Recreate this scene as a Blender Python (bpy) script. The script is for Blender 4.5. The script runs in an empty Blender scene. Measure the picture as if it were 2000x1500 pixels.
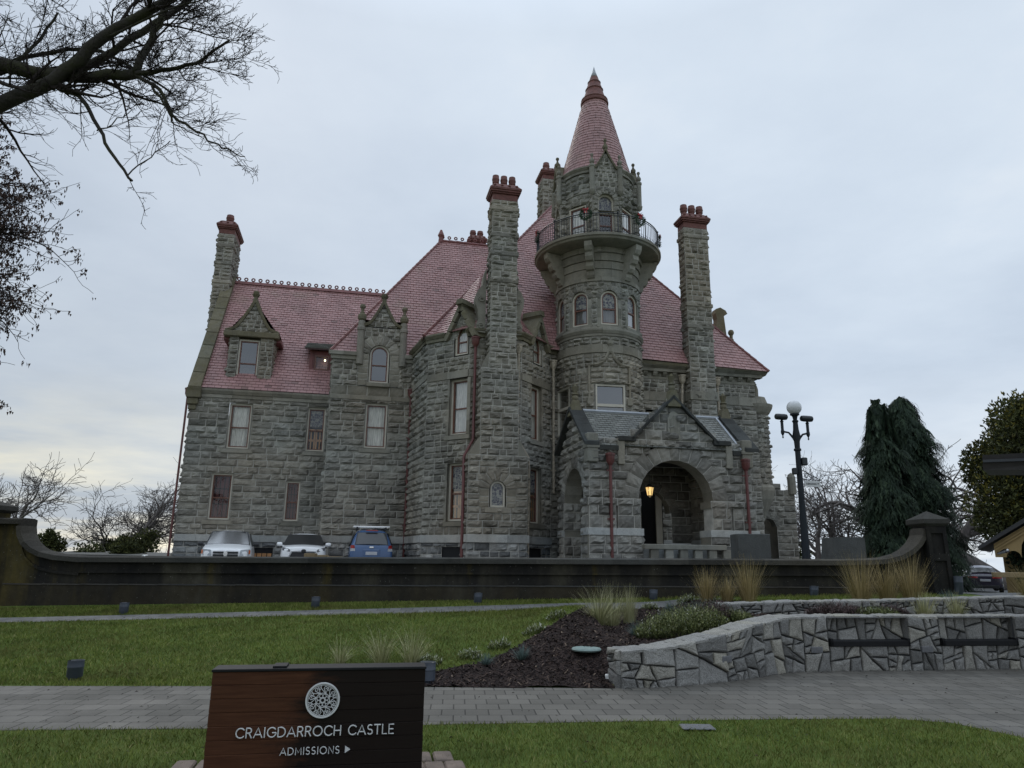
import bpy, math, random
import numpy as np
R = math.radians
PI = math.pi
scene = bpy.context.scene
# ------------------------------------------------------------------ camera
cam_d = bpy.data.cameras.new("camera"); cam = bpy.data.objects.new("camera", cam_d)
scene.collection.objects.link(cam); scene.camera = cam
cam_d.sensor_width = 36.0; cam_d.lens = 36.0*1400/2000
cam_d.clip_start = 0.1; cam_d.clip_end = 3000
from mathutils import Matrix, Vector
cam.matrix_world = (Matrix.Translation((0, 0, 1.6)) @ Matrix.Rotation(R(90+13.7), 4, 'X') @ Matrix.Rotation(R(0.75), 4, 'Z'))
# ------------------------------------------------------------------ sky and sun
SUN_EL, SUN_AZ = R(38), R(-25)       # overcast; brightest patch behind the castle, to the left
world = bpy.data.worlds.new("World"); scene.world = world; world.use_nodes = True
wn = world.node_tree; wn.nodes.clear()
def wnode(t, **kw):
    n = wn.nodes.new(t)
    for k, v in kw.items(): setattr(n, k, v)
    return n
w_out = wnode('ShaderNodeOutputWorld'); w_tc = wnode('ShaderNodeTexCoord')
w_sky = wnode('ShaderNodeTexSky', sky_type='NISHITA', sun_disc=False)
w_sky.sun_elevation = SUN_EL; w_sky.sun_rotation = SUN_AZ
w_bg1 = wnode('ShaderNodeBackground'); w_bg1.inputs[1].default_value = 0.08
wn.links.new(w_sky.outputs[0], w_bg1.inputs[0])
w_sep = wnode('ShaderNodeSeparateXYZ'); wn.links.new(w_tc.outputs['Generated'], w_sep.inputs[0])
def wmath(op, a, b=None, c=None):
    n = wnode('ShaderNodeMath', operation=op)
    for i, x in enumerate((a, b, c)):
        if x is None: continue
        if isinstance(x, (int, float)): n.inputs[i].default_value = x
        else: wn.links.new(x, n.inputs[i])
    return n.outputs[0]
# cloud layer: the direction is stretched on a flat deck so that clouds crowd towards the horizon
w_den = wmath('ADD', wmath('MAXIMUM', w_sep.outputs[2], 0.0), 0.10)
w_cx = wmath('DIVIDE', w_sep.outputs[0], w_den); w_cy = wmath('DIVIDE', w_sep.outputs[1], w_den)
w_cmb = wnode('ShaderNodeCombineXYZ'); wn.links.new(w_cx, w_cmb.inputs[0]); wn.links.new(w_cy, w_cmb.inputs[1])
def wnoise(scale, detail, rough, off):
    m = wnode('ShaderNodeMapping'); m.inputs['Location'].default_value = off
    wn.links.new(w_cmb.outputs[0], m.inputs[0])
    n = wnode('ShaderNodeTexNoise'); n.inputs['Scale'].default_value = scale
    n.inputs['Detail'].default_value = detail; n.inputs['Roughness'].default_value = rough
    wn.links.new(m.outputs[0], n.inputs['Vector']); return n.outputs[0]
def wramp(src, stops):
    r = wnode('ShaderNodeValToRGB'); el = r.color_ramp.elements
    while len(el) < len(stops): el.new(0.5)
    for e, (p, c) in zip(el, stops): e.position = p; e.color = (*c, 1)
    wn.links.new(src, r.inputs[0]); return r.outputs[0]
w_n1 = wnoise(0.55, 5, 0.5, (3.1, 1.7, 0)); w_n2 = wnoise(1.6, 8, 0.6, (7.3, 0.4, 2))
w_mixn = wmath('ADD', wmath('MULTIPLY', w_n1, 0.65), wmath('MULTIPLY', w_n2, 0.35))
w_col = wramp(w_mixn, [(0.30, (0.46, 0.54, 0.645)), (0.46, (0.56, 0.645, 0.755)), (0.60, (0.65, 0.735, 0.835)), (0.75, (0.80, 0.85, 0.90))])
# low on the horizon the deck breaks: brighter gaps, warm at the left
w_low = wmath('SUBTRACT', 1.0, wmath('MULTIPLY', wmath('ABSOLUTE', w_sep.outputs[2]), 4.2)); w_low = wmath('MAXIMUM', w_low, 0.0)
w_gap = wramp(wnoise(0.42, 6, 0.6, (1.0, 5.2, 0)), [(0.42, (0, 0, 0)), (0.62, (1, 1, 1))])
w_left = wmath('MULTIPLY_ADD', w_sep.outputs[0], -1.6, -0.05); w_left = wmath('MINIMUM', wmath('MAXIMUM', w_left, 0.0), 1.0)
w_warm = wnode('ShaderNodeMixRGB'); wn.links.new(w_left, w_warm.inputs[0])
w_warm.inputs[1].default_value = (0.86, 0.90, 0.93, 1); w_warm.inputs[2].default_value = (1.0, 0.90, 0.62, 1)
w_fac = wmath('MULTIPLY', w_low, w_gap)
w_c2 = wnode('ShaderNodeMixRGB'); wn.links.new(w_fac, w_c2.inputs[0]); wn.links.new(w_col, w_c2.inputs[1]); wn.links.new(w_warm.outputs[0], w_c2.inputs[2])
# heavier cloud bank low on the left
w_bank = wmath('MULTIPLY', wmath('MINIMUM', wmath('MAXIMUM', wmath('MULTIPLY_ADD', w_sep.outputs[0], -1.7, 0.15), 0.0), 1.0), wmath('MAXIMUM', wmath('MULTIPLY_ADD', w_sep.outputs[2], -1.5, 1.0), 0.0))
w_shade = wmath('SUBTRACT', 1.0, wmath('MULTIPLY', w_bank, wmath('MULTIPLY_ADD', w_n1, 0.55, 0.05)))
w_c3 = wnode('ShaderNodeMixRGB', blend_type='MULTIPLY'); w_c3.inputs[0].default_value = 1.0; wn.links.new(w_col, w_c3.inputs[1]); wn.links.new(w_shade, w_c3.inputs[2]); wn.links.new(w_c3.outputs[0], w_c2.inputs[1])
w_bg2 = wnode('ShaderNodeBackground'); w_bg2.inputs[1].default_value = 1.0
wn.links.new(w_c2.outputs[0], w_bg2.inputs[0])
# overcast skies are brightest overhead
w_zen = wmath('MINIMUM', wmath('MAXIMUM', wmath('MULTIPLY', wmath('SUBTRACT', w_sep.outputs[2], 0.64), 4.0), 0.0), 1.0)
wn.links.new(wmath('MULTIPLY_ADD', w_zen, 0.85, 1.0), w_bg2.inputs[1])
w_mx = wnode('ShaderNodeMixShader'); w_mx.inputs[0].default_value = 0.93
wn.links.new(w_bg1.outputs[0], w_mx.inputs[1]); wn.links.new(w_bg2.outputs[0], w_mx.inputs[2])
wn.links.new(w_mx.outputs[0], w_out.inputs[0])
sun_d = bpy.data.lights.new("sun", 'SUN'); sun_d.energy = 0.5; sun_d.angle = R(25); sun_d.color = (1.0, 0.95, 0.88)
sun = bpy.data.objects.new("sun", sun_d); scene.collection.objects.link(sun)
_sd = Vector((math.sin(SUN_AZ)*math.cos(SUN_EL), math.cos(SUN_AZ)*math.cos(SUN_EL), math.sin(SUN_EL)))
sun.rotation_euler = _sd.to_track_quat('Z', 'Y').to_euler()
scene.view_settings.view_transform = 'Standard'; scene.view_settings.look = 'None'
scene.view_settings.exposure = 0.12; scene.view_settings.gamma = 1.0
# ------------------------------------------------------------------ mesh kit
rng = random.Random(7)
def hsh(*a):
    return (math.sin(sum(x*k for x, k in zip(a, (12.9898, 78.233, 37.719, 9.151))))*43758.5453) % 1.0
class MB:
    def __init__(self): self.V = []; self.F = []; self.T = []; self.M = []
    def add(self, vs, fs, tone=0.5, m=0):
        o = len(self.V); self.V.extend(vs)
        for f in fs: self.F.append(tuple(i+o for i in f)); self.T.append(tone); self.M.append(m)
    def hexa(self, p, tone=0.5, m=0):        # p: 4 bottom + 4 top points
        self.add(p, [(3,2,1,0),(4,5,6,7),(0,1,5,4),(1,2,6,5),(2,3,7,6),(3,0,4,7)], tone, m)
    def box(self, a, b, tone=0.5, m=0):
        (x0,y0,z0),(x1,y1,z1) = a, b
        self.hexa([(x0,y0,z0),(x1,y0,z0),(x1,y1,z0),(x0,y1,z0),(x0,y0,z1),(x1,y0,z1),(x1,y1,z1),(x0,y1,z1)], tone, m)
    def bbox(self, a, b, r=0.02, tone=0.5, m=0):   # box with chamfered edges (in x, y and on top)
        (x0,y0,z0),(x1,y1,z1) = a, b
        rings = []
        for z, i in ((z0, r), (z0+r, 0), (z1-r, 0), (z1, r)):
            q = r
            rings.append([(x0+i+q,y0+i,z),(x1-i-q,y0+i,z),(x1-i,y0+i+q,z),(x1-i,y1-i-q,z),(x1-i-q,y1-i,z),(x0+i+q,y1-i,z),(x0+i,y1-i-q,z),(x0+i,y0+i+q,z)])
        self.rings(rings, True, True, tone, m)
    def rings(self, rs, cap0=False, cap1=False, tone=0.5, m=0, closed=True):
        n = len(rs[0]); vs = [p for r in rs for p in r]; fs = []
        for k in range(len(rs)-1):
            for i in range(n if closed else n-1):
                j = (i+1) % n; fs.append((k*n+i, k*n+j, (k+1)*n+j, (k+1)*n+i))
        if cap0: fs.append(tuple(range(n-1, -1, -1)))
        if cap1: fs.append(tuple((len(rs)-1)*n+i for i in range(n)))
        self.add(vs, fs, tone, m)
    def tube(self, pts, rad, n=6, cap=True, tone=0.5, m=0, flat=None):
        P = [Vector(p) for p in pts]
        if not hasattr(rad, '__len__'): rad = [rad]*len(P)
        rs = []; up = None
        for i, p in enumerate(P):
            d = (P[min(i+1, len(P)-1)] - P[max(i-1, 0)])
            if d.length < 1e-9: d = Vector((0,0,1))
            d.normalize()
            if up is None:
                up = Vector((0,0,1)) if abs(d.z) < 0.9 else Vector((1,0,0))
            a = d.cross(up)
            if a.length < 1e-5: a = d.orthogonal()
            a.normalize(); b = a.cross(d); up = b
            rs.append([tuple(p + a*(math.cos(2*PI*k/n)*rad[i]) + b*(math.sin(2*PI*k/n)*rad[i])) for k in range(n)])
        self.rings(rs, cap, cap, tone, m)
    def lathe(self, prof, c=(0,0), n=24, a0=0.0, a1=2*PI, tone=0.5, m=0, cap=True):
        full = abs(a1-a0-2*PI) < 1e-6; k = n if full else n+1
        rs = [[(c[0]+r*math.cos(a0+(a1-a0)*i/n), c[1]+r*math.sin(a0+(a1-a0)*i/n), z) for i in range(k)] for r, z in prof]
        self.rings(rs, cap and full, cap and full, tone, m, closed=full)
    def sphere(self, c, r, n=12, sz=1.0, tone=0.5, m=0):
        self.lathe([(max(r*math.sin(PI*i/n), 1e-4), c[2]-r*sz*math.cos(PI*i/n)) for i in range(n+1)], c, n*2, tone=tone, m=m, cap=False)
    def prism(self, poly, f0, f1, tone=0.5, m=0):      # polygon extruded between two maps
        a = [f0(*p) for p in poly]; b = [f1(*p) for p in poly]; n = len(a)
        self.add(a+b, [tuple(range(n)), tuple(range(2*n-1, n-1, -1))]+[(i, i+n, (i+1)%n+n, (i+1)%n) for i in range(n)], tone, m)
    def build(self, name, mats, parent=None, smooth=False, loc=None):
        me = bpy.data.meshes.new(name)
        me.from_pydata([tuple(v) for v in self.V], [], self.F)
        if not isinstance(mats, (list, tuple)): mats = [mats]
        for x in mats: me.materials.append(x)
        n = len(me.polygons)
        if n:
            at = me.attributes.new('tone', 'FLOAT', 'FACE'); at.data.foreach_set('value', np.array(self.T, dtype=np.float32))
            me.polygons.foreach_set('material_index', np.array(self.M, dtype=np.int32))
            me.polygons.foreach_set('use_smooth', np.full(n, bool(smooth)))
        me.update()
        if smooth == 'auto':
            me.polygons.foreach_set('use_smooth', np.ones(n, bool))
            try: me.set_sharp_from_angle(angle=R(38))
            except Exception: pass
        o = bpy.data.objects.new(name, me); scene.collection.objects.link(o)
        if parent: o.parent = parent
        if loc: o.location = loc
        return o
def thing(name, label, cat, loc=(0,0,0), rz=0.0, group=None):
    o = bpy.data.objects.new(name, None); scene.collection.objects.link(o)
    o.empty_display_size = 0.3; o.location = loc; o.rotation_euler = (0, 0, rz)
    o['label'] = label; o['category'] = cat
    if group: o['group'] = group
    return o
def tag(o, label=None, cat=None, group=None, kind=None):
    for k, v in (('label', label), ('category', cat), ('group', group), ('kind', kind)):
        if v: o[k] = v
    return o
def copy_tree(o, parent=None):
    c = o.copy(); scene.collection.objects.link(c)
    if parent: c.parent = parent
    for ch in list(o.children): copy_tree(ch, c)
    return c
# ------------------------------------------------------------------ materials
class NT:
    def __init__(self, name):
        self.m = bpy.data.materials.new(name); self.m.use_nodes = True
        self.t = self.m.node_tree; self.b = self.t.nodes['Principled BSDF']; self.o = self.t.nodes['Material Output']
        self.co = self.n('ShaderNodeTexCoord').outputs['Object']
        g = self.n('ShaderNodeNewGeometry'); self.pos = g.outputs['Position']
    def n(self, t, **kw):
        x = self.t.nodes.new(t)
        for k, v in kw.items(): setattr(x, k, v)
        return x
    def l(self, a, b): self.t.links.new(a, b)
    def put(self, sock, x):
        if isinstance(x, (int, float)): sock.default_value = x
        elif isinstance(x, tuple): sock.default_value = (*x, 1) if len(x) == 3 and sock.type == 'RGBA' else x
        else: self.l(x, sock)
    def noise(self, scale, detail=4, rough=0.55, vec=None, stretch=None, dist=0.0):
        v = vec or self.co
        if stretch:
            mp = self.n('ShaderNodeMapping'); mp.inputs['Scale'].default_value = stretch; self.l(v, mp.inputs[0]); v = mp.outputs[0]
        x = self.n('ShaderNodeTexNoise'); self.l(v, x.inputs['Vector'])
        x.inputs['Scale'].default_value = scale; x.inputs['Detail'].default_value = detail
        x.inputs['Roughness'].default_value = rough; x.inputs['Distortion'].default_value = dist
        return x.outputs[0]
    def ramp(self, src, stops, interp='LINEAR'):
        r = self.n('ShaderNodeValToRGB'); r.color_ramp.interpolation = interp; el = r.color_ramp.elements
        while len(el) < len(stops): el.new(0.5)
        for e, (p, c) in zip(el, stops):
            e.position = p; e.color = (*c, 1) if isinstance(c, tuple) else (c, c, c, 1)
        self.l(src, r.inputs[0]); return r.outputs[0]
    def mix(self, f, a, b, mode='MIX'):
        x = self.n('ShaderNodeMixRGB', blend_type=mode)
        self.put(x.inputs[0], f); self.put(x.inputs[1], a); self.put(x.inputs[2], b); return x.outputs[0]
    def math(self, op, a, b=0.0):
        x = self.n('ShaderNodeMath', operation=op); self.put(x.inputs[0], a); self.put(x.inputs[1], b); return x.outputs[0]
    def attr(self, name='tone'):
        x = self.n('ShaderNodeAttribute', attribute_name=name); return x.outputs['Fac']
    def bump(self, h, dist=0.02, strength=1.0):
        x = self.n('ShaderNodeBump'); x.inputs['Strength'].default_value = strength; x.inputs['Distance'].default_value = dist
        self.l(h, x.inputs['Height']); self.l(x.outputs[0], self.b.inputs['Normal'])
    def col(self, c): self.put(self.b.inputs['Base Color'], c)
    def set(self, rough=None, metal=None, spec=None, coat=None, trans=None):
        for k, v in (('Roughness', rough), ('Metallic', metal), ('Specular IOR Level', spec), ('Coat Weight', coat), ('Transmission Weight', trans)):
            if v is not None: self.put(self.b.inputs[k], v)
def simple(name, c, rough=0.6, var=0.15, scale=6.0, metal=0.0, bump=0.0, spec=0.5, coat=0.0):
    t = NT(name); f = t.noise(scale, 5, 0.6)
    lo = tuple(x*(1-var) for x in c); hi = tuple(min(1, x*(1+var)) for x in c)
    t.col(t.ramp(f, [(0.3, lo), (0.7, hi)])); t.set(rough=rough, metal=metal, spec=spec, coat=coat)
    if bump: t.bump(t.noise(scale*6, 6, 0.6), bump)
    return t.m
def stone_mat(name, ramp, dark=0.5, fine=28, moss=0.0):
    t = NT(name); tone = t.attr()
    c = t.ramp(tone, ramp)
    c = t.mix(0.55, c, t.ramp(t.noise(fine, 8, 0.7), [(0.25, 0.45), (0.5, 0.9), (0.78, 1.25)]), 'MULTIPLY')
    c = t.mix(0.6, c, t.ramp(t.noise(1.1, 6, 0.65, stretch=(1, 1, 0.35)), [(0.28, dark), (0.52, 1.0)]), 'MULTIPLY')   # rain soot, in streaks
    c = t.mix(1.0, c, t.ramp(t.noise(.22, 3, .5), [(.35, (.90, .97, 1.02)), (.65, (1.06, 1.0, .92))]), 'MULTIPLY')
    c = t.mix(.55, c, t.ramp(t.noise(2.6, 7, .7), [(.3, .55), (.5, 1.0), (.72, 1.2)]), 'MULTIPLY')
    if moss: c = t.mix(t.ramp(t.noise(3.0, 6, 0.7), [(0.45, 0.0), (0.7, moss)]), c, (0.12, 0.106, 0.048))
    t.col(c); t.set(rough=0.95, spec=0.12)
    h = t.mix(0.4, t.noise(9, 8, 0.7), t.noise(45, 5, 0.6)); t.bump(h, 0.035, 0.9)
    return t.m
M = {}
ST = [(0.0, (0.165, 0.155, 0.133)), (0.12, (0.228, 0.211, 0.182)), (0.5, (0.272, 0.252, 0.216)), (0.85, (0.315, 0.293, 0.252)), (1.0, (0.39, 0.366, 0.318))]
M['stone'] = stone_mat('sandstone_rockface', ST, 0.5)
M['dressed'] = stone_mat('sandstone_dressed', [(0.0, (0.22, 0.203, 0.168)), (0.5, (0.28, 0.259, 0.216)), (1.0, (0.34, 0.316, 0.27))], 0.55, 40)
M['granite_base'] = stone_mat('basement_granite', [(0.0, (0.13, 0.135, 0.14)), (0.5, (0.25, 0.255, 0.255)), (1.0, (0.42, 0.42, 0.41))], 0.6)
M['band_pale'] = stone_mat('pale_band_stone', [(0.0, (0.34, 0.34, 0.33)), (1.0, (0.50, 0.50, 0.48))], 0.7, 30)
M['porch_stone'] = stone_mat('porch_sandstone', [(0.0, (0.17, 0.16, 0.144)), (0.5, (0.25, 0.235, 0.21)), (1.0, (0.34, 0.322, 0.288))], 0.45)
M['mossy'] = stone_mat('weathered_coping', [(0.0, (0.15, 0.135, 0.095)), (1.0, (0.24, 0.215, 0.16))], 0.55, 25, moss=0.6)
M['dark_coping'] = stone_mat('blackened_coping', [(0.0, (0.055, 0.055, 0.052)), (1.0, (0.085, 0.085, 0.08))], 0.5, 20)
M['mortar'] = simple('lime_mortar', (0.50, 0.48, 0.43), 0.95, 0.3, 3)
def tile_mat(name, ramp, rough=0.5):
    t = NT(name); c = t.ramp(t.attr(), ramp); c = t.mix(.7, c, t.ramp(t.noise(.9, 7, .7, stretch=(1, 1, .5)), [(.3, .62), (.5, 1.0), (.7, 1.15)]), 'MULTIPLY')
    c = t.mix(0.5, c, t.ramp(t.noise(14, 6, 0.65), [(0.3, 0.72), (0.7, 1.2)]), 'MULTIPLY')
    c = t.mix(t.ramp(t.noise(0.6, 5, 0.6), [(0.55, 0.0), (0.75, 0.35)]), c, (0.20, 0.175, 0.11))
    t.col(c); t.set(rough=rough, spec=0.5); t.bump(t.noise(30, 4, 0.6), 0.01, 0.5); return t.m
M['tile'] = tile_mat('red_slate_tile', [(0.0, (0.17, 0.088, 0.08)), (0.2, (0.25, 0.13, 0.12)), (0.5, (0.325, 0.172, 0.163)), (0.8, (0.37, 0.202, 0.192)), (1.0, (0.41, 0.24, 0.23))], 0.5)
M['slate'] = tile_mat('grey_slate_tile', [(0.0, (0.085, 0.09, 0.08)), (0.5, (0.155, 0.158, 0.142)), (1.0, (0.25, 0.25, 0.225))], 0.5)
M['tile_gap'] = simple('dark_tile_lath', (0.05, 0.028, 0.026), 0.9)  # dark underlay, seen as joints between the tiles
M['terracotta'] = simple('terracotta_red', (0.135, 0.050, 0.040), 0.7, 0.3, 5, bump=0.01)
M['ridge'] = simple('ridge_tile_red', (0.17, 0.06, 0.055), 0.6, 0.25, 4)
M['red_pipe'] = simple('painted_iron_red', (0.115, 0.034, 0.030), 0.45, 0.2, 4)
M['old_pipe'] = simple('peeling_cream_pipe', (0.34, 0.29, 0.22), 0.6, 0.5, 9)
M['lead'] = simple('lead_flashing', (0.34, 0.36, 0.39), 0.45, 0.15, 3)
M['cream'] = simple('cream_paint', (0.52, 0.48, 0.40), 0.45, 0.08, 3)
M['sash'] = simple('varnished_sash', (0.13, 0.05, 0.03), 0.4, 0.2, 4)
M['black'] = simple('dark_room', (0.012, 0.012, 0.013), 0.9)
M['iron'] = simple('black_iron', (0.018, 0.021, 0.025), 0.45, 0.2, 5)
M['lampgreen'] = simple('lamp_post_paint', (0.012, 0.016, 0.021), 0.5, 0.15, 5, spec=.25)
M['wood_panel'] = simple('lamplit_oak_tone', (0.50, 0.25, 0.10), 0.5, 0.25, 4)  # oak brightened so its colour stands for lamplight in the rooms
M['red_blind'] = simple('dark_red_blind', (0.085, 0.018, 0.018), 0.7, 0.2, 3)
def glass_mat(name, tint=(0.9, 0.95, 1.0), refl=0.16):
    t = NT(name); t.t.nodes.remove(t.b)
    tr = t.n('ShaderNodeBsdfTransparent'); tr.inputs[0].default_value = (*tint, 1)
    gl = t.n('ShaderNodeBsdfGlossy'); gl.inputs['Roughness'].default_value = 0.03
    bp = t.n('ShaderNodeBump'); bp.inputs['Strength'].default_value = 0.15; bp.inputs['Distance'].default_value = 0.01
    t.l(t.noise(1.5, 2, 0.5), bp.inputs['Height']); t.l(bp.outputs[0], gl.inputs['Normal'])
    lw = t.n('ShaderNodeLayerWeight'); lw.inputs[0].default_value = 0.3
    mx = t.n('ShaderNodeMixShader'); t.l(t.math('ADD', lw.outputs[1], refl), mx.inputs[0])
    t.l(tr.outputs[0], mx.inputs[1]); t.l(gl.outputs[0], mx.inputs[2]); t.l(mx.outputs[0], t.o.inputs[0]); return t.m
M['glass'] = glass_mat('old_window_glass', (0.93, 0.93, 0.90), 0.05)
M['glass_mirror'] = glass_mat('sky_window_glass', (0.35, 0.38, 0.42), 0.18)
def car_glass(name, refl):
    t = NT(name); t.col((.012, .013, .014)); gl = t.n('ShaderNodeBsdfGlossy'); gl.inputs['Roughness'].default_value = .04 if refl < .2 else .18; lw = t.n('ShaderNodeLayerWeight'); lw.inputs[0].default_value = .25; mx = t.n('ShaderNodeMixShader')
    t.l(t.math('ADD', t.math('MULTIPLY', lw.outputs[1], .32), refl), mx.inputs[0]); t.l(t.b.outputs[0], mx.inputs[1]); t.l(gl.outputs[0], mx.inputs[2]); t.l(mx.outputs[0], t.o.inputs[0]); return t.m
M['car_glass'] = car_glass('car_window_glass', .02); M['van_glass'] = car_glass('van_windscreen_glass', .30)
def curtain_mat():
    t = NT('net_curtain'); t.col(t.ramp(t.noise(5, 4, 0.5, stretch=(6, 6, 0.6)), [(0.3, (0.50, 0.49, 0.46)), (0.7, (0.90, 0.88, 0.84))])); t.set(rough=0.9); return t.m
M['curtain'] = curtain_mat()
def stained_mat():
    t = NT('leaded_stained_glass')
    v = t.n('ShaderNodeTexVoronoi', feature='DISTANCE_TO_EDGE'); v.inputs['Scale'].default_value = 9; t.l(t.co, v.inputs['Vector'])
    cc = t.n('ShaderNodeTexVoronoi'); cc.inputs['Scale'].default_value = 9; t.l(t.co, cc.inputs['Vector'])
    base = t.ramp(cc.outputs['Color'], [(0.2, (0.035, 0.035, 0.055)), (0.5, (0.07, 0.075, 0.09)), (0.8, (0.22, 0.22, 0.19))])
    t.col(t.mix(t.ramp(v.outputs[0], [(0.02, 1.0), (0.06, 0.0)]), base, (0.3, 0.29, 0.25))); t.set(rough=0.2, spec=0.6); return t.m
M['stained'] = stained_mat()
def emit_mat(name, c, s):
    t = NT(name); t.put(t.b.inputs['Emission Color'], c); t.b.inputs['Emission Strength'].default_value = s; t.col(c); return t.m
M['lamp_warm'] = emit_mat('lit_lamp_warm', (1.0, 0.66, 0.24), 0.9)
M['bulb'] = emit_mat('lit_bulb', (1.0, 0.86, 0.6), 6.0)
# ------------------------------------------------------------------ masonry kit (castle local frame: s along the front, t inwards, z up)
CHK = .66
class Fr:                                   # straight wall face from p0 to p1, outward normal on the right-hand side
    def __init__(self, p0, p1):
        self.o = p0; dx, dy = p1[0]-p0[0], p1[1]-p0[1]; self.L = math.hypot(dx, dy)
        self.d = (dx/self.L, dy/self.L); self.nr = (self.d[1], -self.d[0])
    def P(self, u, h, z): return (self.o[0]+self.d[0]*u+self.nr[0]*h, self.o[1]+self.d[1]*u+self.nr[1]*h, z)
class Cyl:                                  # round wall; u is arc length from angle a0
    def __init__(self, c, r, a0, a1): self.c = c; self.r = r; self.a0 = a0; self.L = (a1-a0)*r
    def P(self, u, h, z):
        a = self.a0+u/self.r; return (self.c[0]+(self.r+h)*math.cos(a), self.c[1]+(self.r+h)*math.sin(a), z)
def rock_patch(mb, P, ua, ub, za, zb, amp, rg, cell=0.095, m=0, tone=None, smooth_face=False):
    """one rock-faced stone: a bulging, chipped patch"""
    w, hh = ub-ua, zb-za
    nx = max(2, min(16, int(w/cell))); nz = max(4, min(6, int(hh/cell)))
    tone = rg.random() if tone is None else tone
    tl, tz = rg.uniform(-0.5, 0.5), rg.uniform(0.2, 0.42)      # tilt, height of the crest
    a = amp*rg.uniform(0.55, 1.2); k1, k2 = rg.uniform(0, 6), rg.uniform(0, 6)
    vs = []
    for j in range(nz+1):
        v = j/nz
        for i in range(nx+1):
            x = i/nx
            e = min(1.0, min(x, 1-x)*w/0.07, min(v, 1-v)*hh/0.06)
            if e <= 0: h = 0.004
            else:
                crest = (v/tz)**0.7 if v < tz else 1-0.55*((v-tz)/(1-tz))
                h = a*(0.25+0.9*crest)*(0.8+0.35*math.sin(k1+x*w*5)+0.25*math.sin(k2+x*w*11+v*3)) + a*tl*(x-0.5)*0.7 + a*rg.uniform(-0.28, 0.28)
                h = max(0.006, h)
            du = 0 if i in (0, nx) else rg.uniform(-0.2, 0.2)*w/nx
            dz = 0 if j in (0, nz) else rg.uniform(-0.22, 0.22)*hh/nz
            vs.append(P(ua+x*w+du, h, za+v*hh+dz))
    q = nx+1
    mb.add(vs, [(j*q+i, j*q+i+1, (j+1)*q+i+1, (j+1)*q+i) for j in range(nz) for i in range(nx)], tone, m)
def ashlar(mb, fr, z0, z1, span=None, holes=(), arches=(), ch=0.43, amp=0.055, Ls=(0.5, 1.25), seed=1, m=0, mm=1, cuts=(), dcut=None):
    """coursed rock-faced ashlar. holes: (u0,u1,z0,z1). arches: (uc,zspring,r,zbottom)"""
    rg = random.Random(seed); span = span or (lambda z: [(0.0, fr.L)]); ch = ch*(CHK if m != 2 else .85); amp = amp*1.75; Ls = (Ls[0]*.85, Ls[1]*.85)
    cs = sorted({z0, z1, *[h[2] for h in holes if z0 < h[2] < z1], *[h[3] for h in holes if z0 < h[3] < z1], *[c for c in cuts if z0 < c < z1]})
    cc = [cs[0]]
    for c in cs[1:]:
        if c-cc[-1] < 0.12 and c != z1: continue
        cc.append(c)
    if len(cc) > 2 and cc[-1]-cc[-2] < 0.12: cc.pop(-2)
    zs = []
    for a, b in zip(cc[:-1], cc[1:]):
        n = max(1, round((b-a)/ch)); w = [rg.uniform(0.82, 1.18) for _ in range(n)]; t = sum(w); z = a
        for x in w: zs.append((z, z+(b-a)*x/t)); z += (b-a)*x/t
    g = 0.013
    for za, zb in zs:
        zm = (za+zb)/2
        iv = [list(x) for x in span(zm)]
        cut = []
        for (u0, u1, h0, h1) in holes:
            if min(zb, h1)-max(za, h0) > 0.35*(zb-za): cut.append((u0, u1))
        for (uc, zs_, r, zb_) in arches:
            if zm > zb_ and zm < zs_: cut.append((uc-r, uc+r))
            elif zs_ <= zm < zs_+r: w = math.sqrt(r*r-(zm-zs_)**2); cut.append((uc-w, uc+w))
        for c0, c1 in cut:
            nv = []
            for a, b in iv:
                if c1 <= a or c0 >= b: nv.append([a, b]); continue
                if c0 > a: nv.append([a, c0])
                if c1 < b: nv.append([c1, b])
            iv = nv
        for a, b in iv:
            if b-a < 0.04: continue
            nseg = max(1, int((b-a)/0.4))
            for k in range(nseg):
                x0, x1 = a+(b-a)*k/nseg, a+(b-a)*(k+1)/nseg
                mb.add([fr.P(x0, -.006, za), fr.P(x1, -.006, za), fr.P(x1, -.006, zb), fr.P(x0, -.006, zb)], [(0,1,2,3)], rg.random(), mm)
            u = a
            while u < b-1e-4:
                l = rg.uniform(*Ls)*(1 if zb-za > 0.3 else 0.9)
                if b-(u+l) < Ls[0]*0.55: l = b-u
                if l > Ls[1]*1.25: l = l/2
                rock_patch(mb, fr.P, u+g, min(u+l, b)-g, za+g, zb-g, amp, rg, m=m); u += l
def band(mb, fr, z0, z1, h=0.06, u0=0.0, u1=None, seg=0.9, seed=3, m=0, back=0.05, mould=False, top_slope=0.0):
    """dressed string course, block by block"""
    rg = random.Random(seed); u1 = fr.L if u1 is None else u1
    n = max(1, round((u1-u0)/seg)); curved = isinstance(fr, Cyl); sub = 6 if curved else 1
    for k in range(n):
        a, b = u0+(u1-u0)*k/n+0.004, u0+(u1-u0)*(k+1)/n-0.004; tn = rg.random()
        pr = [(z0, h*0.55), (z0+(z1-z0)*0.35, h*0.8), (z0+(z1-z0)*0.6, h), (z1-0.01, h)] if mould else [(z0, h), (z1-0.012, h)]
        for q in range(sub):
            x0, x1 = a+(b-a)*q/sub, a+(b-a)*(q+1)/sub
            r0 = [fr.P(x0, -back, z0)]+[fr.P(x0, hh, z) for z, hh in pr]+[fr.P(x0, h-top_slope-0.012, z1), fr.P(x0, -back, z1)]
            r1 = [fr.P(x1, -back, z0)]+[fr.P(x1, hh, z) for z, hh in pr]+[fr.P(x1, h-top_slope-0.012, z1), fr.P(x1, -back, z1)]
            mb.rings([r0, r1], q == 0, q == sub-1, tn, m)
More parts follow.
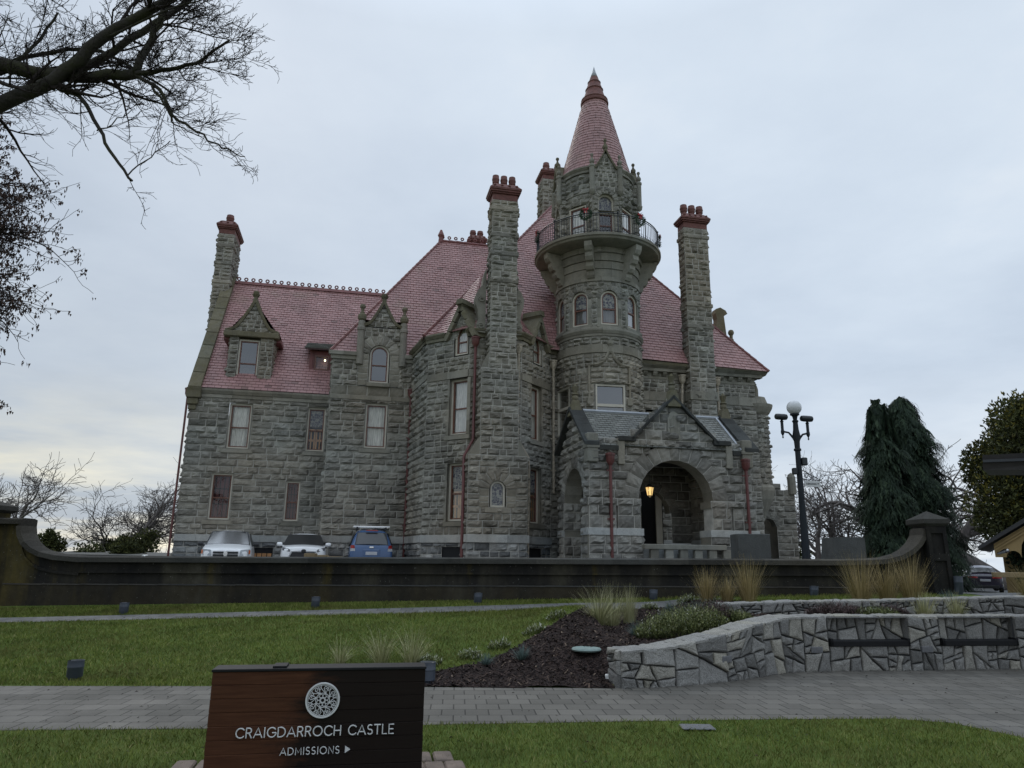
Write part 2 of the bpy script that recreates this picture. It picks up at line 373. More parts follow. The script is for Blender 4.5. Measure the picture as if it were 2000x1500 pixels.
def voussoirs(mb, fr, uc, zs, r0, r1, n, depth=0.35, a0=0.0, a1=PI, amp=0.05, seed=5, m=0, soffit_m=0, base=0.02):
    rg = random.Random(seed); g = 0.012
    for k in range(n):
        b0, b1 = a0+(a1-a0)*k/n, a0+(a1-a0)*(k+1)/n
        def P(u, h, z, b0=b0, b1=b1): return fr.P(uc-u*math.cos(z), h+base, zs+u*math.sin(z))
        # u = radius, z = angle; reuse the rock patch with angular extent
        rr1 = r1*(1+rg.uniform(-0.02, 0.03)); ga = g/r1
        nx, nz = 5, 4; vs = []; a = amp*rg.uniform(0.5, 1.15); tn = rg.random(); tl = rg.uniform(-.5, .5)
        for j in range(nz+1):
            for i in range(nx+1):
                x, v = i/nx, j/nz; e = 0 if (i in (0, nx) or j in (0, nz)) else 1
                h = 0.0 if not e else max(0.008, a*(0.7+tl*(x-.5)+rg.uniform(-.35, .35)))
                vs.append(P(r0+(rr1-r0)*x, h, b0+ga+(b1-b0-2*ga)*v))
        q = nx+1
        mb.add(vs, [(j*q+i, (j+1)*q+i, (j+1)*q+i+1, j*q+i+1) for j in range(nz) for i in range(nx)], tn, m)
        # sides + soffit
        for s in range(3):
            c0, c1 = b0+(b1-b0)*s/3, b0+(b1-b0)*(s+1)/3
            mb.add([fr.P(uc-r0*math.cos(c0), base, zs+r0*math.sin(c0)), fr.P(uc-r0*math.cos(c1), base, zs+r0*math.sin(c1)), fr.P(uc-r0*math.cos(c1), -depth, zs+r0*math.sin(c1)), fr.P(uc-r0*math.cos(c0), -depth, zs+r0*math.sin(c0))], [(0,1,2,3)], tn, soffit_m)
            mb.add([fr.P(uc-rr1*math.cos(c0), base, zs+rr1*math.sin(c0)), fr.P(uc-rr1*math.cos(c1), base, zs+rr1*math.sin(c1)), fr.P(uc-rr1*math.cos(c1), -.06, zs+rr1*math.sin(c1)), fr.P(uc-rr1*math.cos(c0), -.06, zs+rr1*math.sin(c0))], [(3,2,1,0)], tn, soffit_m)
        mb.add([fr.P(uc-r0*math.cos(b0), base-.008, zs+r0*math.sin(b0)), fr.P(uc-rr1*math.cos(b0), base-.008, zs+rr1*math.sin(b0)), fr.P(uc-rr1*math.cos(b1), base-.008, zs+rr1*math.sin(b1)), fr.P(uc-r0*math.cos(b1), base-.008, zs+r0*math.sin(b1))], [(0,1,2,3)], rg.random(), 1)
def outline(u0, u1, z0, z1, kind, ins):
    if kind == 'rect': return [(u0+ins, z0+ins), (u1-ins, z0+ins), (u1-ins, z1-ins), (u0+ins, z1-ins)]
    uc, r = (u0+u1)/2, (u1-u0)/2
    if kind == 'arch':
        zs = z1-r; n = 14
        return [(u0+ins, z0+ins), (u1-ins, z0+ins)]+[(uc+(r-ins)*math.cos(PI*i/n), zs+(r-ins)*math.sin(PI*i/n)) for i in range(n+1)]
    zs = z1-r*1.75                           # pointed
    pts = [(u0+ins, z0+ins), (u1-ins, z0+ins), (u1-ins, zs)]
    return pts+[(uc+(r-ins)*0.62, zs+(z1-zs)*0.52-ins*.5), (uc, z1-ins*1.9), (uc-(r-ins)*0.62, zs+(z1-zs)*0.52-ins*.5), (u0+ins, zs)]
def ring(mb, fr, oa, ob, h, h2=None, tone=0.5, m=0):
    n = len(oa); A = [fr.P(u, h, z) for u, z in oa]; B = [fr.P(u, h, z) for u, z in ob]
    mb.add(A+B, [(i, (i+1)%n, n+(i+1)%n, n+i) for i in range(n)], tone, m)
    if h2 is not None:
        C = [fr.P(u, h2, z) for u, z in ob]; mb.add(B+C, [(i, (i+1)%n, n+(i+1)%n, n+i) for i in range(n)], tone, m)
WIN_MATS = {}
def window(castle, fr, u0, u1, z0, z1, kind='rect', fill='curtain', d=0.16, sill=True, frame_m='cream', lab=None, transom=False, jamb=0.0, sill_h=0.21, glass='glass', rail=0.47, sash=True):
    fo = MB()
    o0, o1, o2, o3 = (outline(u0, u1, z0, z1, kind, x) for x in (0, .075, .13, .155))
    ring(fo, fr, o0, o1, -d+.07, -d-.02)
    if transom:
        zt = z0+(z1-z0)*0.56; a = [fr.P(u0+.07, -d+.075, zt-.06), fr.P(u1-.07, -d+.075, zt-.06), fr.P(u1-.07, -d-.02, zt-.06), fr.P(u0+.07, -d-.02, zt-.06)]
        b = [fr.P(u0+.07, -d+.075, zt+.06), fr.P(u1-.07, -d+.075, zt+.06), fr.P(u1-.07, -d-.02, zt+.06), fr.P(u0+.07, -d-.02, zt+.06)]; fo.hexa(a+b)
    w = fo.build('window', M[frame_m], castle)
    if lab: w['label'] = lab
    re = MB(); n = len(o0)
    A = [fr.P(u, .012, z) for u, z in o0]; B = [fr.P(u, -d-.25, z) for u, z in o0]
    re.add(A+B, [(i, n+i, n+(i+1)%n, (i+1)%n) for i in range(n)], 0.5)
    if jamb:
        for k, (a, b) in enumerate(((u0-jamb, u0), (u1, u1+jamb))):
            z = z0; i = 0; zt = z1-(u1-u0)/2 if kind == 'arch' else z1
            while z < zt-.05:
                zz = min(zt, z+0.55); re.hexa([fr.P(a, .02, z+.005), fr.P(b, .02, z+.005), fr.P(b, -.05, z+.005), fr.P(a, -.05, z+.005), fr.P(a, .02, zz), fr.P(b, .02, zz), fr.P(b, -.05, zz), fr.P(a, -.05, zz)], hsh(z, a)); z = zz
    re.build('reveal', M['dressed'], w)
    if sash:
        sa = MB(); ring(sa, fr, o1, o2, -d+.03, -d-.03); zr = z0+(z1-z0)*rail
        if not transom:
            sa.hexa([fr.P(u0+.08, -d+.035, zr-.03), fr.P(u1-.08, -d+.035, zr-.03), fr.P(u1-.08, -d-.03, zr-.03), fr.P(u0+.08, -d-.03, zr-.03), fr.P(u0+.08, -d+.035, zr+.03), fr.P(u1-.08, -d+.035, zr+.03), fr.P(u1-.08, -d-.03, zr+.03), fr.P(u0+.08, -d-.03, zr+.03)])
        sa.build('sash', M['sash'], w)
    op = o2 if sash else o1
    g = MB(); gp = [fr.P(u, -d-.01, z) for u, z in op]; g.add(gp, [tuple(range(len(gp)))]); g.build('pane', M[glass], w)
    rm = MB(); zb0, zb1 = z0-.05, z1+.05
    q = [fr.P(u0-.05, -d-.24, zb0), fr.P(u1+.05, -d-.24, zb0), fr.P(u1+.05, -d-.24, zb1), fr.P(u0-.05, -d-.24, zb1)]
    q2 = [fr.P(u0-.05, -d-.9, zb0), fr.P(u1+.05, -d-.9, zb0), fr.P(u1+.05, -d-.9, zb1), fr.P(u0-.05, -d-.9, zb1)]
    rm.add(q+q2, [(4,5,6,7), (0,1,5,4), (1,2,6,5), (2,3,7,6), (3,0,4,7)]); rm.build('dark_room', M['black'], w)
    rg = random.Random(int((u0+z0*7+fr.o[0]*3 if hasattr(fr, 'o') else u0+z0)*1000))
    hb = -d-.10
    if fill in ('curtain', 'drape'):
        c = MB(); nn = 44; gap = rg.uniform(.46, .54); vs = []
        zt = z1
        for i in range(nn+1):
            x = i/nn; s = abs(x-gap)
            for j in range(7):
                v = j/6
                k = (0.035+0.02*math.sin(x*9))*math.sin(x*nn*0.85+math.sin(v*2+x*5)*0.8)
                pull = (0.10 if fill == 'drape' else 0.015)*(1-v)*max(0, 1-s*4)*(1 if x > gap else -1)
                vs.append(fr.P(u0+(u1-u0)*min(1, max(0, x+pull)), hb+k, z0+(zt-z0)*v))
        c.add(vs, [(i*7+j, (i+1)*7+j, (i+1)*7+j+1, i*7+j+1) for i in range(nn) for j in range(6)]); c.build('curtain', M['curtain'], w, smooth=True)
    elif fill == 'red':
        c = MB(); nn = 5
        for i in range(nn):
            a, b = u0+(u1-u0)*i/nn+.02, u0+(u1-u0)*(i+1)/nn-.02
            for zz0, zz1 in ((z0, z0+(z1-z0)*.33), (z0+(z1-z0)*.35, z0+(z1-z0)*.66), (z0+(z1-z0)*.68, z1)):
                c.hexa([fr.P(a, hb, zz0), fr.P(b, hb, zz0), fr.P(b, hb-.03, zz0), fr.P(a, hb-.03, zz0), fr.P(a, hb, zz1), fr.P(b, hb, zz1), fr.P(b, hb-.03, zz1), fr.P(a, hb-.03, zz1)])
        c.build('shutter', M['red_blind'], w)
    elif fill == 'wood':
        c = MB(); zt = z0+(z1-z0)*.52; um = (u0+u1)/2
        for a, b in ((u0+.02, um-.01), (um+.01, u1-.02)):
            for x0, x1, y0, y1, hh in ((a, b, z0, z0+.12, .02), (a, b, zt-.10, zt, .02), (a, b, (z0+zt)/2-.05, (z0+zt)/2+.05, .02), (a, a+.07, z0, zt, .02), (b-.07, b, z0, zt, .02), ((a+b)/2-.03, (a+b)/2+.03, z0, zt, .015)):
                c.hexa([fr.P(x0, hb+hh, y0), fr.P(x1, hb+hh, y0), fr.P(x1, hb-.02, y0), fr.P(x0, hb-.02, y0), fr.P(x0, hb+hh, y1), fr.P(x1, hb+hh, y1), fr.P(x1, hb-.02, y1), fr.P(x0, hb-.02, y1)])
        c.build('shutter', M['wood_panel'], w)
        c = MB(); zz = z0+(z1-z0)*.56; p = [(u0+.13, zz), (u1-.13, zz), (u1-.13, z1-.13), (u0+.13, z1-.13)]; c.add([fr.P(u, -d-.005, z) for u, z in p], [(0,1,2,3)]); c.build('leaded_light', M['stained'], w)
    elif fill == 'stained':
        c = MB(); zz = z0+(z1-z0)*(.52 if sash else 0); pts = [(u, max(z, zz)) for u, z in op]; c.add([fr.P(u, -d-.004, z) for u, z in pts], [tuple(range(len(pts)))]); c.build('leaded_light', M['stained'], w)
        if sash:
            c = MB(); vs = [fr.P(u0+(u1-u0)*i/20, hb+.02*math.sin(i*1.9), z) for i in range(21) for z in (z0, zz)]; c.add(vs, [(i*2, i*2+2, i*2+3, i*2+1) for i in range(20)]); c.build('curtain', simple_grey, w, smooth=True)
    if sill:
        s = MB(); e = 0.2
        s.hexa([fr.P(u0-e, .07, z0-sill_h), fr.P(u1+e, .07, z0-sill_h), fr.P(u1+e, -.1, z0-sill_h), fr.P(u0-e, -.1, z0-sill_h), fr.P(u0-e, .07, z0-.03), fr.P(u1+e, .07, z0-.03), fr.P(u1+e, -.1, z0), fr.P(u0-e, -.1, z0)], hsh(u0, z0))
        s.build('sill', M['dressed'], w)
    return w
simple_grey = simple('grey_blind', (0.20, 0.20, 0.21), 0.9, 0.2, 3)  # even grey cloth behind the lower part of leaded windows
def vec(a): return Vector(a)
def tiles(mb, pts, row=0.205, tw=0.30, seed=1, thick=0.02):
    """lapped tiles on a planar convex polygon; pts[0]->pts[1] is the eave"""
    rg = random.Random(seed); P = [vec(p) for p in pts]; O = P[0]; U = (P[1]-P[0]).normalized()
    Nn = None
    for i in range(2, len(P)):
        c = U.cross(P[i]-O)
        if c.length > 1e-3: Nn = c.normalized(); break
    if Nn.z < 0: Nn = -Nn
    Vd = Nn.cross(U)
    if Vd.z < 0: Vd = -Vd
    q = [((p-O).dot(U), (p-O).dot(Vd)) for p in P]; vmax = max(v for _, v in q); vmin = min(v for _, v in q)
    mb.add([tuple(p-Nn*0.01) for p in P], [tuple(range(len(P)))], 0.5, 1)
    def bounds(v):
        xs = []
        for (a, b), (c, d) in zip(q, q[1:]+q[:1]):
            if abs(b-d) < 1e-9: continue
            if min(b, d)-1e-6 <= v <= max(b, d)+1e-6: xs.append(a+(c-a)*(v-b)/(d-b))
        return (min(xs), max(xs)) if len(xs) > 1 else None
    n = int((vmax-vmin)/row)+1
    for k in range(n):
        v0 = max(vmin+1e-4, vmin+k*row); v1 = min(vmax-1e-4, v0+row)
        if v1-v0 < 0.02: continue
        b0, b1 = bounds(v0), bounds(v1)
        if not b0 or not b1: continue
        u = math.floor(min(b0[0], b1[0])/tw)*tw - (tw/2 if k % 2 else 0)
        while u < max(b0[1], b1[1]):
            a0, c0 = max(u+.008, b0[0]), min(u+tw-.008, b0[1]); a1, c1 = max(u+.008, b1[0]), min(u+tw-.008, b1[1])
            if c0 > a0 or c1 > a1:
                c0 = max(c0, a0); c1 = max(c1, a1)
                lift = thick*rg.uniform(.8, 1.5); tn = rg.random(); tn = tn if rg.random() < .08 else 0.42+0.24*tn
                A, B = O+U*a0+Vd*v0+Nn*(lift+.006), O+U*c0+Vd*v0+Nn*(lift+.006)
                C, D = O+U*c1+Vd*(v1+.01)+Nn*.004, O+U*a1+Vd*(v1+.01)+Nn*.004
                A2, B2 = O+U*a0+Vd*v0, O+U*c0+Vd*v0
                mb.add([tuple(x) for x in (A, B, C, D, A2, B2)], [(0,1,2,3), (4,5,1,0)], tn, 0)
            u += tw
def finial(mb, c, z, h, r, tone=.5):
    """stone ball finial on a neck"""
    pr = [(r*.55, 0), (r*.62, .04), (r*.5, .10), (r*.9, .18), (r, .30), (r*.9, .42), (r*.5, .50), (r*.55, .54), (r*.34, .60), (r*.38, .74), (r*.62, .80), (r*.66, .88), (r*.5, .96), (r*.05, 1.0)]
    mb.lathe([(a, z+b*h) for a, b in pr], c, 12, tone=tone)
def chimney(castle, s0, s1, t0, t1, z0, z1, ledges=(), seed=1, pots=3, name_lab=None, cap_h=.75, pot_axis='s', pot_h=.62, ch=.36):
    mb = MB(); fs = [Fr((s0, t0), (s1, t0)), Fr((s1, t0), (s1, t1)), Fr((s1, t1), (s0, t1)), Fr((s0, t1), (s0, t0))]
    for k, f in enumerate(fs): ashlar(mb, f, z0, z1, seed=seed*10+k, Ls=(.35, .75), ch=ch, amp=.05)
    mb.box((s0+.03, t0+.03, z0), (s1-.03, t1-.03, z1-.01), .3, 1)
    for zl in ledges:
        mb.bbox((s0-.065, t0-.065, zl-.11), (s1+.065, t1+.065, zl+.10), .035, hsh(zl), 0)
    w = mb.build('chimney', [M['stone'], M['mortar']], castle)
    if name_lab: w['label'] = name_lab
    c = MB(); z = z1
    for e, h in ((.0, .30), (.07, .07), (.12, .09), (.15, .09)):
        c.bbox((s0-e, t0-e, z), (s1+e, t1+e, z+h), .02, hsh(z)); z += h
    e = .15; a = [(s0-e, t0-e, z), (s1+e, t0-e, z), (s1+e, t1+e, z), (s0-e, t1+e, z)]; e2 = -.08
    b = [(s0-e2, t0-e2, z+.28), (s1+e2, t0-e2, z+.28), (s1+e2, t1+e2, z+.28), (s0-e2, t1+e2, z+.28)]; c.hexa(a+b, .5)
    nb = int((s1-s0+.3)/.3)
    for i in range(nb): 
        x = s0-.1+(s1-s0+.2)*(i+.5)/nb; c.sphere((x, t0-.06, z+.13), .065, 5, tone=.3)
    c.build('chimney_cap', M['terracotta'], w)
    for i in range(pots):
        f = (i+.5)/pots; x, y = (s0+(s1-s0)*f, (t0+t1)/2) if pot_axis == 's' else ((s0+s1)/2, t0+(t1-t0)*f)
        p = MB(); zz = z+.2; r = min(.21, .42*(s1-s0 if pot_axis == 's' else t1-t0)/pots)
        p.lathe([(r*.78, zz), (r*.82, zz+pot_h*.38), (r*.98, zz+pot_h*.42), (r*1.0, zz+pot_h*.62), (r*1.08, zz+pot_h*.66), (r*1.08, zz+pot_h*.74), (r, zz+pot_h*.78), (r*.92, zz+pot_h), (r*.7, zz+pot_h), (r*.66, zz+pot_h*.8)], (x, y), 14, tone=rng.random()); p.build('chimney_pot', M['terracotta'], w, smooth='auto')
    return w
def pipe(castle, pts, r=.045, m='red_pipe', head=True, lab=None, brackets=()):
    mb = MB(); mb.tube(pts, r, 8)
    p = pts[0]
    if head: 
        mb.lathe([(r*1.2, p[2]-.12), (r*2.6, p[2]+.02), (r*2.8, p[2]+.22), (r*3.2, p[2]+.24), (r*3.2, p[2]+.30), (r*1.0, p[2]+.34)], (p[0], p[1]), 8)
    for (x, y, z) in brackets: mb.box((x-.13, y-.03, z-.025), (x+.13, y+.05, z+.025))
    o = mb.build('downpipe', M[m], castle, smooth='auto')
    if lab: o['label'] = lab
    return o
# ------------------------------------------------------------------ the castle
castle = thing('castle', 'grey rock-faced stone castle with red tiled roofs and a round turret', 'castle', (-15.104, 33.0, 0.0), R(12))
G = 0.80
SM = [M['stone'], M['mortar'], M['granite_base'], M['dressed'], M['band_pale']]
def base_and_band(mb, fr, seed, u0=0.0, u1=None, holes=(), zb=2.2, zt=2.5):
    sp = (lambda z: [(u0, fr.L if u1 is None else u1)])
    ashlar(mb, fr, G, zb, sp, holes=holes, seed=seed, m=2, ch=.34, Ls=(.35, .85), amp=.05)
    band(mb, fr, zb, zt, .09, u0, u1, m=4, seed=seed, top_slope=.04)
# --- service wing (left)
fLW = Fr((0, 0), (6.45, 0)); mb = MB()
hs = [(1.75, 2.80, 6.26, 8.63), (5.33, 6.2, 6.26, 8.63), (1.28, 2.25, 2.96, 5.30), (4.60, 5.29, 2.96, 5.04)]
ashlar(mb, fLW, 2.5, 8.85, holes=hs, seed=11)
base_and_band(mb, fLW, 12, holes=[(3.35, 4.3, 1.3, 1.95)])
band(mb, fLW, 8.85, 9.02, .06, m=3, seed=2, u1=6.4); band(mb, fLW, 9.02, 9.26, .17, m=3, seed=4, mould=True, u1=6.4)
fG = Fr((0, 11.0), (0, 0))                       # gable end
ashlar(mb, fG, G, 16.2, span=lambda z: [(0, 11.0)] if z < 9.2 else [(5.6-(16.6-z)/1.38+.2, 5.6+(16.6-z)/1.38-.1)], seed=14, ch=.46, Ls=(.7, 1.4))
mb.build('wall', SM, castle)['label'] = 'rock-faced wall of the lower service wing'
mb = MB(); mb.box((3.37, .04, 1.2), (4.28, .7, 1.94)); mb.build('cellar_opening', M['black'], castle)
mb = MB(); 
for i in range(4): mb.box((3.40+i*.22, .01, 1.25), (3.58+i*.22, .04, 1.7))
mb.build('cellar_shutter', M['wood_panel'], castle)
window(castle, fLW, 1.77, 2.78, 6.47, 8.62, fill='curtain', lab='window with parted white curtains')
window(castle, fLW, 5.35, 6.2, 6.49, 8.62, fill='wood', lab='window with oak shutters in a lamplit colour', glass='glass')
window(castle, fLW, 1.29, 2.24, 3.17, 5.29, fill='red', lab='dark red window')
window(castle, fLW, 4.61, 5.28, 3.17, 5.03, fill='red', lab='narrow dark red window')
# raking coping, kneeler
mb = MB()
def rake(s0, s1, ta, za, tb, zb, n, th):
    for k in range(n):
        a, b = k/n+.004, (k+1)/n-.004
        p = lambda f, o: (ta+(tb-ta)*f, za+(zb-za)*f+o)
        (t0, y0), (t1, y1) = p(a, 0), p(b, 0); tn = rng.random()
        mb.hexa([(s0, t0-.02, y0-th), (s1, t0-.02, y0-th), (s1, t1, y1-th), (s0, t1, y1-th), (s0, t0-.12, y0), (s1, t0-.12, y0), (s1, t1-.12, y1), (s0, t1-.12, y1)], tn)
rake(-.12, .44, -.28, 9.25, 5.25, 16.95, 9, .35)
mb.bbox((-.18, -.32, 8.75), (.46, .35, 9.25), .03, .3); mb.bbox((-.12, -.22, 8.45), (.36, .2, 8.75), .03, .5); mb.bbox((-.07, -.14, 8.2), (.28, .2, 8.45), .03, .6)
mb.build('gable_coping', M['mossy'], castle)
mb = MB(); tiles(mb, [(.4, -.16, 9.28), (9.6, -.16, 9.28), (9.6, 5.2, 16.62), (.4, 5.2, 16.62)], seed=1)
tiles(mb, [(9.6, 10.6, 9.28), (.4, 10.6, 9.28), (.4, 5.2, 16.62), (9.6, 5.2, 16.62)], row=.4, tw=.6, seed=2)
mb.build('roof', [M['tile'], M['tile_gap']], castle)['label'] = 'steep red tiled roof of the service wing'
mb = MB()                                        # crest of the ridge with pierced knobs
mb.prism([(-.17, 0), (.17, 0), (.05, .2), (-.05, .2)], lambda y, z: (.45, 5.2+y, 16.52+z), lambda y, z: (9.9, 5.2+y, 16.52+z))
for i in range(25):
    x = .62+i*.385
    pts = [(x+.085*math.cos(a), 5.2, 16.85+.085*math.sin(a)) for a in np.linspace(-PI/2, 1.5*PI, 11)]; mb.tube(pts, .04, 5, tone=rng.random())
mb.build('ridge_crest', M['ridge'], castle)
chimney(castle, -.58, .28, 4.35, 6.35, 8.0, 19.15, ledges=(18.45, 17.4, 16.3), seed=3, pots=2, pot_axis='t', name_lab='tall chimney on the gable end', pot_h=.6)
# --- dormer on the service wing
fD = Fr((1.38, .35), (3.42, .35)); mb = MB()
ashlar(mb, fD, 9.45, 12.02, holes=[(.40, 1.42, 9.5, 11.95)], seed=21, ch=.36, Ls=(.3, .6))
fD2 = Fr((3.42, .35), (3.42, 2.4)); ashlar(mb, fD2, 9.7, 12.02, span=lambda z: [(0, max(.1, (z-9.28)/1.37-.4))], seed=22, Ls=(.4, .8), ch=.36)
fD3 = Fr((1.38, 2.4), (1.38, .35)); ashlar(mb, fD3, 9.7, 12.02, span=lambda z: [(2.05-max(.1, (z-9.28)/1.37-.4), 2.05)], seed=23, Ls=(.4, .8), ch=.36)
def ogee(sc, z0, w, h):
    return [(sc+w*x, z0+h*y) for x, y in ((-1, 0), (-.97, .03), (-.82, .055), (-.66, .11), (-.52, .23), (-.38, .40), (-.24, .58), (-.12, .74), (-.055, .84), (-.05, .93), (.05, .93), (.055, .84), (.12, .74), (.24, .58), (.38, .40), (.52, .23), (.66, .11), (.82, .055), (.97, .03), (1, 0))]
def ogee_gable(name, sc, z0, w, h, t, back, seed, parent, wall_mb):
    og = ogee(sc, z0, w, h)
    def half(z):
        for (x, y), (x2, y2) in zip(og[:10], og[1:10]):
            if y <= z <= y2+1e-6: return sc-(x+(x2-x)*(z-y)/max(1e-6, y2-y))
        return .05
    f = Fr((sc-2, t), (sc+2, t))
    ashlar(wall_mb, f, z0, z0+h*.8, span=lambda z: [(2-half(z)+.04, 2+half(z)-.04)], seed=seed, ch=.33, Ls=(.3, .6))
    m2 = MB(); th = .13
    # moulded coping along the curve
    for side in (og[:10], og[10:]):
        ra = []
        for i, (x, y) in enumerate(side):
            a = side[max(i-1, 0)]; b = side[min(i+1, len(side)-1)]; dx, dy = b[0]-a[0], b[1]-a[1]; L = math.hypot(dx, dy); nx, ny = -dy/L, dx/L
            ra.append([(x-nx*th*.6, t-.10, y-ny*th*.6), (x+nx*th*.25, t-.14, y+ny*th*.25), (x+nx*th*.4, t-.10, y+ny*th*.4), (x+nx*th*.4, t+back, y+ny*th*.4), (x-nx*th*.6, t+back, y-ny*th*.6)])
        m2.rings(ra, True, True, .4)
    zt = z0+h*.9
    m2.lathe([(.09, zt-.1), (.10, zt+h*.09), (.16, zt+h*.13), (.20, zt+h*.17), (.13, zt+h*.19), (.15, zt+h*.24), (.04, zt+h*.28)], (sc, t+.02), 10, tone=.3)
    return m2
m2 = ogee_gable('dormer', 2.38, 12.30, 1.24, 1.85, .33, 1.6, 24, castle, mb)
mb.box((1.42, .42, 9.5), (1.76, 1.5, 12.3), .4, 3); mb.box((2.86, .42, 9.5), (3.38, 1.5, 12.3), .4, 3)
dm = mb.build('dormer', SM, castle); dm['label'] = 'small stone dormer on the service wing roof'
m2.bbox((1.06, .17, 12.02), (3.66, .6, 12.30), .03, .5); m2.build('gable_coping', M['mossy'], dm)
mb = MB(); mb.bbox((1.85, .2, 9.36), (2.9, .6, 9.62), .02, .5); mb.build('sill', M['dressed'], dm)
mb = MB(); tiles(mb, [(3.72, .5, 12.1), (3.72, 2.9, 12.1), (2.38, 3.5, 13.9), (2.38, .5, 13.9)], seed=4); tiles(mb, [(1.04, 2.9, 12.1), (1.04, .5, 12.1), (2.38, .5, 13.9), (2.38, 3.5, 13.9)], seed=5)
mb.box((3.35, .6, 11.92), (3.74, 2.4, 12.08), .5, 2); mb.box((1.02, .6, 11.92), (1.4, 2.4, 12.08), .5, 2)
mb.build('dormer_roof', [M['tile'], M['tile_gap'], M['ridge']], dm)
window(castle, fD, .42, 1.40, 9.64, 11.93, fill='none', glass='glass_mirror', sill=False, lab='dormer window reflecting the sky', sash=True)
# --- small lit dormer
mb = MB(); mb.box((5.15, 1.25, 10.6), (6.22, 1.6, 11.75), .4); mb.box((5.15, .93, 10.6), (5.38, 1.25, 11.75), .4); mb.box((6.14, .93, 10.6), (6.22, 1.25, 11.75), .4); mb.box((5.38, .93, 10.6), (6.14, 1.25, 10.72), .4); mb.box((5.38, .93, 11.5), (6.14, 1.25, 11.75), .4); mb.box((5.0, .8, 10.52), (6.35, 1.0, 10.64), .3)
for a in ((5.15, 5.30), (6.07, 6.22)): mb.box((a[0], .9, 10.6), (a[1], .96, 11.75), .7)
sd = mb.build('dormer', M['ridge'], castle); sd['label'] = 'small red wooden dormer with a lit lamp inside'
mb = MB(); tiles(mb, [(4.9, .55, 11.78), (6.75, .55, 11.78), (6.75, 2.2, 12.5), (4.9, 2.2, 12.5)], row=.16, tw=.22, seed=9); mb.hexa([(4.9, .55, 11.70), (6.75, .55, 11.70), (6.75, 2.2, 12.42), (4.9, 2.2, 12.42), (4.9, .55, 11.77), (6.75, .55, 11.77), (6.75, 2.2, 12.49), (4.9, 2.2, 12.49)], .3, 1)
mb.build('dormer_roof', [M['slate'], M['tile_gap']], sd)
fS = Fr((5.1, .92), (6.3, .92)); w = window(castle, fS, .30, 1.02, 10.72, 11.5, fill='none', d=.02, sill=False, frame_m='sash', sash=False, lab='small square window with a lit bulb')
mb = MB(); mb.sphere((5.9, 1.06, 11.30), .045, 6); mb.build('bulb', M['bulb'], w)
# --- projecting gabled bay of the service wing
fPS = Fr((6.42, -2.0), (10.15, -2.0)); mb = MB()
ashlar(mb, fPS, 2.5, 8.72, holes=[(1.63, 2.69, 6.26, 8.58)], seed=31)
base_and_band(mb, fPS, 32)
band(mb, fPS, 8.72, 8.92, .05, m=3, seed=33); ashlar(mb, fPS, 8.92, 9.38, holes=[], seed=34, ch=.5, amp=.02, m=3)
ashlar(mb, fPS, 9.38, 10.62, holes=[(1.2, 3.1, 9.3, 10.7)], seed=35, ch=.40, Ls=(.4, .8))
fPS2 = Fr((6.42, 0.3), (6.42, -2.0)); ashlar(mb, fPS2, G, 10.62, seed=36)
band(mb, fPS, 10.62, 10.80, .10, -.1, 1.12, m=3, seed=37); band(mb, fPS, 10.80, 10.98, .2, -.2, 1.17, m=3, seed=37)
band(mb, fPS, 10.62, 10.80, .10, 3.32, 3.8, m=3, seed=38); band(mb, fPS, 10.80, 10.98, .2, 3.32, 3.85, m=3, seed=38)
fGB = Fr((7.56, -2.06), (9.72, -2.06))
ashlar(mb, fGB, 9.38, 12.25, holes=[(.42, 1.58, 9.4, 10.95)], arches=[(1.0, 10.93, .95, 9.3)], seed=39, ch=.34, Ls=(.28, .6))
voussoirs(mb, fGB, 1.0, 10.93, .48, .98, 9, .2, seed=40, m=0, soffit_m=3, base=.012)
for a, b in ((.03, .5), (1.5, 1.97)): ashlar(mb, fGB, 9.40, 10.93, span=lambda z, a=a, b=b: [(a, b)], seed=41, ch=.5, amp=.012, m=3)
for u in (.08, 2.08):
    c = fGB.P(u, .02, 0)[:2]
    mb.lathe([(.17, 10.4), (.17, 12.05), (.21, 12.08), (.21, 12.2), (.17, 12.25), (.17, 12.5), (.12, 12.55)], c, 12, tone=.5, m=0)
m2 = ogee_gable('gable', 8.64, 12.3, .98, 1.45, -2.08, 1.3, 42, castle, mb)
for s in (7.64, 9.64): finial(m2, (s, -2.08), 12.45, .95, .21)
mb.box((7.6, -2.0, 9.5), (8.1, -.6, 12.3), .4, 3); mb.box((9.1, -2.0, 9.5), (9.68, -.6, 12.3), .4, 3)
mb.build('wall', SM, castle)['label'] = 'projecting gabled bay of the service wing'
m2.build('gable_coping', M['mossy'], castle)
window(castle, fPS, 1.65, 2.66, 6.47, 8.57, fill='curtain', lab='window with white net curtains')
window(castle, fGB, .55, 1.46, 9.56, 11.4, kind='arch', fill='none', glass='glass_mirror', sill=False, lab='round-headed attic window')
mb = MB(); mb.bbox((8.02, -2.16, 9.36), (9.12, -1.9, 9.55), .02); mb.build('sill', M['dressed'], castle)
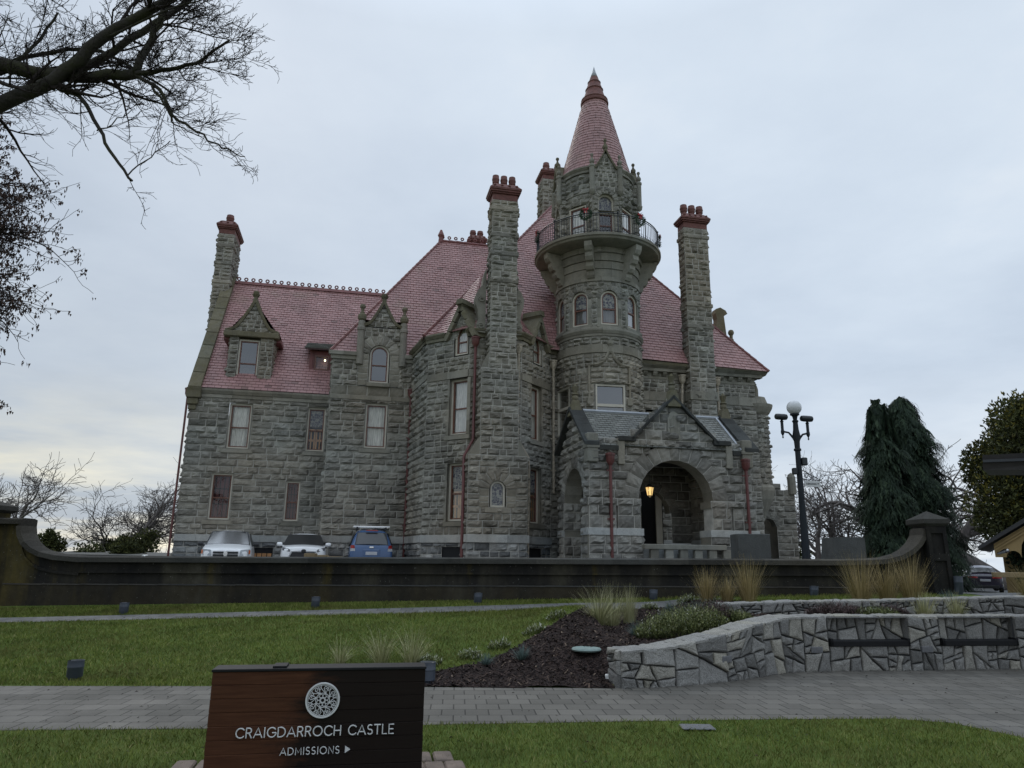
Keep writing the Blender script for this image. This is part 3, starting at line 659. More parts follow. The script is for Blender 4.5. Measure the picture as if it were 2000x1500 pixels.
# --- main block: skewed side wall and canted bay
B0, B1, B2, B3 = (10.62, -5.0), (12.18, -6.56), (14.45, -6.56), (16.2, -4.8)
mb = MB(); fSW = Fr((10.15, -2.0), B0)
ashlar(mb, fSW, 2.5, 9.15, seed=51, cuts=(5.5,)); base_and_band(mb, fSW, 52); band(mb, fSW, 9.15, 9.42, .05, m=3, seed=53); ashlar(mb, fSW, 9.42, 10.85, seed=54)
fLC, fFC, fRC = Fr(B0, B1), Fr(B1, B2), Fr(B2, B3)
wl = [(1.22, 2.19, 6.35, 8.97), (1.24, 2.16, 2.82, 5.40), (1.38, 2.20, 9.95, 11.3)]
wr = [(.80, 1.70, 6.35, 8.97), (.76, 1.68, 2.82, 5.40), (.95, 1.75, 9.95, 11.3)]
for k, (f, hh, sp) in enumerate(((fLC, wl, None), (fFC, [], None), (fRC, wr, None))):
    ashlar(mb, f, 2.5, 9.0, holes=hh, seed=60+k, Ls=(.32, .75), ch=.40)
    base_and_band(mb, f, 64+k, holes=[(1.1, 2.06, 1.2, 2.03)] if k == 0 else [(.6, 1.7, 1.2, 2.03)] if k == 2 else [])
    band(mb, f, 9.0, 9.32, .05, m=3, seed=67+k)
    ashlar(mb, f, 9.32, 10.75, holes=hh, seed=70+k, Ls=(.32, .75), ch=.38)
fRT = Fr(B3, (17.2, -4.6)); ashlar(mb, fRT, G, 10.75, seed=75)
# pointed gablets rise through the eaves cornice
for f, uc in ((fLC, 1.79), (fRC, 1.35)):
    ashlar(mb, f, 10.75, 12.0, span=lambda z, uc=uc: [(uc-.78*(12.25-z)/1.45, uc-.40*max(0, 11.35-z)/.75), (uc+.40*max(0, 11.35-z)/.75, uc+.78*(12.25-z)/1.45)] if z < 11.35 else [(uc-.78*(12.25-z)/1.45, uc+.78*(12.25-z)/1.45)], seed=77, ch=.24, Ls=(.2, .5), m=3, amp=.01)
mb.build('wall', SM, castle)['label'] = 'canted bay of the main block with its side wall'
for p, f in (((1.1, 1.2), fLC), ((.6, 1.2), fRC)):
    mb = MB()
    q = [f.P(p[0]-.02, -.05, 1.1), f.P(p[0]+1.1, -.05, 1.1), f.P(p[0]+1.1, -.5, 1.1), f.P(p[0]-.02, -.5, 1.1)]; mb.hexa(q+[(x, y, 2.04) for x, y, _ in q]); mb.build('cellar_opening', M['black'], castle)
mb = MB()
def cornice(fr, u0, u1, z, sd, k=1.0): band(mb, fr, z, z+.14*k, .09*k, u0, u1, seed=sd); band(mb, fr, z+.14*k, z+.34*k, .22*k, u0, u1, seed=sd, mould=True)
cornice(fSW, -.05, 3.1, 10.85, 1); cornice(fLC, -.1, .95, 10.75, 2); cornice(fLC, 2.14, 2.26, 10.75, 3); cornice(fFC, -.08, 2.35, 10.75, 4); cornice(fRC, -.05, .55, 10.75, 5); cornice(fRC, 2.12, 2.6, 10.75, 6); cornice(fRT, -.1, 1.0, 10.75, 7)
for f, uc in ((fLC, 1.79), (fRC, 1.35)):           # thick raking copings of the gablets
    for sgn in (-1, 1):
        n = 4
        for k in range(n):
            a, b = k/n, (k+1)/n
            pt = lambda q, o: (uc+sgn*(.86*(1-q)+o), 10.72+1.62*q)
            (ua, za), (ub, zb) = pt(a, 0), pt(b, 0)
            mb.hexa([f.P(ua-sgn*.16, .2, za-.05), f.P(ua, .2, za), f.P(ua, -.75, za), f.P(ua-sgn*.16, -.75, za-.05), f.P(ub-sgn*.16, .2, zb-.12), f.P(ub, .2, zb), f.P(ub, -.75, zb), f.P(ub-sgn*.16, -.75, zb-.12)], hsh(k, uc))
    q = [f.P(uc-.2, .26, 12.22), f.P(uc+.2, .26, 12.22), f.P(uc+.2, -.7, 12.22), f.P(uc-.2, -.7, 12.22)]; mb.hexa(q+[f.P(uc-.14, .24, 12.46), f.P(uc+.14, .24, 12.46), f.P(uc+.14, -.7, 12.46), f.P(uc-.14, -.7, 12.46)], .2)
mb.build('cornice', M['mossy'], castle)['label'] = 'mossy eaves cornice of the main block'
for f, a, j in ((fLC, (1.24, 2.17), .16), (fRC, (.82, 1.68), .16)):
    window(castle, f, a[0], a[1], 6.58, 8.96, fill='drape', d=.22, jamb=j, lab='tall first-floor window with white drapes')
for f, a in ((fLC, (1.26, 2.14)), (fRC, (.78, 1.66))): window(castle, f, a[0], a[1], 3.05, 5.39, fill='wood', d=.22, jamb=.16, lab='tall ground-floor window with leaded light over oak shutters')
for f, a in ((fLC, (1.44, 2.14)), (fRC, (1.0, 1.7))): window(castle, f, a[0], a[1], 10.0, 11.45, kind='point', fill='drape', d=.12, sill=False, lab='pointed attic window in a gablet', rail=.4)
# --- chimney breast on the bay
mb = MB()
def breast(s0, s1, tf, z0, z1, seed, hole=None, arch=None, ch=.40):
    f = Fr((s0, tf), (s1, tf)); ashlar(mb, f, z0, z1, holes=hole or [], arches=arch or [], seed=seed, Ls=(.4, .85), ch=ch)
    ashlar(mb, Fr((s1, tf), (s1, -6.4)), z0, z1, seed=seed+1, Ls=(.3, .6), ch=ch); ashlar(mb, Fr((s0, -6.4), (s0, tf)), z0, z1, seed=seed+2, Ls=(.3, .6), ch=ch)
    return f
fBr = breast(12.12, 14.52, -7.55, 2.5, 5.6, 81, hole=[(.88, 1.52, 3.55, 4.3)], arch=[(1.2, 4.25, .72, 3.5)])
for f in (fBr, Fr((14.52, -7.55), (14.52, -6.4)), Fr((12.12, -6.4), (12.12, -7.55))): base_and_band(mb, f, 84)
voussoirs(mb, fBr, 1.2, 4.25, .34, .80, 7, .25, seed=85, m=0, soffit_m=3, base=.015)
for a, b in ((.46, .86), (1.54, 1.94)): ashlar(mb, fBr, 3.52, 4.25, span=lambda z, a=a, b=b: [(a, b)], seed=87, ch=.37, amp=.012, m=3)
def shoulder(sa0, sa1, sb0, sb1, tf, z0, z1):
    fm = Fr((sb0, tf), (sb1, tf)); ashlar(mb, fm, z0, z1, seed=int(z0*9), Ls=(.35, .8), ch=.40)
    for (xa, xb) in ((sa0, sb0), (sa1, sb1)):
        mb.add([(xa, tf, z0), (xb, tf+.005, z0), (xb, tf+.005, z1), (xa, -6.4, z0), (xb, -6.4, z1)], [(0,1,2), (0,2,4,3)], .45, 3)
shoulder(12.12, 14.52, 12.58, 14.14, -7.5, 5.6, 6.35)
breast(12.58, 14.14, -7.45, 6.35, 9.2, 90)
shoulder(12.58, 14.14, 12.88, 14.06, -7.4, 9.2, 9.9)
mb.build('wall', SM, castle)['label'] = 'stepped chimney breast on the canted bay'
window(castle, fBr, .90, 1.50, 3.55, 4.58, kind='arch', fill='stained', d=.14, sash=False, lab='small arched leaded window')
chimney(castle, 12.92, 14.04, -7.34, -6.5, 9.9, 16.85, ledges=(16.45, 15.2, 14.35, 13.1), seed=9, pots=3, name_lab='tall central chimney of the canted bay', ch=.34)
for s0, sg in ((12.82, -1), (14.04, 1)):          # scrolled buttresses beside the chimney
    mb = MB()
    pf = [(0, 10.9), (.36, 10.95), (.40, 11.3), (.30, 11.5), (.34, 11.9), (.44, 12.2), (.46, 12.55), (.34, 12.85), (.16, 13.05), (.12, 13.5), (0, 13.9)]
    mb.prism([(x, z) for x, z in pf], lambda x, z: (s0+sg*x, -6.75, z), lambda x, z: (s0+sg*x, -6.2, z), .5)
    for z in (11.2, 12.4): mb.tube([(s0+sg*(.2+.14*math.cos(a)*(1-a/14)), -6.78, z+.14*math.sin(a)*(1-a/14)) for a in np.linspace(0, 9, 18)], .03, 5, tone=.6)
    mb.build('scroll_buttress', M['dressed'], castle)
# --- main hipped roofs
AP = (18.85, 3.15, 23.0)
mb = MB()
tiles(mb, [(10.35, -5.15, 11.05), (27.2, -4.95, 10.62), AP], seed=11); tiles(mb, [(10.35, 11.3, 11.05), (10.35, -5.15, 11.05), AP], seed=12); tiles(mb, [(27.2, -4.95, 10.62), (27.2, 11.3, 10.62), AP], seed=13, row=.4, tw=.6); tiles(mb, [(27.2, 11.3, 10.62), (10.35, 11.3, 11.05), AP], seed=14, row=.4, tw=.6)
mb.build('roof', [M['tile'], M['tile_gap']], castle)['label'] = 'tall hipped roof of the main block'
mb = MB(); A0, A1 = (11.8, 3.4, 19.6), (16.4, 3.4, 19.6)
tb, zb3 = -.7967, 13.0236                          # the slope is notched round the gable
tiles(mb, [(6.3, -2.12, 10.95), (7.62, -2.12, 10.95), (7.6185, tb, zb3)], seed=15); tiles(mb, [(9.68, -2.12, 10.95), (14.6, -2.12, 10.95), (15.03, tb, zb3), (9.68, tb, zb3)], seed=15); tiles(mb, [(7.6185, tb, zb3), (15.03, tb, zb3), A1, A0], seed=15); tiles(mb, [(6.3, 8.9, 10.95), (6.3, -2.12, 10.95), A0], seed=16); tiles(mb, [(14.6, 8.9, 10.95), (6.3, 8.9, 10.95), A0, A1], seed=17, row=.4, tw=.6)
mb.build('roof', [M['tile'], M['tile_gap']], castle)['label'] = 'hipped roof behind the gabled bay'
mb = MB(); PA = (13.3, -2.6, 15.3); e = .16
q = [(10.7, -5.1, 11.08), (12.12, -6.72, 11.08), (14.52, -6.72, 11.08), (16.3, -4.95, 11.08)]
for k in range(3): tiles(mb, [q[k], q[k+1], PA], seed=18+k)
mb.build('roof', [M['tile'], M['tile_gap']], castle)['label'] = 'pyramid roof of the canted bay'
mb = MB()
def hip(a, b, r=.075):
    A, B = vec(a), vec(b); n = int((B-A).length/.42)
    for k in range(n): mb.tube([tuple(A.lerp(B, k/n)), tuple(A.lerp(B, (k+1.05)/n))], [r*1.1, r*.85], 6, tone=rng.random())
hip((10.35, -5.15, 11.08), AP); hip((27.2, -4.95, 10.65), AP); hip((6.3, -2.12, 10.98), A0); hip((6.3, 8.9, 10.98), A0)
hip(q[1], PA, .06); hip(q[2], PA, .06); hip((10.35, 11.3, 11.05), AP); hip(A0, A1, .11)
for i in range(12): mb.tube([(11.9+i*.385+.08*math.cos(a), 3.4, 19.85+.08*math.sin(a)) for a in np.linspace(-PI/2, 1.5*PI, 9)], .04, 5)
mb.lathe([(.16, 19.5), (.13, 19.8), (.2, 19.95), (.14, 20.1), (.06, 20.3)], (11.8, 3.4), 10)
mb.build('ridge_crest', M['ridge'], castle)
chimney(castle, 18.0, 19.5, 3.6, 4.9, 21.0, 24.6, seed=15, pots=2, name_lab='rear chimney half hidden by the turret', pot_h=.7, ledges=(23.9,))
chimney(castle, 13.7, 14.6, 4.6, 5.5, 18.5, 20.0, seed=16, pots=2, name_lab='small rear chimney behind the ridge', pot_h=.5)
# --- right block
fRB = Fr((17.4, -4.5), (26.65, -4.5)); mb = MB()
ashlar(mb, fRB, 2.5, 8.95, holes=[(3.5, 4.5, 7.2, 8.5)], seed=101, cuts=(6.0,)); base_and_band(mb, fRB, 102)
band(mb, fRB, 8.95, 9.38, .05, m=3, seed=103); ashlar(mb, fRB, 9.38, 10.0, seed=104, ch=.32, Ls=(.35, .6)); band(mb, fRB, 10.0, 10.12, .04, m=3, seed=105)
ashlar(mb, fRB, 10.12, 10.32, seed=1, ch=.3, amp=.01, m=3)
fRB2 = Fr((26.65, -4.5), (26.65, 11.0)); ashlar(mb, fRB2, G, 10.3, seed=106, ch=.46)
fBk = Fr((26.65, 11.0), (0, 11.0)); mb.add([fBk.P(0, 0, G), fBk.P(fBk.L, 0, G), fBk.P(fBk.L, 0, 10.4), fBk.P(0, 0, 10.4)], [(0,1,2,3)], .5)
mb.build('wall', SM, castle)['label'] = 'right-hand block wall under a corbelled cornice'
u = 3.4
while u < 9.2:
    if not 5.1 < u < 7.15:
        mb = MB()
        q = [fRB.P(u, .0, 10.14), fRB.P(u+.2, .0, 10.14), fRB.P(u+.2, -.05, 10.14), fRB.P(u, -.05, 10.14)]
        mb.rings([[fRB.P(u+x, h, z) for h, z in ((-.02, 10.12), (.10, 10.16), (.19, 10.24), (.20, 10.33), (-.02, 10.33))] for x in (0, .2)], True, True, hsh(u)); mb.build('corbel', M['dressed'], castle)
    u += .49
mb = MB(); band(mb, fRB, 10.33, 10.47, .26, 2.0, 9.55, seed=7); band(mb, fRB, 10.47, 10.64, .42, 2.0, 9.75, seed=8, mould=True); band(mb, fRB2, 10.33, 10.64, .4, 0, 15, seed=9, mould=True); mb.build('cornice', M['dressed'], castle)['label'] = 'corbelled cornice of the right block'
mb = MB(); zr_ = lambda x: 11.05-.0255*(x-10.35)-.03
mb.hexa([(17.4, -4.93, 10.6), (27.15, -4.93, 10.6), (27.15, -4.5, 10.6), (17.4, -4.5, 10.6), (17.4, -4.98, zr_(17.4)), (27.15, -4.98, zr_(27.15)), (27.15, -4.5, zr_(27.15)), (17.4, -4.5, zr_(17.4))], .3); mb.build('eaves_board', M['mossy'], castle)
chimney(castle, 22.98, 24.26, -5.1, -4.42, 2.5, 17.75, ledges=(17.3, 13.7, 12.6), seed=17, pots=3, name_lab='tall right-hand chimney', ch=.40)
mb = MB(); mb.bbox((22.90, -5.17, 8.95), (24.34, -4.4, 9.38), .02, .5); mb.build('string_course', M['dressed'], castle)
fw = Fr((20.8, -4.5), (22.2, -4.5)); window(castle, fw, .15, 1.05, 7.2, 8.4, fill='none', lab='upper window half hidden by the porch gable')
# corner oriel and the rear gable seen in profile
mb = MB(); oc = (26.95, -3.9); cy = Cyl(oc, .55, -PI, PI/2)
ashlar(mb, cy, 5.2, 8.6, seed=111, Ls=(.3, .6), ch=.36); mb.lathe([(.1, 3.5), (.25, 3.9), (.36, 4.1), (.55, 4.5), (.66, 4.9), (.66, 5.05), (.56, 5.2)], oc, 16, tone=.6, m=3)
mb.lathe([(.56, 8.6), (.66, 8.7), (.80, 8.95), (.84, 9.1), (.62, 9.15), (.5, 9.5)], oc, 16, tone=.6, m=3); mb.lathe([(.14, 9.3), (.14, 9.9), (.09, 10.1), (.0, 10.2)], (26.9, -4.1), 10, tone=.2, m=3)
mb.build('corner_turret', SM, castle)
mb = MB(); pr = [(25.2, 10.6), (27.0, 10.6), (27.5, 12.0), (27.2, 12.25), (26.78, 13.3), (26.68, 14.5), (26.9, 14.62), (26.8, 14.8), (26.5, 14.95), (26.25, 14.85), (26.2, 14.6), (26.28, 14.3), (26.2, 13.4), (25.8, 12.4)]
mb.prism(pr, lambda x, z: (x, -1.9, z), lambda x, z: (x, -1.45, z), .5); finial(mb, (27.15, -1.7), 12.55, 1.25, .24); mb.lathe([(.22, 10.9), (.22, 12.2), (.27, 12.3), (.27, 12.45), (.2, 12.6)], (27.15, -1.7), 12)
mb.build('gable_coping', M['mossy'], castle)['label'] = 'curved gable end in profile at the right'
# low garden wall with arch at the far right
mb = MB(); fX = Fr((27.0, -3.0), (29.35, -3.0))
ashlar(mb, fX, G, 5.75, arches=[(.80, 3.3, .45, .8)], seed=115, span=lambda z: [(0, 2.35)] if z < 5.1 else [(0, max(.3, 1.9-(z-5.1)*1.8))]); voussoirs(mb, fX, .80, 3.3, .40, .75, 7, .4, seed=116, soffit_m=3)
mb.box((27.05, -1.9, G), (29.2, -1.7, 4.6), .2, 0)
for f in (Fr((29.35, -3.0), (29.35, -1.5)),): ashlar(mb, f, G, 5.2, seed=117)
mb.lathe([(.2, 4.9), (.2, 5.75), (.14, 5.9), (.02, 5.98)], (29.2, -3.05), 10, tone=.3, m=3); mb.bbox((27.0, -3.12, 5.3), (28.0, -2.7, 5.95), .04, .2, 3)
mb.build('wall', SM, castle)['label'] = 'low arched wing wall at the far right'
# --- downpipes
pipe(castle, [(-.13, -.14, 8.9), (-.13, -.14, .8)], .05, lab='red iron downpipe on the left corner')
pipe(castle, [(10.12, -2.18, 9.0), (10.12, -2.18, .8)], .055, brackets=[(10.12, -2.15, z) for z in (7, 5, 3)])
fp = fFC.P(.14, .12, 0)
pipe(castle, [(12.4, -6.85, 10.35), (12.4, -6.85, 6.3), (11.98, -7.3, 5.55), (11.98, -7.4, .8)], .06)
pipe(castle, [(14.28, -6.75, 10.2), (14.28, -6.75, 6.4), (14.66, -7.1, 5.6), (14.66, -7.1, .8)], .055, m='old_pipe', lab='weathered copper-brown downpipe')
pipe(castle, [(16.3, -5.0, 10.1), (16.3, -5.0, 4.4)], .06, m='old_pipe', lab='peeling cream downpipe beside the turret', brackets=[(16.3, -4.95, z) for z in (8.2, 6.8, 5.4)])
pipe(castle, [(22.72, -4.75, 9.9), (22.5, -4.75, 6.5)], .06, m='old_pipe'); pipe(castle, [(24.52, -4.75, 9.9), (24.52, -4.75, 6.5)], .06, m='old_pipe')
# ------------------------------------------------------------------ round turret (upper stages drawn for the angles it shows)
TC = (18.5, -4.9); RT = 1.92
def ta(phi): return R(-109.2+phi)
def chord(r, a, hw): return Fr((TC[0]+r*math.cos(a)+hw*math.sin(a), TC[1]+r*math.sin(a)-hw*math.cos(a)), (TC[0]+r*math.cos(a)-hw*math.sin(a), TC[1]+r*math.sin(a)+hw*math.cos(a)))
cyl = Cyl(TC, RT, -1.5*PI, PI/2)
def uof(a): return (a-cyl.a0)*cyl.r
mb = MB()
fwA = ta(15); lwA = ta(-58)
low = [(uof(fwA)-.70, uof(fwA)+.70, 6.9, 9.02), (uof(lwA)-.60, uof(lwA)+.60, 6.9, 9.05)]
ashlar(mb, cyl, G, 9.15, holes=low, seed=201, ch=.42, Ls=(.4, .85))
ashlar(mb, cyl, 9.15, 10.42, seed=202, ch=.40, Ls=(.32, .6), holes=[(uof(fwA)-.95, uof(fwA)+.95, 9.1, 9.75)])
ashlar(mb, cyl, 9.05, 9.75, span=lambda z: [(uof(fwA)-.92, uof(fwA)+.92)], seed=203, ch=.35, Ls=(.7, 1.1))
band(mb, cyl, 10.42, 10.80, .07, m=3, seed=204)
ashlar(mb, cyl, 10.80, 11.18, seed=205, ch=.38, Ls=(.4, .7))
for z0, z1, h in ((11.18, 11.30, .06), (11.30, 11.50, .15), (11.50, 11.60, .08)): band(mb, cyl, z0, z1, h, m=3, seed=int(z0*10), mould=z1-z0 > .15)
wa = [ta(x) for x in (-106, -65, -25, 16, 56, 97)]
ashlar(mb, cyl, 11.6, 13.75, arches=[(uof(a), 12.95, .56, 11.6) for a in wa], holes=[], seed=206, ch=.34, Ls=(.25, .6))
cyR = Cyl(TC, RT, -1.5*PI, PI/2)
for k, a in enumerate(wa):
    voussoirs(mb, cyR, uof(a), 12.95, .40, .66, 7, .12, seed=210+k, m=0, soffit_m=3, base=.02, amp=.04)
    for sg in (-1, 1):
        u0 = uof(a)+sg*.48
        for z in (11.62, 12.06, 12.50): rock_patch(mb, cyR.P, u0-.075, u0+.075, z, z+.43, .012, rng, m=3)
band(mb, cyl, 13.75, 13.95, .07, m=3, seed=220)
# flared corbelling under the balcony
for z0, z1, r in ((13.95, 14.35, 1.92), (14.36, 14.72, 1.96), (14.73, 15.1, 2.02), (15.1, 15.35, 2.10)): band(mb, Cyl(TC, r, -1.5*PI, PI/2), z0, z1, .0, m=3, seed=int(z0*7), back=.5, seg=1.0)
tw = mb.build('wall', SM, castle); tw['label'] = 'round turret wall with string courses'
for a in [ta(x) for x in (-150, -104, -57, -8, 42, 92, 140)]:           # stepped scroll brackets
    mb = MB()
    dx, dy = math.cos(a), math.sin(a); px, py = -dy, dx; w = .17
    pf = [(1.9, 13.85), (2.06, 13.88), (2.14, 14.0), (2.14, 14.16), (2.26, 14.2), (2.36, 14.34), (2.36, 14.52), (2.5, 14.56), (2.60, 14.72), (2.60, 14.9), (2.70, 14.96), (2.8, 15.12), (2.82, 15.34), (1.9, 15.34)]
    mb.prism(pf, lambda r, z: (TC[0]+dx*r+px*w, TC[1]+dy*r+py*w, z), lambda r, z: (TC[0]+dx*r-px*w, TC[1]+dy*r-py*w, z), hsh(a)); mb.build('bracket', M['dressed'], castle)
mb = MB()
mb.lathe([(1.8, 15.34), (2.80, 15.38), (2.90, 15.42), (2.94, 15.50), (3.01, 15.53), (3.01, 15.64), (2.88, 15.68), (1.7, 15.72)], TC, 64, tone=.35)
bal = mb.build('balcony', M['dressed'], castle, smooth='auto'); bal['label'] = 'round stone balcony of the turret'
mb = MB(); Rr = 2.90; zb = 15.70
for z, r in ((zb+.05, .016), (zb+.80, .014), (zb+.90, .026)):
    mb.tube([(TC[0]+Rr*math.cos(a), TC[1]+Rr*math.sin(a), z) for a in np.linspace(0, 2*PI, 90)], r, 5)
nb = 132
for i in range(nb):
    a = 2*PI*i/nb; x, y = TC[0]+Rr*math.cos(a), TC[1]+Rr*math.sin(a); mb.tube([(x, y, zb), (x, y, zb+.9)], .0125 if i % 11 else .028, 4)
    if i % 11 == 0: mb.sphere((x, y, zb+.96), .05, 5)
    if i % 2 == 0:
        for zz in (zb+.14,): mb.tube([(TC[0]+Rr*math.cos(a+q*.02), TC[1]+Rr*math.sin(a+q*.02), zz+.06*math.sin(q*2)) for q in np.linspace(0, 3.2, 7)], .007, 3)
mb.build('railing', M['iron'], bal)
# upper drum with four gables
RU = 1.74; cu = Cyl(TC, RU, -1.5*PI, PI/2); uo = lambda a: (a-cu.a0)*cu.r
ga = [ta(14-180), ta(14-90), ta(14), ta(14+90)]; ra = [ta(-31), ta(59), ta(-121), ta(149)]
mb = MB()
ashlar(mb, cu, 15.7, 19.27, holes=[(uo(a)-.62, uo(a)+.62, 15.7, 19.3) for a in ga]+[(uo(a)-.50, uo(a)+.50, 15.8, 17.72) for a in ra], seed=230, ch=.40, Ls=(.35, .8))
band(mb, cu, 18.25, 18.37, .05, m=3, seed=231)
band(mb, cu, 19.27, 19.40, .10, m=3, seed=232, back=.3); band(mb, cu, 19.40, 19.55, .2, m=3, seed=233, mould=True, back=.4)
for k, a in enumerate(ga):
    f = chord(1.92, a, .67); cop = MB()
    ashlar(mb, f, 15.7, 19.35, holes=[(.29, 1.05, 15.7, 17.72)], arches=[(.67, 17.72, .58, 15.7)], seed=240+k, ch=.36, Ls=(.22, .5))
    ashlar(mb, f, 19.35, 20.15, span=lambda z: [(.67-.60*(20.2-z)/.85, .67+.60*(20.2-z)/.85)], seed=245+k, ch=.33, Ls=(.22, .5))
    voussoirs(mb, f, .67, 17.72, .38, .63, 9, .22, seed=250+k, m=0, soffit_m=3, base=.015)
    for x in (.15, 1.19): ashlar(mb, f, 15.72, 17.72, span=lambda z, x=x: [(x-.15, x+.15)], seed=255+k, ch=.36, Ls=(.3, .4))
    for s in (0, 1):                       # side returns
        e = f.P(0 if s == 0 else f.L, 0, 0); i = f.P(0 if s == 0 else f.L, -.35, 0); fr_ = Fr(i[:2], e[:2]) if s == 0 else Fr(e[:2], i[:2]); ashlar(mb, fr_, 15.7, 19.35, seed=260+k, Ls=(.3, .5), ch=.36)
    # body of the gable behind its face
    b = [f.P(u, 0, z) for u, z in ((.08, 19.35), (1.26, 19.35), (.67, 20.2))]; c = [f.P(u, -1.1, z) for u, z in ((.08, 19.35), (1.26, 19.35), (.67, 20.2))]; mb.add(b+c, [(0,3,4,1), (1,4,5,2), (2,5,3,0)], .4, 3)
    for sg in (-1, 1):
        pts = [(.67+sg*.64, 19.33), (.67+sg*.48, 19.42), (.67+sg*.33, 19.66), (.67+sg*.13, 20.05), (.67, 20.36)]
        rs = [[f.P(u, .12, z-.08), f.P(u, .14, z+.05), f.P(u, -.7, z+.05), f.P(u, -.7, z-.08)] for u, z in pts]; cop.rings(rs, True, True, .4)
        c2 = f.P(.67+sg*.66, .05, 0)[:2]
        pin = MB(); pin.lathe([(.02, 17.95), (.13, 18.05), (.16, 18.2), (.125, 18.24), (.125, 19.35), (.155, 19.38), (.155, 19.47), (.1, 19.52)], c2, 10, tone=hsh(sg, k)); finial(pin, c2, 19.5, .58, .125, .3); pin.build('pinnacle', M['dressed'], castle, smooth='auto')
    finial(cop, f.P(.67, .0, 0)[:2], 20.3, .62, .13, .2); cop.build('gable_coping', M['mossy'], castle)
mb.build('wall', SM, castle)['label'] = 'upper drum of the turret with small gables'

# conical spire
mb = MB(); z0c, z1c, r0c, r1c = 19.5, 24.05, 1.80, .62; nrow = 27
rg = random.Random(5)
for k in range(nrow):
    za, zb_ = z0c+(z1c-z0c)*k/nrow, z0c+(z1c-z0c)*(k+1)/nrow; ra_, rb_ = r0c+(r1c-r0c)*k/nrow, r0c+(r1c-r0c)*(k+1)/nrow
    n = max(16, int(2*PI*ra_/.27)); off = rg.random()
    for i in range(n):
        a, b = 2*PI*(i+off)/n+.004, 2*PI*(i+1+off)/n-.004; l = .022*rg.uniform(.8, 1.4); tn = .35+.4*rg.random()
        p = lambda an, r, z: (TC[0]+r*math.cos(an), TC[1]+r*math.sin(an), z)
        mb.add([p(a, ra_+l, za), p(b, ra_+l, za), p(b, rb_+.004, zb_), p(a, rb_+.004, zb_), p(a, ra_-.01, za), p(b, ra_-.01, za)], [(0,1,2,3), (4,5,1,0)], tn)
mb.lathe([(r0c-.005, z0c), (r1c-.005, z1c)], TC, 48, tone=.5, m=1)
sp = mb.build('spire', [M['tile'], M['tile_gap']], castle)
mb = MB(); mb.lathe([(.60, 23.98), (.70, 24.03), (.71, 24.12), (.65, 24.2), (.68, 24.28), (.60, 24.36), (.55, 24.42), (.42, 24.86), (.46, 24.9), (.42, 24.95), (.31, 25.28), (.34, 25.34), (.27, 25.42), (.20, 25.66)], TC, 28); mb.build('spire_cap', M['terracotta'], sp, smooth='auto')
mb = MB(); mb.lathe([(.20, 25.64), (.10, 25.95), (.0, 26.35)], TC, 20); mb.build('spire_tip', M['lead'], sp, smooth=True)
# turret windows
f = chord(RT*math.cos(.36), fwA, .70); window(castle, f, .04, 1.36, 6.9, 9.0, fill='none', d=.02, transom=True, sill=False, lab='wide turret window with cream transom', sash=False, glass='glass_mirror')
f = chord(RT*math.cos(.31), lwA, .60); window(castle, f, .04, 1.16, 6.9, 9.03, fill='none', d=.02, transom=True, sill=False, lab='narrow turret window with cream transom', sash=False)
for a in wa: 
    f = chord(RT*.975, a, .42); window(castle, f, .02, .82, 11.72, 13.33, kind='arch', fill='stained', d=.12, sill=True, sill_h=.13, lab='round-headed leaded turret window')
for a in ga:
    f = chord(1.92, a, .67); window(castle, f, .29, 1.05, 15.75, 17.2, fill='none', d=.24, sill=False, lab='balcony door of the turret', rail=.55)
    w = window(castle, f, .29, 1.05, 17.21, 18.1, kind='arch', fill='stained', d=.24, sill=False, sash=False, lab='round leaded fanlight over the balcony door')
for a in ra:
    f = chord(1.69, a, .48); window(castle, f, .0, .96, 15.85, 17.68, fill='drape', d=.1, sill=False, lab='tall square-headed turret window')
# carved drip label over the wide window
mb = MB(); cf = cyl; uc = uof(fwA)
pts = [(-.92, 8.35), (-.92, 9.85), (-.55, 9.88), (-.35, 9.98), (-.18, 10.2), (-.06, 10.46), (.06, 10.46), (.18, 10.2), (.35, 9.98), (.55, 9.88), (.92, 9.85), (.92, 8.35)]
mb.tube([cf.P(uc+u, .05, z) for u, z in pts], .065, 5, tone=.5)
for s in (-1, 1): q = cf.P(uc+s*.92, .0, 0); mb.bbox((q[0]-.13, q[1]-.13, 8.1), (q[0]+.13, q[1]+.13, 8.42), .02)
q = cf.P(uc, .03, 0); mb.lathe([(.07, 10.4), (.09, 10.7), (.17, 10.8), (.17, 10.92), (.1, 10.95)], q[:2], 8, tone=.5)
mb.build('drip_label', M['dressed'], castle)
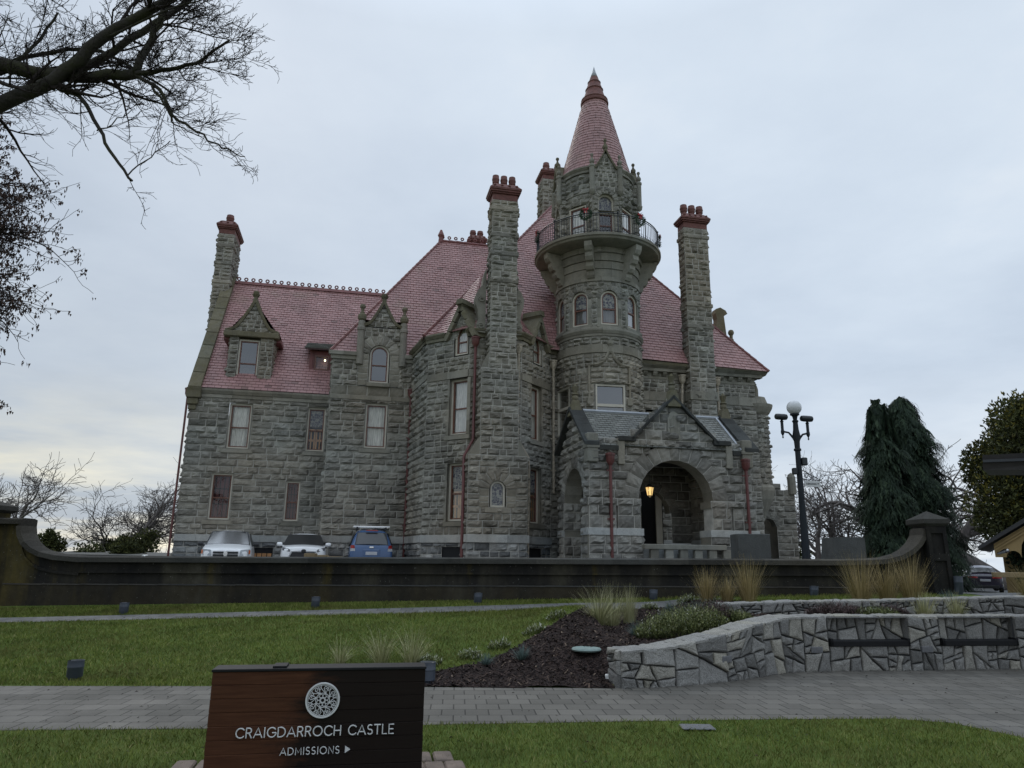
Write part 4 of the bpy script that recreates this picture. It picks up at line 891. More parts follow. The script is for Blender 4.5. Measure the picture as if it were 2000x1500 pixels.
# wreaths hung on the railing: things of their own
def wreath(phi, z, lab):
    a = ta(phi); loc = castle.matrix_basis @ Vector((TC[0]+2.97*math.cos(a), TC[1]+2.97*math.sin(a), z))
    t = thing('wreath', lab, 'wreath', loc, R(12)+a+PI/2, 'green wreaths on the balcony railing')
    rg = random.Random(int(phi*3)+900); g = MB()
    for i in range(420):
        b = rg.uniform(0, 2*PI); rr = .23+rg.gauss(0, .035); c = Vector((rr*math.cos(b), rg.gauss(0, .03), rr*math.sin(b))); d = Vector((math.cos(b+rg.gauss(1.3, .9)), rg.gauss(0, .5), math.sin(b+rg.gauss(1.3, .9)))).normalized()*.10
        s = d.cross(Vector((0,1,.3))).normalized()*.014; g.add([tuple(c-s), tuple(c+s), tuple(c+d)], [(0,1,2)], rg.random())
    g.build('foliage', M['wreath_green'], t)
    b_ = MB()
    for sx in (-1, 1): b_.prism([(0, .20), (sx*.12, .29), (sx*.13, .17)], lambda x, z: (x, -.06, z), lambda x, z: (x, .0, z)); b_.prism([(0, .2), (sx*.03, .2), (sx*.08, .05), (sx*.03, .04)], lambda x, z: (x, -.055, z), lambda x, z: (x, -.02, z))
    b_.sphere((0, -.05, .22), .045, 6); b_.build('bow', M['red_bow'], t)
    return t
M['wreath_green'] = simple('wreath_needles', (0.02, 0.045, 0.02), 0.7, 0.5, 20); M['red_bow'] = simple('red_ribbon', (0.35, 0.015, 0.02), 0.5, 0.2, 8)
wreath(-9, 16.55, 'green wreath with red bow hanging mid-railing before the arched balcony door'); wreath(41, 16.5, 'green wreath with red bow right of the arched door, above a stone bracket')
wreath(-72, 16.5, 'green wreath with red bow at the left of the balcony against the red roof'); wreath(88, 16.4, 'wreath seen edge-on at the far right end of the balcony railing')
# ------------------------------------------------------------------ arched porch
CHK = .85
PM = [M['porch_stone'], M['mortar'], M['porch_stone'], M['dressed'], M['band_pale'], M['dark_coping']]
PS0, PS1, PT, PB, ZS = 15.95, 22.3, -11.0, -7.45, 3.74
mb = MB(); fP = Fr((PS0, PT), (PS1, PT)); uc = 3.30; RI, RO = 1.45, 2.02
def gsp(z):
    if z < 5.8: return [(0, fP.L)]
    w = 2.05*(7.55-z)/1.75; return [(max(0, uc-w), uc+w)]
ashlar(mb, fP, ZS, 7.5, span=gsp, arches=[(uc, ZS, RO-.06, ZS)], seed=301, ch=.36, Ls=(.4, .95), amp=.07)
voussoirs(mb, fP, uc, ZS, RI, RO, 13, .75, seed=302, amp=.08, soffit_m=3, base=.03)
fPl = Fr((PS0-.05, PT-.12), (PS1+.05, PT-.12))
piers = [(0, 1.0), (1.08, uc-RI+.06), (uc+RI-.06, 5.45), (5.53, fPl.L)]
for k, (a, b) in enumerate(piers):
    ashlar(mb, fPl, 2.7, 3.5, span=lambda z, a=a, b=b: [(a, b)], seed=310+k, ch=.40, Ls=(.4, .7), amp=.06); x0, x1 = fPl.P(a, 0, 0), fPl.P(b, -.7, 0); mb.box((x0[0]+.01, x0[1]+.01, 2.6), (x1[0]-.01, x1[1], 3.6), .3, 1)
for a, b in ((-.03, uc-RI+.10), (uc+RI-.10, fPl.L+.03)):
    ashlar(mb, fPl, 3.48, ZS, span=lambda z, a=a, b=b: [(a, b)], seed=int(315+a), ch=.3, Ls=(.6, 1.0), amp=.08); q0 = fPl.P(a, -.01, 0); q1 = fPl.P(b, -.85, 0); mb.box((q0[0], q0[1], 3.48), (q1[0], q1[1], ZS-.01), .3, 3)
fPb = Fr((PS0-.08, PT-.16), (PS1+.08, PT-.16))
for a, b in ((0, uc-RI+.15), (uc+RI-.15, fPb.L)):
    ashlar(mb, fPb, G, 2.45, span=lambda z, a=a, b=b: [(a, b)], seed=int(320+a), ch=.42, Ls=(.4, .95), amp=.07); q0 = fPb.P(a, -.02, 0); q1 = fPb.P(b, -.8, 0); mb.box((q0[0], q0[1], G), (q1[0], q1[1], 2.46), .3, 3)
    band(mb, fPb, 2.45, 2.69, .05, a-.02, b+.02, m=4, seed=323, back=.85)
    ashlar(mb, Fr((fPb.P(b, 0, 0)[0], PT-.16), (fPb.P(b, 0, 0)[0], PT+.6)), G, 2.45, seed=324, Ls=(.3, .6), amp=.07)
# left gable wall with its own arch, and the right one
fL = Fr((PS0, PB+.15), (PS0, PT)); ucl = 1.85
def lsp(z):
    if z < 5.7: return [(0, fL.L)]
    w = 1.75*(7.2-z)/1.5; return [(max(0, ucl-w), min(fL.L, ucl+w))]
ashlar(mb, fL, ZS, 7.15, span=lsp, arches=[(ucl, ZS, 1.62, ZS)], seed=330, ch=.36, Ls=(.35, .8), amp=.07)
voussoirs(mb, fL, ucl, ZS, 1.24, 1.68, 11, .7, seed=331, amp=.07, soffit_m=3)
for a, b in ((0, ucl-1.2), (ucl+1.2, fL.L+.05)):
    ashlar(mb, Fr((PS0-.06, PB+.15), (PS0-.06, PT)), G, ZS, span=lambda z, a=a, b=b: [(a, b)], cuts=(2.45, 2.7, 3.48), seed=int(332+a), ch=.4, Ls=(.3, .7), amp=.06)
    q0, q1 = fL.P(a, .03, 0), fL.P(b, -.7, 0); mb.box((q0[0], min(q0[1], q1[1])+.02, G), (q1[0], max(q0[1], q1[1])-.02, ZS-.01), .3, 3)
    band(mb, Fr((PS0-.06, PB+.15), (PS0-.06, PT)), 2.45, 2.69, .07, a, b, m=4, seed=335); band(mb, Fr((PS0-.06, PB+.15), (PS0-.06, PT)), 3.5, ZS, .07, a, b, m=0, seed=336)
ashlar(mb, Fr((PS0-.06, PB-.53), (PS0+.7, PB-.53)), 2.7, ZS, seed=337, Ls=(.35, .6)); ashlar(mb, Fr((PS0-.06, PB-.53), (PS0+.7, PB-.53)), G, 2.45, seed=338, Ls=(.35, .6))
# wall seen through the side arch
fR = Fr((PS1, PT), (PS1, PB)); ashlar(mb, fR, G, 5.7, seed=340, amp=.06); ashlar(mb, fR, 5.7, 7.1, span=lambda z: [(max(0, 1.75-1.75*(7.2-z)/1.5), min(fR.L, 1.75+1.75*(7.2-z)/1.5))], seed=341)
fRi = Fr((PS1-.75, PB), (PS1-.75, PT+.75)); ashlar(mb, fRi, 2.4, 5.3, seed=342, amp=.06, ch=.5, Ls=(.5, 1.0), cuts=(3.5, 3.74)); band(mb, fRi, 2.2, 2.42, .08, m=4, seed=343); band(mb, fRi, 3.5, 3.74, .08, m=0, seed=344)
fLi = Fr((PS0+.7, PT+.7), (PS0+.7, PB)); ashlar(mb, fLi, 2.3, 5.3, arches=[(1.6, ZS, 1.24, 2.0)], seed=345, amp=.05)
# back wall with a door recess and an inner arch
fB = Fr((PS0, PB), (PS1, PB)); du = 2.95
ashlar(mb, fB, 2.3, 5.4, arches=[(3.72, 3.5, .98, 2.2)], seed=350, amp=.06, ch=.42); voussoirs(mb, fB, 3.72, 3.5, .93, 1.3, 9, .5, seed=351, soffit_m=3)
fB2 = Fr((PS0+2.2, PB+.75), (PS0+5.0, PB+.75)); ashlar(mb, fB2, 2.3, 5.0, span=lambda z: [(.0, 1.5)], seed=352, amp=.07)
mb.box((PS0+2.2, PB+1.9, 2.2), (PS0+5, PB+1.95, 5.2), .1, 5)
for x in (PS0+2.6, PS0+4.55): mb.box((x-.02, PB+.5, 2.2), (x, PB+1.9, 5.2), .4, 5)
# floor, ceiling, returns of the front gable
mb.box((PS0+.6, PT-.1, 1.6), (PS1-.6, PB+1.9, 2.15), .5, 4); mb.box((PS0+.2, PT+.2, 5.42), (PS1-.2, PB+.1, 5.55), .2, 5)
ashlar(mb, Fr((PS0, PT+.02), (PS1, PT+.02)), G, 2.0, span=lambda z: [(uc-RI, uc+RI)], seed=355, amp=.05)
for x, sg in ((1.2, -1), (5.45, 1)):                # kneeler pilasters at the gable feet
    q = fP.P(x, 0, 0); mb.bbox((q[0]-.13, PT-.14, 4.95), (q[0]+.13, PT+.1, 5.92), .02, .6, 3)
for x in (PS0-.02, PS1-.3): mb.bbox((x-.08, PT-.16, 5.0), (x+.34, PT+.3, 6.05), .03, .4, 3); mb.bbox((x-.12, PT-.2, 5.5), (x+.38, PT+.3, 5.62), .02, .4, 3)
band(mb, fP, 5.45, 5.62, .14, .3, 1.1, m=5); band(mb, fP, 5.45, 5.62, .14, 5.6, 6.1, m=5)
q = fP.P(uc, 0, 0); mb.prism([(-.24, 5.95), (.24, 5.95), (.24, 6.75), (.15, 6.95), (0, 7.02), (-.15, 6.95), (-.24, 6.75)], lambda x, z: (q[0]+x, PT-.07, z), lambda x, z: (q[0]+x, PT+.1, z), .8, 3)
mb.prism([(-.15, 6.05), (.15, 6.05), (.15, 6.7), (0, 6.86), (-.15, 6.7)], lambda x, z: (q[0]+x, PT-.09, z), lambda x, z: (q[0]+x, PT, z), .35, 3)
po = mb.build('porch', PM, castle); po['label'] = 'gabled stone porch with a wide round arch'
# porch roof
mb = MB(); rt, rz = -9.25, 7.22
tiles(mb, [(PS0+.1, PT-.12, 5.62), (PS1-.1, PT-.12, 5.62), (PS1-.1, rt, rz), (PS0+.1, rt, rz)], seed=31, row=.155, tw=.23, thick=.013); tiles(mb, [(PS1-.1, PB, 5.62), (PS0+.1, PB, 5.62), (PS0+.1, rt, rz), (PS1-.1, rt, rz)], seed=32, row=.16, tw=.23)
gx = q[0]; tiles(mb, [(gx-1.95, rt, 5.75), (gx-1.95, PT+.05, 5.75), (gx, PT+.05, 7.4), (gx, rt, 7.4)], seed=33, row=.155, tw=.23); tiles(mb, [(gx+1.95, PT+.05, 5.75), (gx+1.95, rt, 5.75), (gx, rt, 7.4), (gx, PT+.05, 7.4)], seed=34, row=.155, tw=.23)
mb.build('porch_roof', [M['slate'], M['tile_gap']], po)
mb = MB(); mb.tube([(PS0+.1, rt, rz+.02), (PS1-.1, rt, rz+.02)], .07, 6); mb.tube([(PS1-.38, PT-.1, 5.66), (PS1-.38, rt, rz+.03)], .05, 5); mb.build('flashing', M['lead'], po)
mb = MB()
def slab(a, b, w, th, axis, ex):                    # raking slab from a to b; axis 's' or 't' is its depth direction
    (s0, t0, z0), (s1, t1, z1) = a, b
    n = 4
    for k in range(n):
        f0, f1 = k/n+.003, (k+1)/n-.003; tn = rng.random()
        P = lambda f: (s0+(s1-s0)*f, t0+(t1-t0)*f, z0+(z1-z0)*f)
        p0, p1 = P(f0), P(f1)
        if axis == 't': lo = [(p0[0], p0[1]-w*.4, p0[2]-th), (p0[0], p0[1]+w*.6, p0[2]-th), (p1[0], p1[1]+w*.6, p1[2]-th), (p1[0], p1[1]-w*.4, p1[2]-th)]
        else: lo = [(p0[0]-w*.4, p0[1], p0[2]-th), (p0[0]+w*.6, p0[1], p0[2]-th), (p1[0]+w*.6, p1[1], p1[2]-th), (p1[0]-w*.4, p1[1], p1[2]-th)]
        mb.hexa(lo+[(x, y, z+th) for x, y, z in lo], tn)
for sg in (-1, 1):
    slab((gx+sg*1.72, PT, 5.92), (gx, PT, 7.62), .5, .12, 't', 0); mb.bbox((gx+sg*1.88-.34, PT-.2, 5.80), (gx+sg*1.88+.34, PT+.3, 5.98), .02, .3)
mb.build('porch_coping', M['dark_coping'], po)
for x in (PS0, PS1-.05):
    mb = MB(); slab((x, PT-.22, 5.72), (x, rt, 7.36), .55, .13, 's', 0); slab((x, PB+.3, 5.85), (x, rt, 7.36), .55, .13, 's', 0); mb.build('porch_coping', M['dark_coping'], po)
for (x, y, z) in ((gx, PT, 7.5), (PS0+.05, rt, 7.3), (PS1, rt, 7.3)):
    mb = MB(); mb.hexa([(x-.27, y-.2, z-.32), (x+.27, y-.2, z-.32), (x+.27, y+.2, z-.32), (x-.27, y+.2, z-.32), (x-.12, y-.14, z+.32), (x+.12, y-.14, z+.32), (x+.12, y+.14, z+.32), (x-.12, y+.14, z+.32)], .3)
    mb.sphere((x, y, z+.42), .13, 7); mb.lathe([(.08, z+.5), (.15, z+.56), (.08, z+.62), (.10, z+.70), (.15, z+.86), (.09, z+.86), (.03, z+.98)], (x, y), 8, tone=.2); mb.build('porch_finial', M['mossy'], po)
mb = MB(); q = fP.P(0, 0, 0)                         # low balustrade across the arch
mb.bbox((gx-1.5, PT-.55, 1.98), (gx+1.62, PT-.25, 2.16), .02, .5)
for i in range(6): mb.bbox((gx-1.25+i*.55, PT-.5, 1.0), (gx-.95+i*.55, PT-.3, 1.985), .02, hsh(i))
mb.bbox((gx-1.5, PT-.5, .8), (gx+1.6, PT-.3, 1.5), .02, .4); mb.build('balustrade', M['dressed'], po)
mb = MB(); mb.box((gx+.92, PB+.42, 2.2), (gx+1.18, PB+.50, 4.5)); mb.build('door_frame', M['cream'], po)
mb = MB(); mb.box((gx+.5, PB+.95, 2.2), (gx+1.3, PB+1.0, 4.5)); mb.build('door', M['black'], po)
pipe(castle, [(16.68, PT-.22, 5.0), (16.68, PT-.22, .85)], .058, lab='red downpipe on the left porch pier', brackets=[(16.68, PT-.18, z) for z in (4.7, 3.0)]); pipe(castle, [(21.98, PT-.22, 5.0), (21.98, PT-.22, .85)], .058, lab='red downpipe on the right porch pier', brackets=[(21.98, PT-.18, z) for z in (4.7, 3.0)])
# hanging lantern (a thing of its own) and its light
ll = castle.matrix_basis @ Vector((gx-.47, PT+1.3, 4.18))
lan = thing('hanging_lantern', 'lit amber lantern hanging inside the porch arch', 'lantern', ll)
mb = MB()
for i in range(6):
    a0, a1 = PI/3*i+.12, PI/3*(i+1)-.12; mb.add([(.09*math.cos(a0), .09*math.sin(a0), -.18), (.09*math.cos(a1), .09*math.sin(a1), -.18), (.15*math.cos(a1), .15*math.sin(a1), .12), (.15*math.cos(a0), .15*math.sin(a0), .12)], [(0,1,2,3)])
mb.build('lantern_glass', M['lamp_warm'], lan)
mb = MB(); mb.lathe([(.17, .13), (.15, .16), (.04, .24), (.012, .26), (.012, 1.2)], (0, 0), 6); mb.lathe([(.1, -.18), (.1, -.2), (.02, -.25)], (0, 0), 6)
for i in range(6): a = PI/3*i; mb.tube([(.092*math.cos(a), .092*math.sin(a), -.18), (.155*math.cos(a), .155*math.sin(a), .13)], .012, 4)
mb.build('lantern_frame', M['iron'], lan)
mb = MB(); mb.sphere((0, 0, .02), .035, 6); mb.build('bulb', M['bulb'], lan)
ld = bpy.data.lights.new('lantern_light', 'POINT'); ld.energy = 1.3; ld.color = (1, .72, .35); ld.shadow_soft_size = .1
lo = bpy.data.objects.new('lantern_light', ld); scene.collection.objects.link(lo); lo.location = ll+Vector((0, 0, -.35))
# small wall lamp on the turret
wl_ = castle.matrix_basis @ Vector((19.4, -6.75, 7.65)); t = thing('wall_lantern', 'small cream lantern on the turret wall beside the wide window', 'lantern', wl_)
mb = MB(); mb.lathe([(.03, -.2), (.06, -.18), (.10, .08), (.13, .1), (.02, .2)], (0, 0), 6); mb.tube([(0, .2, -.2), (0, 0, -.25), (0, 0, -.18)], .02, 5); mb.build('lantern_body', M['cream'], t)
# ------------------------------------------------------------------ terrain
def S(x): x = min(1.0, max(0.0, x)); return x*x*(3-2*x)
def lerp_pts(x, pts):
    if x <= pts[0][0]: return pts[0][1]
    for (a, b), (c, d) in zip(pts, pts[1:]):
        if x <= c: return b+(d-b)*(x-a)/(c-a)
    return pts[-1][1]
WL = [(1.45, 9.86), (1.9, 9.97), (2.43, 10.19), (3.26, 10.67), (3.8, 11.1), (4.15, 11.38), (4.45, 11.52), (8.19, 12.1), (14, 12.95)]
WTOP = [(1.45, .46), (2.1, .50), (3.0, .62), (3.5, .72), (4.2, .80), (14, .83)]
UW = [(3.70, 13.30), (5.1, 13.36), (7.2, 13.45), (9.0, 13.35), (13.5, 13.0)]
UTOP = [(3.7, .87), (5.1, .93), (7.2, .98), (9.0, 1.06), (13.5, 1.12)]
def zb(x): return min(1.0, max(.35, .67+.0275*x))
def gz0(x, y):
    if y < 10.2: return 0.0
    if y < 17: return zb(x)*(y-10.2)/6.8
    pl = .84
    if x > 10: 
        k = S((x-10)/3.5); pl = .84*(1-k)+k*(.93-.034*(y-17)) if y < 45 else .84*(1-k)+k*(-.02)
    if y > 55: pl -= min(22, (y-55)*.14)
    if x < -22: pl -= min(8, (-22-x)*.12)
    if y < 17.4: return zb(x)+(pl-zb(x))*(y-17)/.4
    return pl
def T(x, y):
    g = gz0(x, y)
    if y > 17.2 or y < 9.5: return g
    if x <= 1.45:
        return g+.30*S((x+.4)/1.8)*S((y-9.85)/1.5)*S((16.2-y)/2.2)
    d = y-(lerp_pts(x, WL)+.40)
    if d < -.12: return 0.0
    tp = lerp_pts(x, WTOP)-.10; yl = lerp_pts(x, WL)+.40
    left = tp+(max(g, tp+.02)-tp)*min(1, max(0, (y-yl)/(16.2-yl)))
    yu = lerp_pts(x, UW)+.25
    right = tp-.02 if y < yu-.1 else (.82+(zb(x)-.82)*min(1, (y-yu)/3.2))
    k = S((x-3.45)/.5); v = left*(1-k)+right*k
    v *= S((d+.12)/.14); e = S((x-1.45)/.25)
    lf = g+.30*S((x+.4)/1.8)*S((y-9.85)/1.5)*S((16.2-y)/2.2)
    return lf*(1-e)+v*e
def grass_mat():
    t = NT('lawn_grass'); n = t.noise(2.2, 6, 0.6, vec=t.pos); n2 = t.noise(0.35, 3, 0.5, vec=t.pos); n3 = t.noise(40, 5, .7, vec=t.pos)
    c = t.ramp(n, [(0.3, (0.06, 0.09, 0.02)), (0.55, (0.11, 0.16, 0.036)), (0.75, (0.17, 0.19, 0.055))])
    c = t.mix(0.6, c, t.ramp(n3, [(0.3, 0.55), (0.7, 1.3)]), 'MULTIPLY'); c = t.mix(t.ramp(n2, [(0.45, 0.0), (0.7, 0.35)]), c, (0.11, 0.115, 0.035))
    t.col(c); t.set(rough=0.95, spec=0.1); t.bump(n3, 0.03); return t.m
M['grass'] = grass_mat()
def sheet(name, xs, ys, f, mat, inside=None, smooth=True):
    mb = MB(); nx, ny = len(xs), len(ys); mb.V = [(x, y, f(x, y)) for y in ys for x in xs]
    for j in range(ny-1):
        for i in range(nx-1):
            if inside and not inside((xs[i]+xs[i+1])/2, (ys[j]+ys[j+1])/2): continue
            mb.F.append((j*nx+i, j*nx+i+1, (j+1)*nx+i+1, (j+1)*nx+i)); mb.T.append(.5); mb.M.append(0)
    return mb.build(name, mat, smooth=smooth)
def fl(*segs):
    out = []
    for a, b, n in segs: out += list(np.linspace(a, b, n, endpoint=False))
    return [float(x) for x in out]+[float(segs[-1][1])]
xs = fl((-1500, -60, 12), (-60, -14, 24), (-14, 14, 187), (14, 60, 24), (60, 1500, 12))
ys = fl((-80, 0, 8), (0, 9, 12), (9, 17.6, 72), (17.6, 60, 40), (60, 250, 20), (250, 2500, 10))
tag(sheet('ground', xs, ys, T, M['grass']), kind='structure')
def pip(x, y, P):
    c = False; j = len(P)-1
    for i in range(len(P)):
        if (P[i][1] > y) != (P[j][1] > y) and x < (P[j][0]-P[i][0])*(y-P[i][1])/(P[j][1]-P[i][1])+P[i][0]: c = not c
        j = i
    return c
LOW = [(-16, 6.05), (-8, 6.85), (-4.68, 7.19), (-2.85, 7.36), (.04, 7.76), (2.5, 8.08), (4.1, 8.22), (4.6, 8.05), (4.9, 7.5), (5.15, 6.4), (5.3, 3), (5.4, -6)]
PAV = LOW+[(16, -6), (16, 13.2)]+[(x, y+.1) for x, y in WL[::-1]]+[(1.3, 9.86), (-1.12, 9.76), (-3.8, 9.62), (-6.24, 9.44), (-16, 8.6)]
def paver_mat(name, base, sx=.25, sy=.29, rot=.07):
    t = NT(name); mp = t.n('ShaderNodeMapping'); mp.inputs['Rotation'].default_value = (0, 0, -rot); t.l(t.pos, mp.inputs[0])
    b = t.n('ShaderNodeTexBrick'); t.l(mp.outputs[0], b.inputs['Vector']); b.inputs['Scale'].default_value = 1.0
    b.inputs['Brick Width'].default_value = sx; b.inputs['Row Height'].default_value = sy; b.inputs['Mortar Size'].default_value = .0075; b.inputs['Mortar Smooth'].default_value = .3
    b.inputs['Color1'].default_value = (*[x*.82 for x in base], 1); b.inputs['Color2'].default_value = (*[x*1.15 for x in base], 1); b.inputs['Mortar'].default_value = (*[x*.35 for x in base], 1)
    c = t.mix(.5, b.outputs[0], t.ramp(t.noise(60, 5, .7, vec=t.pos), [(.3, .7), (.7, 1.2)]), 'MULTIPLY'); c = t.mix(.6, c, t.ramp(t.noise(.7, 5, .6, vec=t.pos), [(.3, .7), (.65, 1.1)]), 'MULTIPLY')
    t.col(c); t.put(t.b.inputs['Roughness'], t.ramp(t.noise(.9, 4, .6, vec=t.pos), [(.35, .6), (.65, .9)])); t.set(spec=.25)
    inv = t.math('SUBTRACT', 1.0, b.outputs['Fac']); t.bump(t.mix(.15, inv, t.noise(50, 4, .6, vec=t.pos)), .008, .8); return t.m
M['pavers'] = paver_mat('concrete_pavers', (0.135, 0.125, 0.108))
M['pavers_far'] = paver_mat('path_pavers', (0.15, 0.147, 0.14), rot=.05)
mb = MB(); mb.add([(x, y, .004+(T(x, y) if y < 9.7 else 0)) for x, y in PAV], [tuple(range(len(PAV)))]); tag(mb.build('front_path', M['pavers']), kind='structure')
BP = [(-22, 14.55), (-10.2, 15.02), (-5.2, 15.55), (0.06, 16.05), (1.5, 16.2), (2.6, 16.12), (4.0, 16.35), (6, 16.45)]
def bpy_(x): return lerp_pts(x, BP)
mb = MB(); n = 120
for i in range(n+1):
    x = -22+27*i/n; c = bpy_(x)
    for w in (-.36, 0, .36): mb.V.append((x, c+w, T(x, c+w)+.006))
for i in range(n):
    for k in range(2): mb.F.append((i*3+k, i*3+3+k, i*3+4+k, i*3+1+k)); mb.T.append(.5); mb.M.append(0)
tag(mb.build('back_path', M['pavers_far']), kind='structure')
M['asphalt'] = simple('driveway_asphalt', (0.10, 0.10, 0.102), .85, .25, 2, bump=.004)
dx = fl((-30, 10, 30), (10, 40, 24)); dy = fl((17.3, 75, 50))
tag(sheet('driveway', dx, dy, lambda x, y: T(x, y)+.006, M['asphalt'], inside=lambda x, y: True), kind='structure')
tag(sheet('gate_road', fl((10.4, 17, 8)), fl((14.6, 17.3, 8)), lambda x, y: T(x, y)+.007, M['asphalt']), kind='structure')
# mulch bed
BED = [(-1.2, 9.74), (-1.14, 10.5), (-.7, 10.98), (-.25, 11.42), (.48, 12.54), (1.29, 13.94), (1.75, 14.9), (2.2, 15.55), (2.9, 15.78), (3.7, 15.9), (4.5, 15.0), (5.2, 13.9), (13, 13.6), (13, 12.9)]+[(x, y+.34) for x, y in WL[::-1][1:]]+[(1.35, 9.84)]
def mulch_mat():
    t = NT('bark_mulch'); a = t.n('ShaderNodeTexVoronoi'); a.inputs['Scale'].default_value = 55; t.l(t.pos, a.inputs['Vector'])
    c = t.ramp(a.outputs['Color'], [(0.1, (0.012, 0.009, 0.009)), (0.6, (0.035, 0.024, 0.022)), (0.9, (0.085, 0.056, 0.045))])
    t.col(c); t.set(rough=.95, spec=.15); t.bump(a.outputs['Distance'], .03, 1.0); return t.m
M['mulch'] = mulch_mat()
rgm = random.Random(5); mx = fl((-1.3, 13.2, 190)); my = fl((9.7, 16.0, 100))
def bedz(x, y): return T(x, y)+.012+.035*(hsh(x, y)-.3)*(1 if pip(x, y, BED) else 0)
tag(sheet('mulch_bed', mx, my, bedz, M['mulch'], inside=lambda x, y: pip(x, y, BED), smooth=False), kind='structure')
mb = MB()                                           # loose bark chips
while len(mb.F) < 9000:
    x, y = rgm.uniform(-1.2, 4.6), rgm.uniform(9.75, 15.9)
    if not pip(x, y, BED) or pip(x, y, PAV): continue
    z = T(x, y)+.03; a = rgm.uniform(0, PI); l, w = rgm.uniform(.015, .05), rgm.uniform(.005, .012); ca, sa = math.cos(a), math.sin(a); tl = rgm.uniform(-.6, .6)
    mb.add([(x-ca*l-sa*w, y-sa*l+ca*w, z-l*tl), (x-ca*l+sa*w, y-sa*l-ca*w, z-l*tl), (x+ca*l+sa*w, y+sa*l-ca*w, z+l*tl), (x+ca*l-sa*w, y+sa*l+ca*w, z+l*tl)], [(0,1,2,3)], rgm.random())
def chip_mat():
    t = NT('bark_chip'); t.col(t.ramp(t.attr(), [(0, (0.012, 0.009, 0.009)), (.7, (0.045, 0.03, 0.026)), (.93, (.09, .06, .045)), (1, (.2, .15, .11))])); t.set(rough=.9, spec=.2); return t.m
M['chip'] = chip_mat(); tag(mb.build('bark_chips', M['chip']), 'dark bark chips scattered over the planting bed', 'mulch', kind='stuff')
# ------------------------------------------------------------------ concrete boundary wall with swept ends and piers
def sum_streaks(t, sx_):
    out = 0.0
    for x0, w in ((1.96, .16), (4.27, .12), (-4.2, .3), (-.9, .35), (-6.9, .2)): out = t.math('ADD', out, t.math('MAXIMUM', t.math('SUBTRACT', 1.0, t.math('ABSOLUTE', t.math('DIVIDE', t.math('SUBTRACT', sx_.outputs[0], x0), w))), 0.0))
    return out
def concrete_mat(name, brown):
    t = NT(name)
    # grime: black crusts hanging in streaks, bare grey patches, mustard lichen
    n1 = t.noise(1.1, 6, .6, vec=t.pos, stretch=(1, 1, .22)); n2 = t.noise(.9, 6, .65, vec=t.pos, stretch=(1.4, 1, .12)); n3 = t.noise(7, 7, .7, vec=t.pos)
    c = t.ramp(n1, [(.30, (.016, .016, .017)), (.48, (.030, .028, .025)), (.62, (.060, .055, .042)), (.8, (.10, .095, .08))])
    sx_ = t.n('ShaderNodeSeparateXYZ'); t.l(t.pos, sx_.inputs[0]); k_ = t.math('MULTIPLY', t.math('MINIMUM', t.math('MAXIMUM', t.math('SUBTRACT', -8.9, sx_.outputs[0]), 0.0), 2.4), .075); k_ = t.math('ADD', k_, t.math('MULTIPLY', sum_streaks(t, sx_), .15))
    n4 = t.noise(2.2, 6, .65, vec=t.pos, stretch=(1, 1, .45)); n2 = t.math('ADD', t.math('ADD', t.math('MULTIPLY', n2, .6), t.math('MULTIPLY', n4, .4)), k_)
    c = t.mix(t.ramp(n2, [(.60, 0.0), (.74, .8)]), c, (.10, .078, .026))
    if brown: c = t.mix(t.ramp(t.noise(1.6, 6, .65, vec=t.pos, stretch=(1, 1, .5)), [(.35, 0.15), (.65, .9)]), c, (.046, .038, .025))
    c = t.mix(.5, c, t.ramp(n3, [(.3, .6), (.7, 1.3)]), 'MULTIPLY'); c = t.mix(t.ramp(t.noise(26, 3, .5, vec=t.pos), [(.70, 0), (.74, .5)]), c, (.3, .3, .28))
    t.col(c); t.set(rough=.95, spec=.08); t.bump(n3, .012, .6); return t.m
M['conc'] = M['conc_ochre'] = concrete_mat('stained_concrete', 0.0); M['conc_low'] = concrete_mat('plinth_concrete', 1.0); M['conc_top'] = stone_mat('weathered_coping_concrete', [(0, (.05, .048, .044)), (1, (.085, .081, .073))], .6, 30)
bw = thing('boundary_wall', 'long low blackened concrete wall with swept-up ends in front of the castle', 'wall', (0, 17.0, 0))
def wtop(x): return 1.545+.0085*(x+7)
prof = [(-12.3, 2.36), (-11.33, 2.36), (-11.32, 2.2), (-11.28, 2.03), (-11.18, 1.86), (-11.02, 1.73), (-10.80, 1.63), (-10.45, 1.56), (-9.9, wtop(-9.9))]
prof += [(float(x), wtop(float(x))) for x in np.linspace(-9, 7.6, 20)]
xr = [(8.3, 1.69), (8.7, 1.72), (9.03, 1.81), (9.27, 1.94), (9.44, 2.09), (9.55, 2.25), (9.59, 2.40), (9.8, 2.41)]
prof += xr
def strip(name, y0, y1, off0, off1, mats, lo=None, x0=-99, x1=99, parent=None, ochx=-9.2):
    mb = MB(); P = [(x, z) for x, z in prof if x0 <= x <= x1]
    rs = []
    for x, z in P:
        a = z+off0; b = lo(x) if lo else z+off1
        rs.append([(x, y0, b), (x, y1, b), (x, y1, a), (x, y0, a)])
    for k in range(len(rs)-1): mb.rings([rs[k], rs[k+1]], k == 0, k == len(rs)-2, .5, 1 if P[k][0] < ochx else 0)
    return mb.build(name, mats, parent)
CM = [M['conc'], M['conc_ochre']]
strip('wall_body', .10, .42, -.05, 0, CM, lo=lambda x: -.3, parent=bw)
strip('frieze', .06, .10, -.13, -.32, CM, parent=bw, x0=-10.0, x1=8.4); strip('moulding', .03, .10, -.32, -.36, CM, parent=bw, x0=-10.0, x1=8.4)
strip('swept_panel_edge', .05, .10, -.36, -.42, CM, parent=bw, x0=-11.34, x1=-9.8); strip('plinth', .05, .10, 0, 0, CM, lo=lambda x: -.2, parent=bw) if False else None
mb = MB()
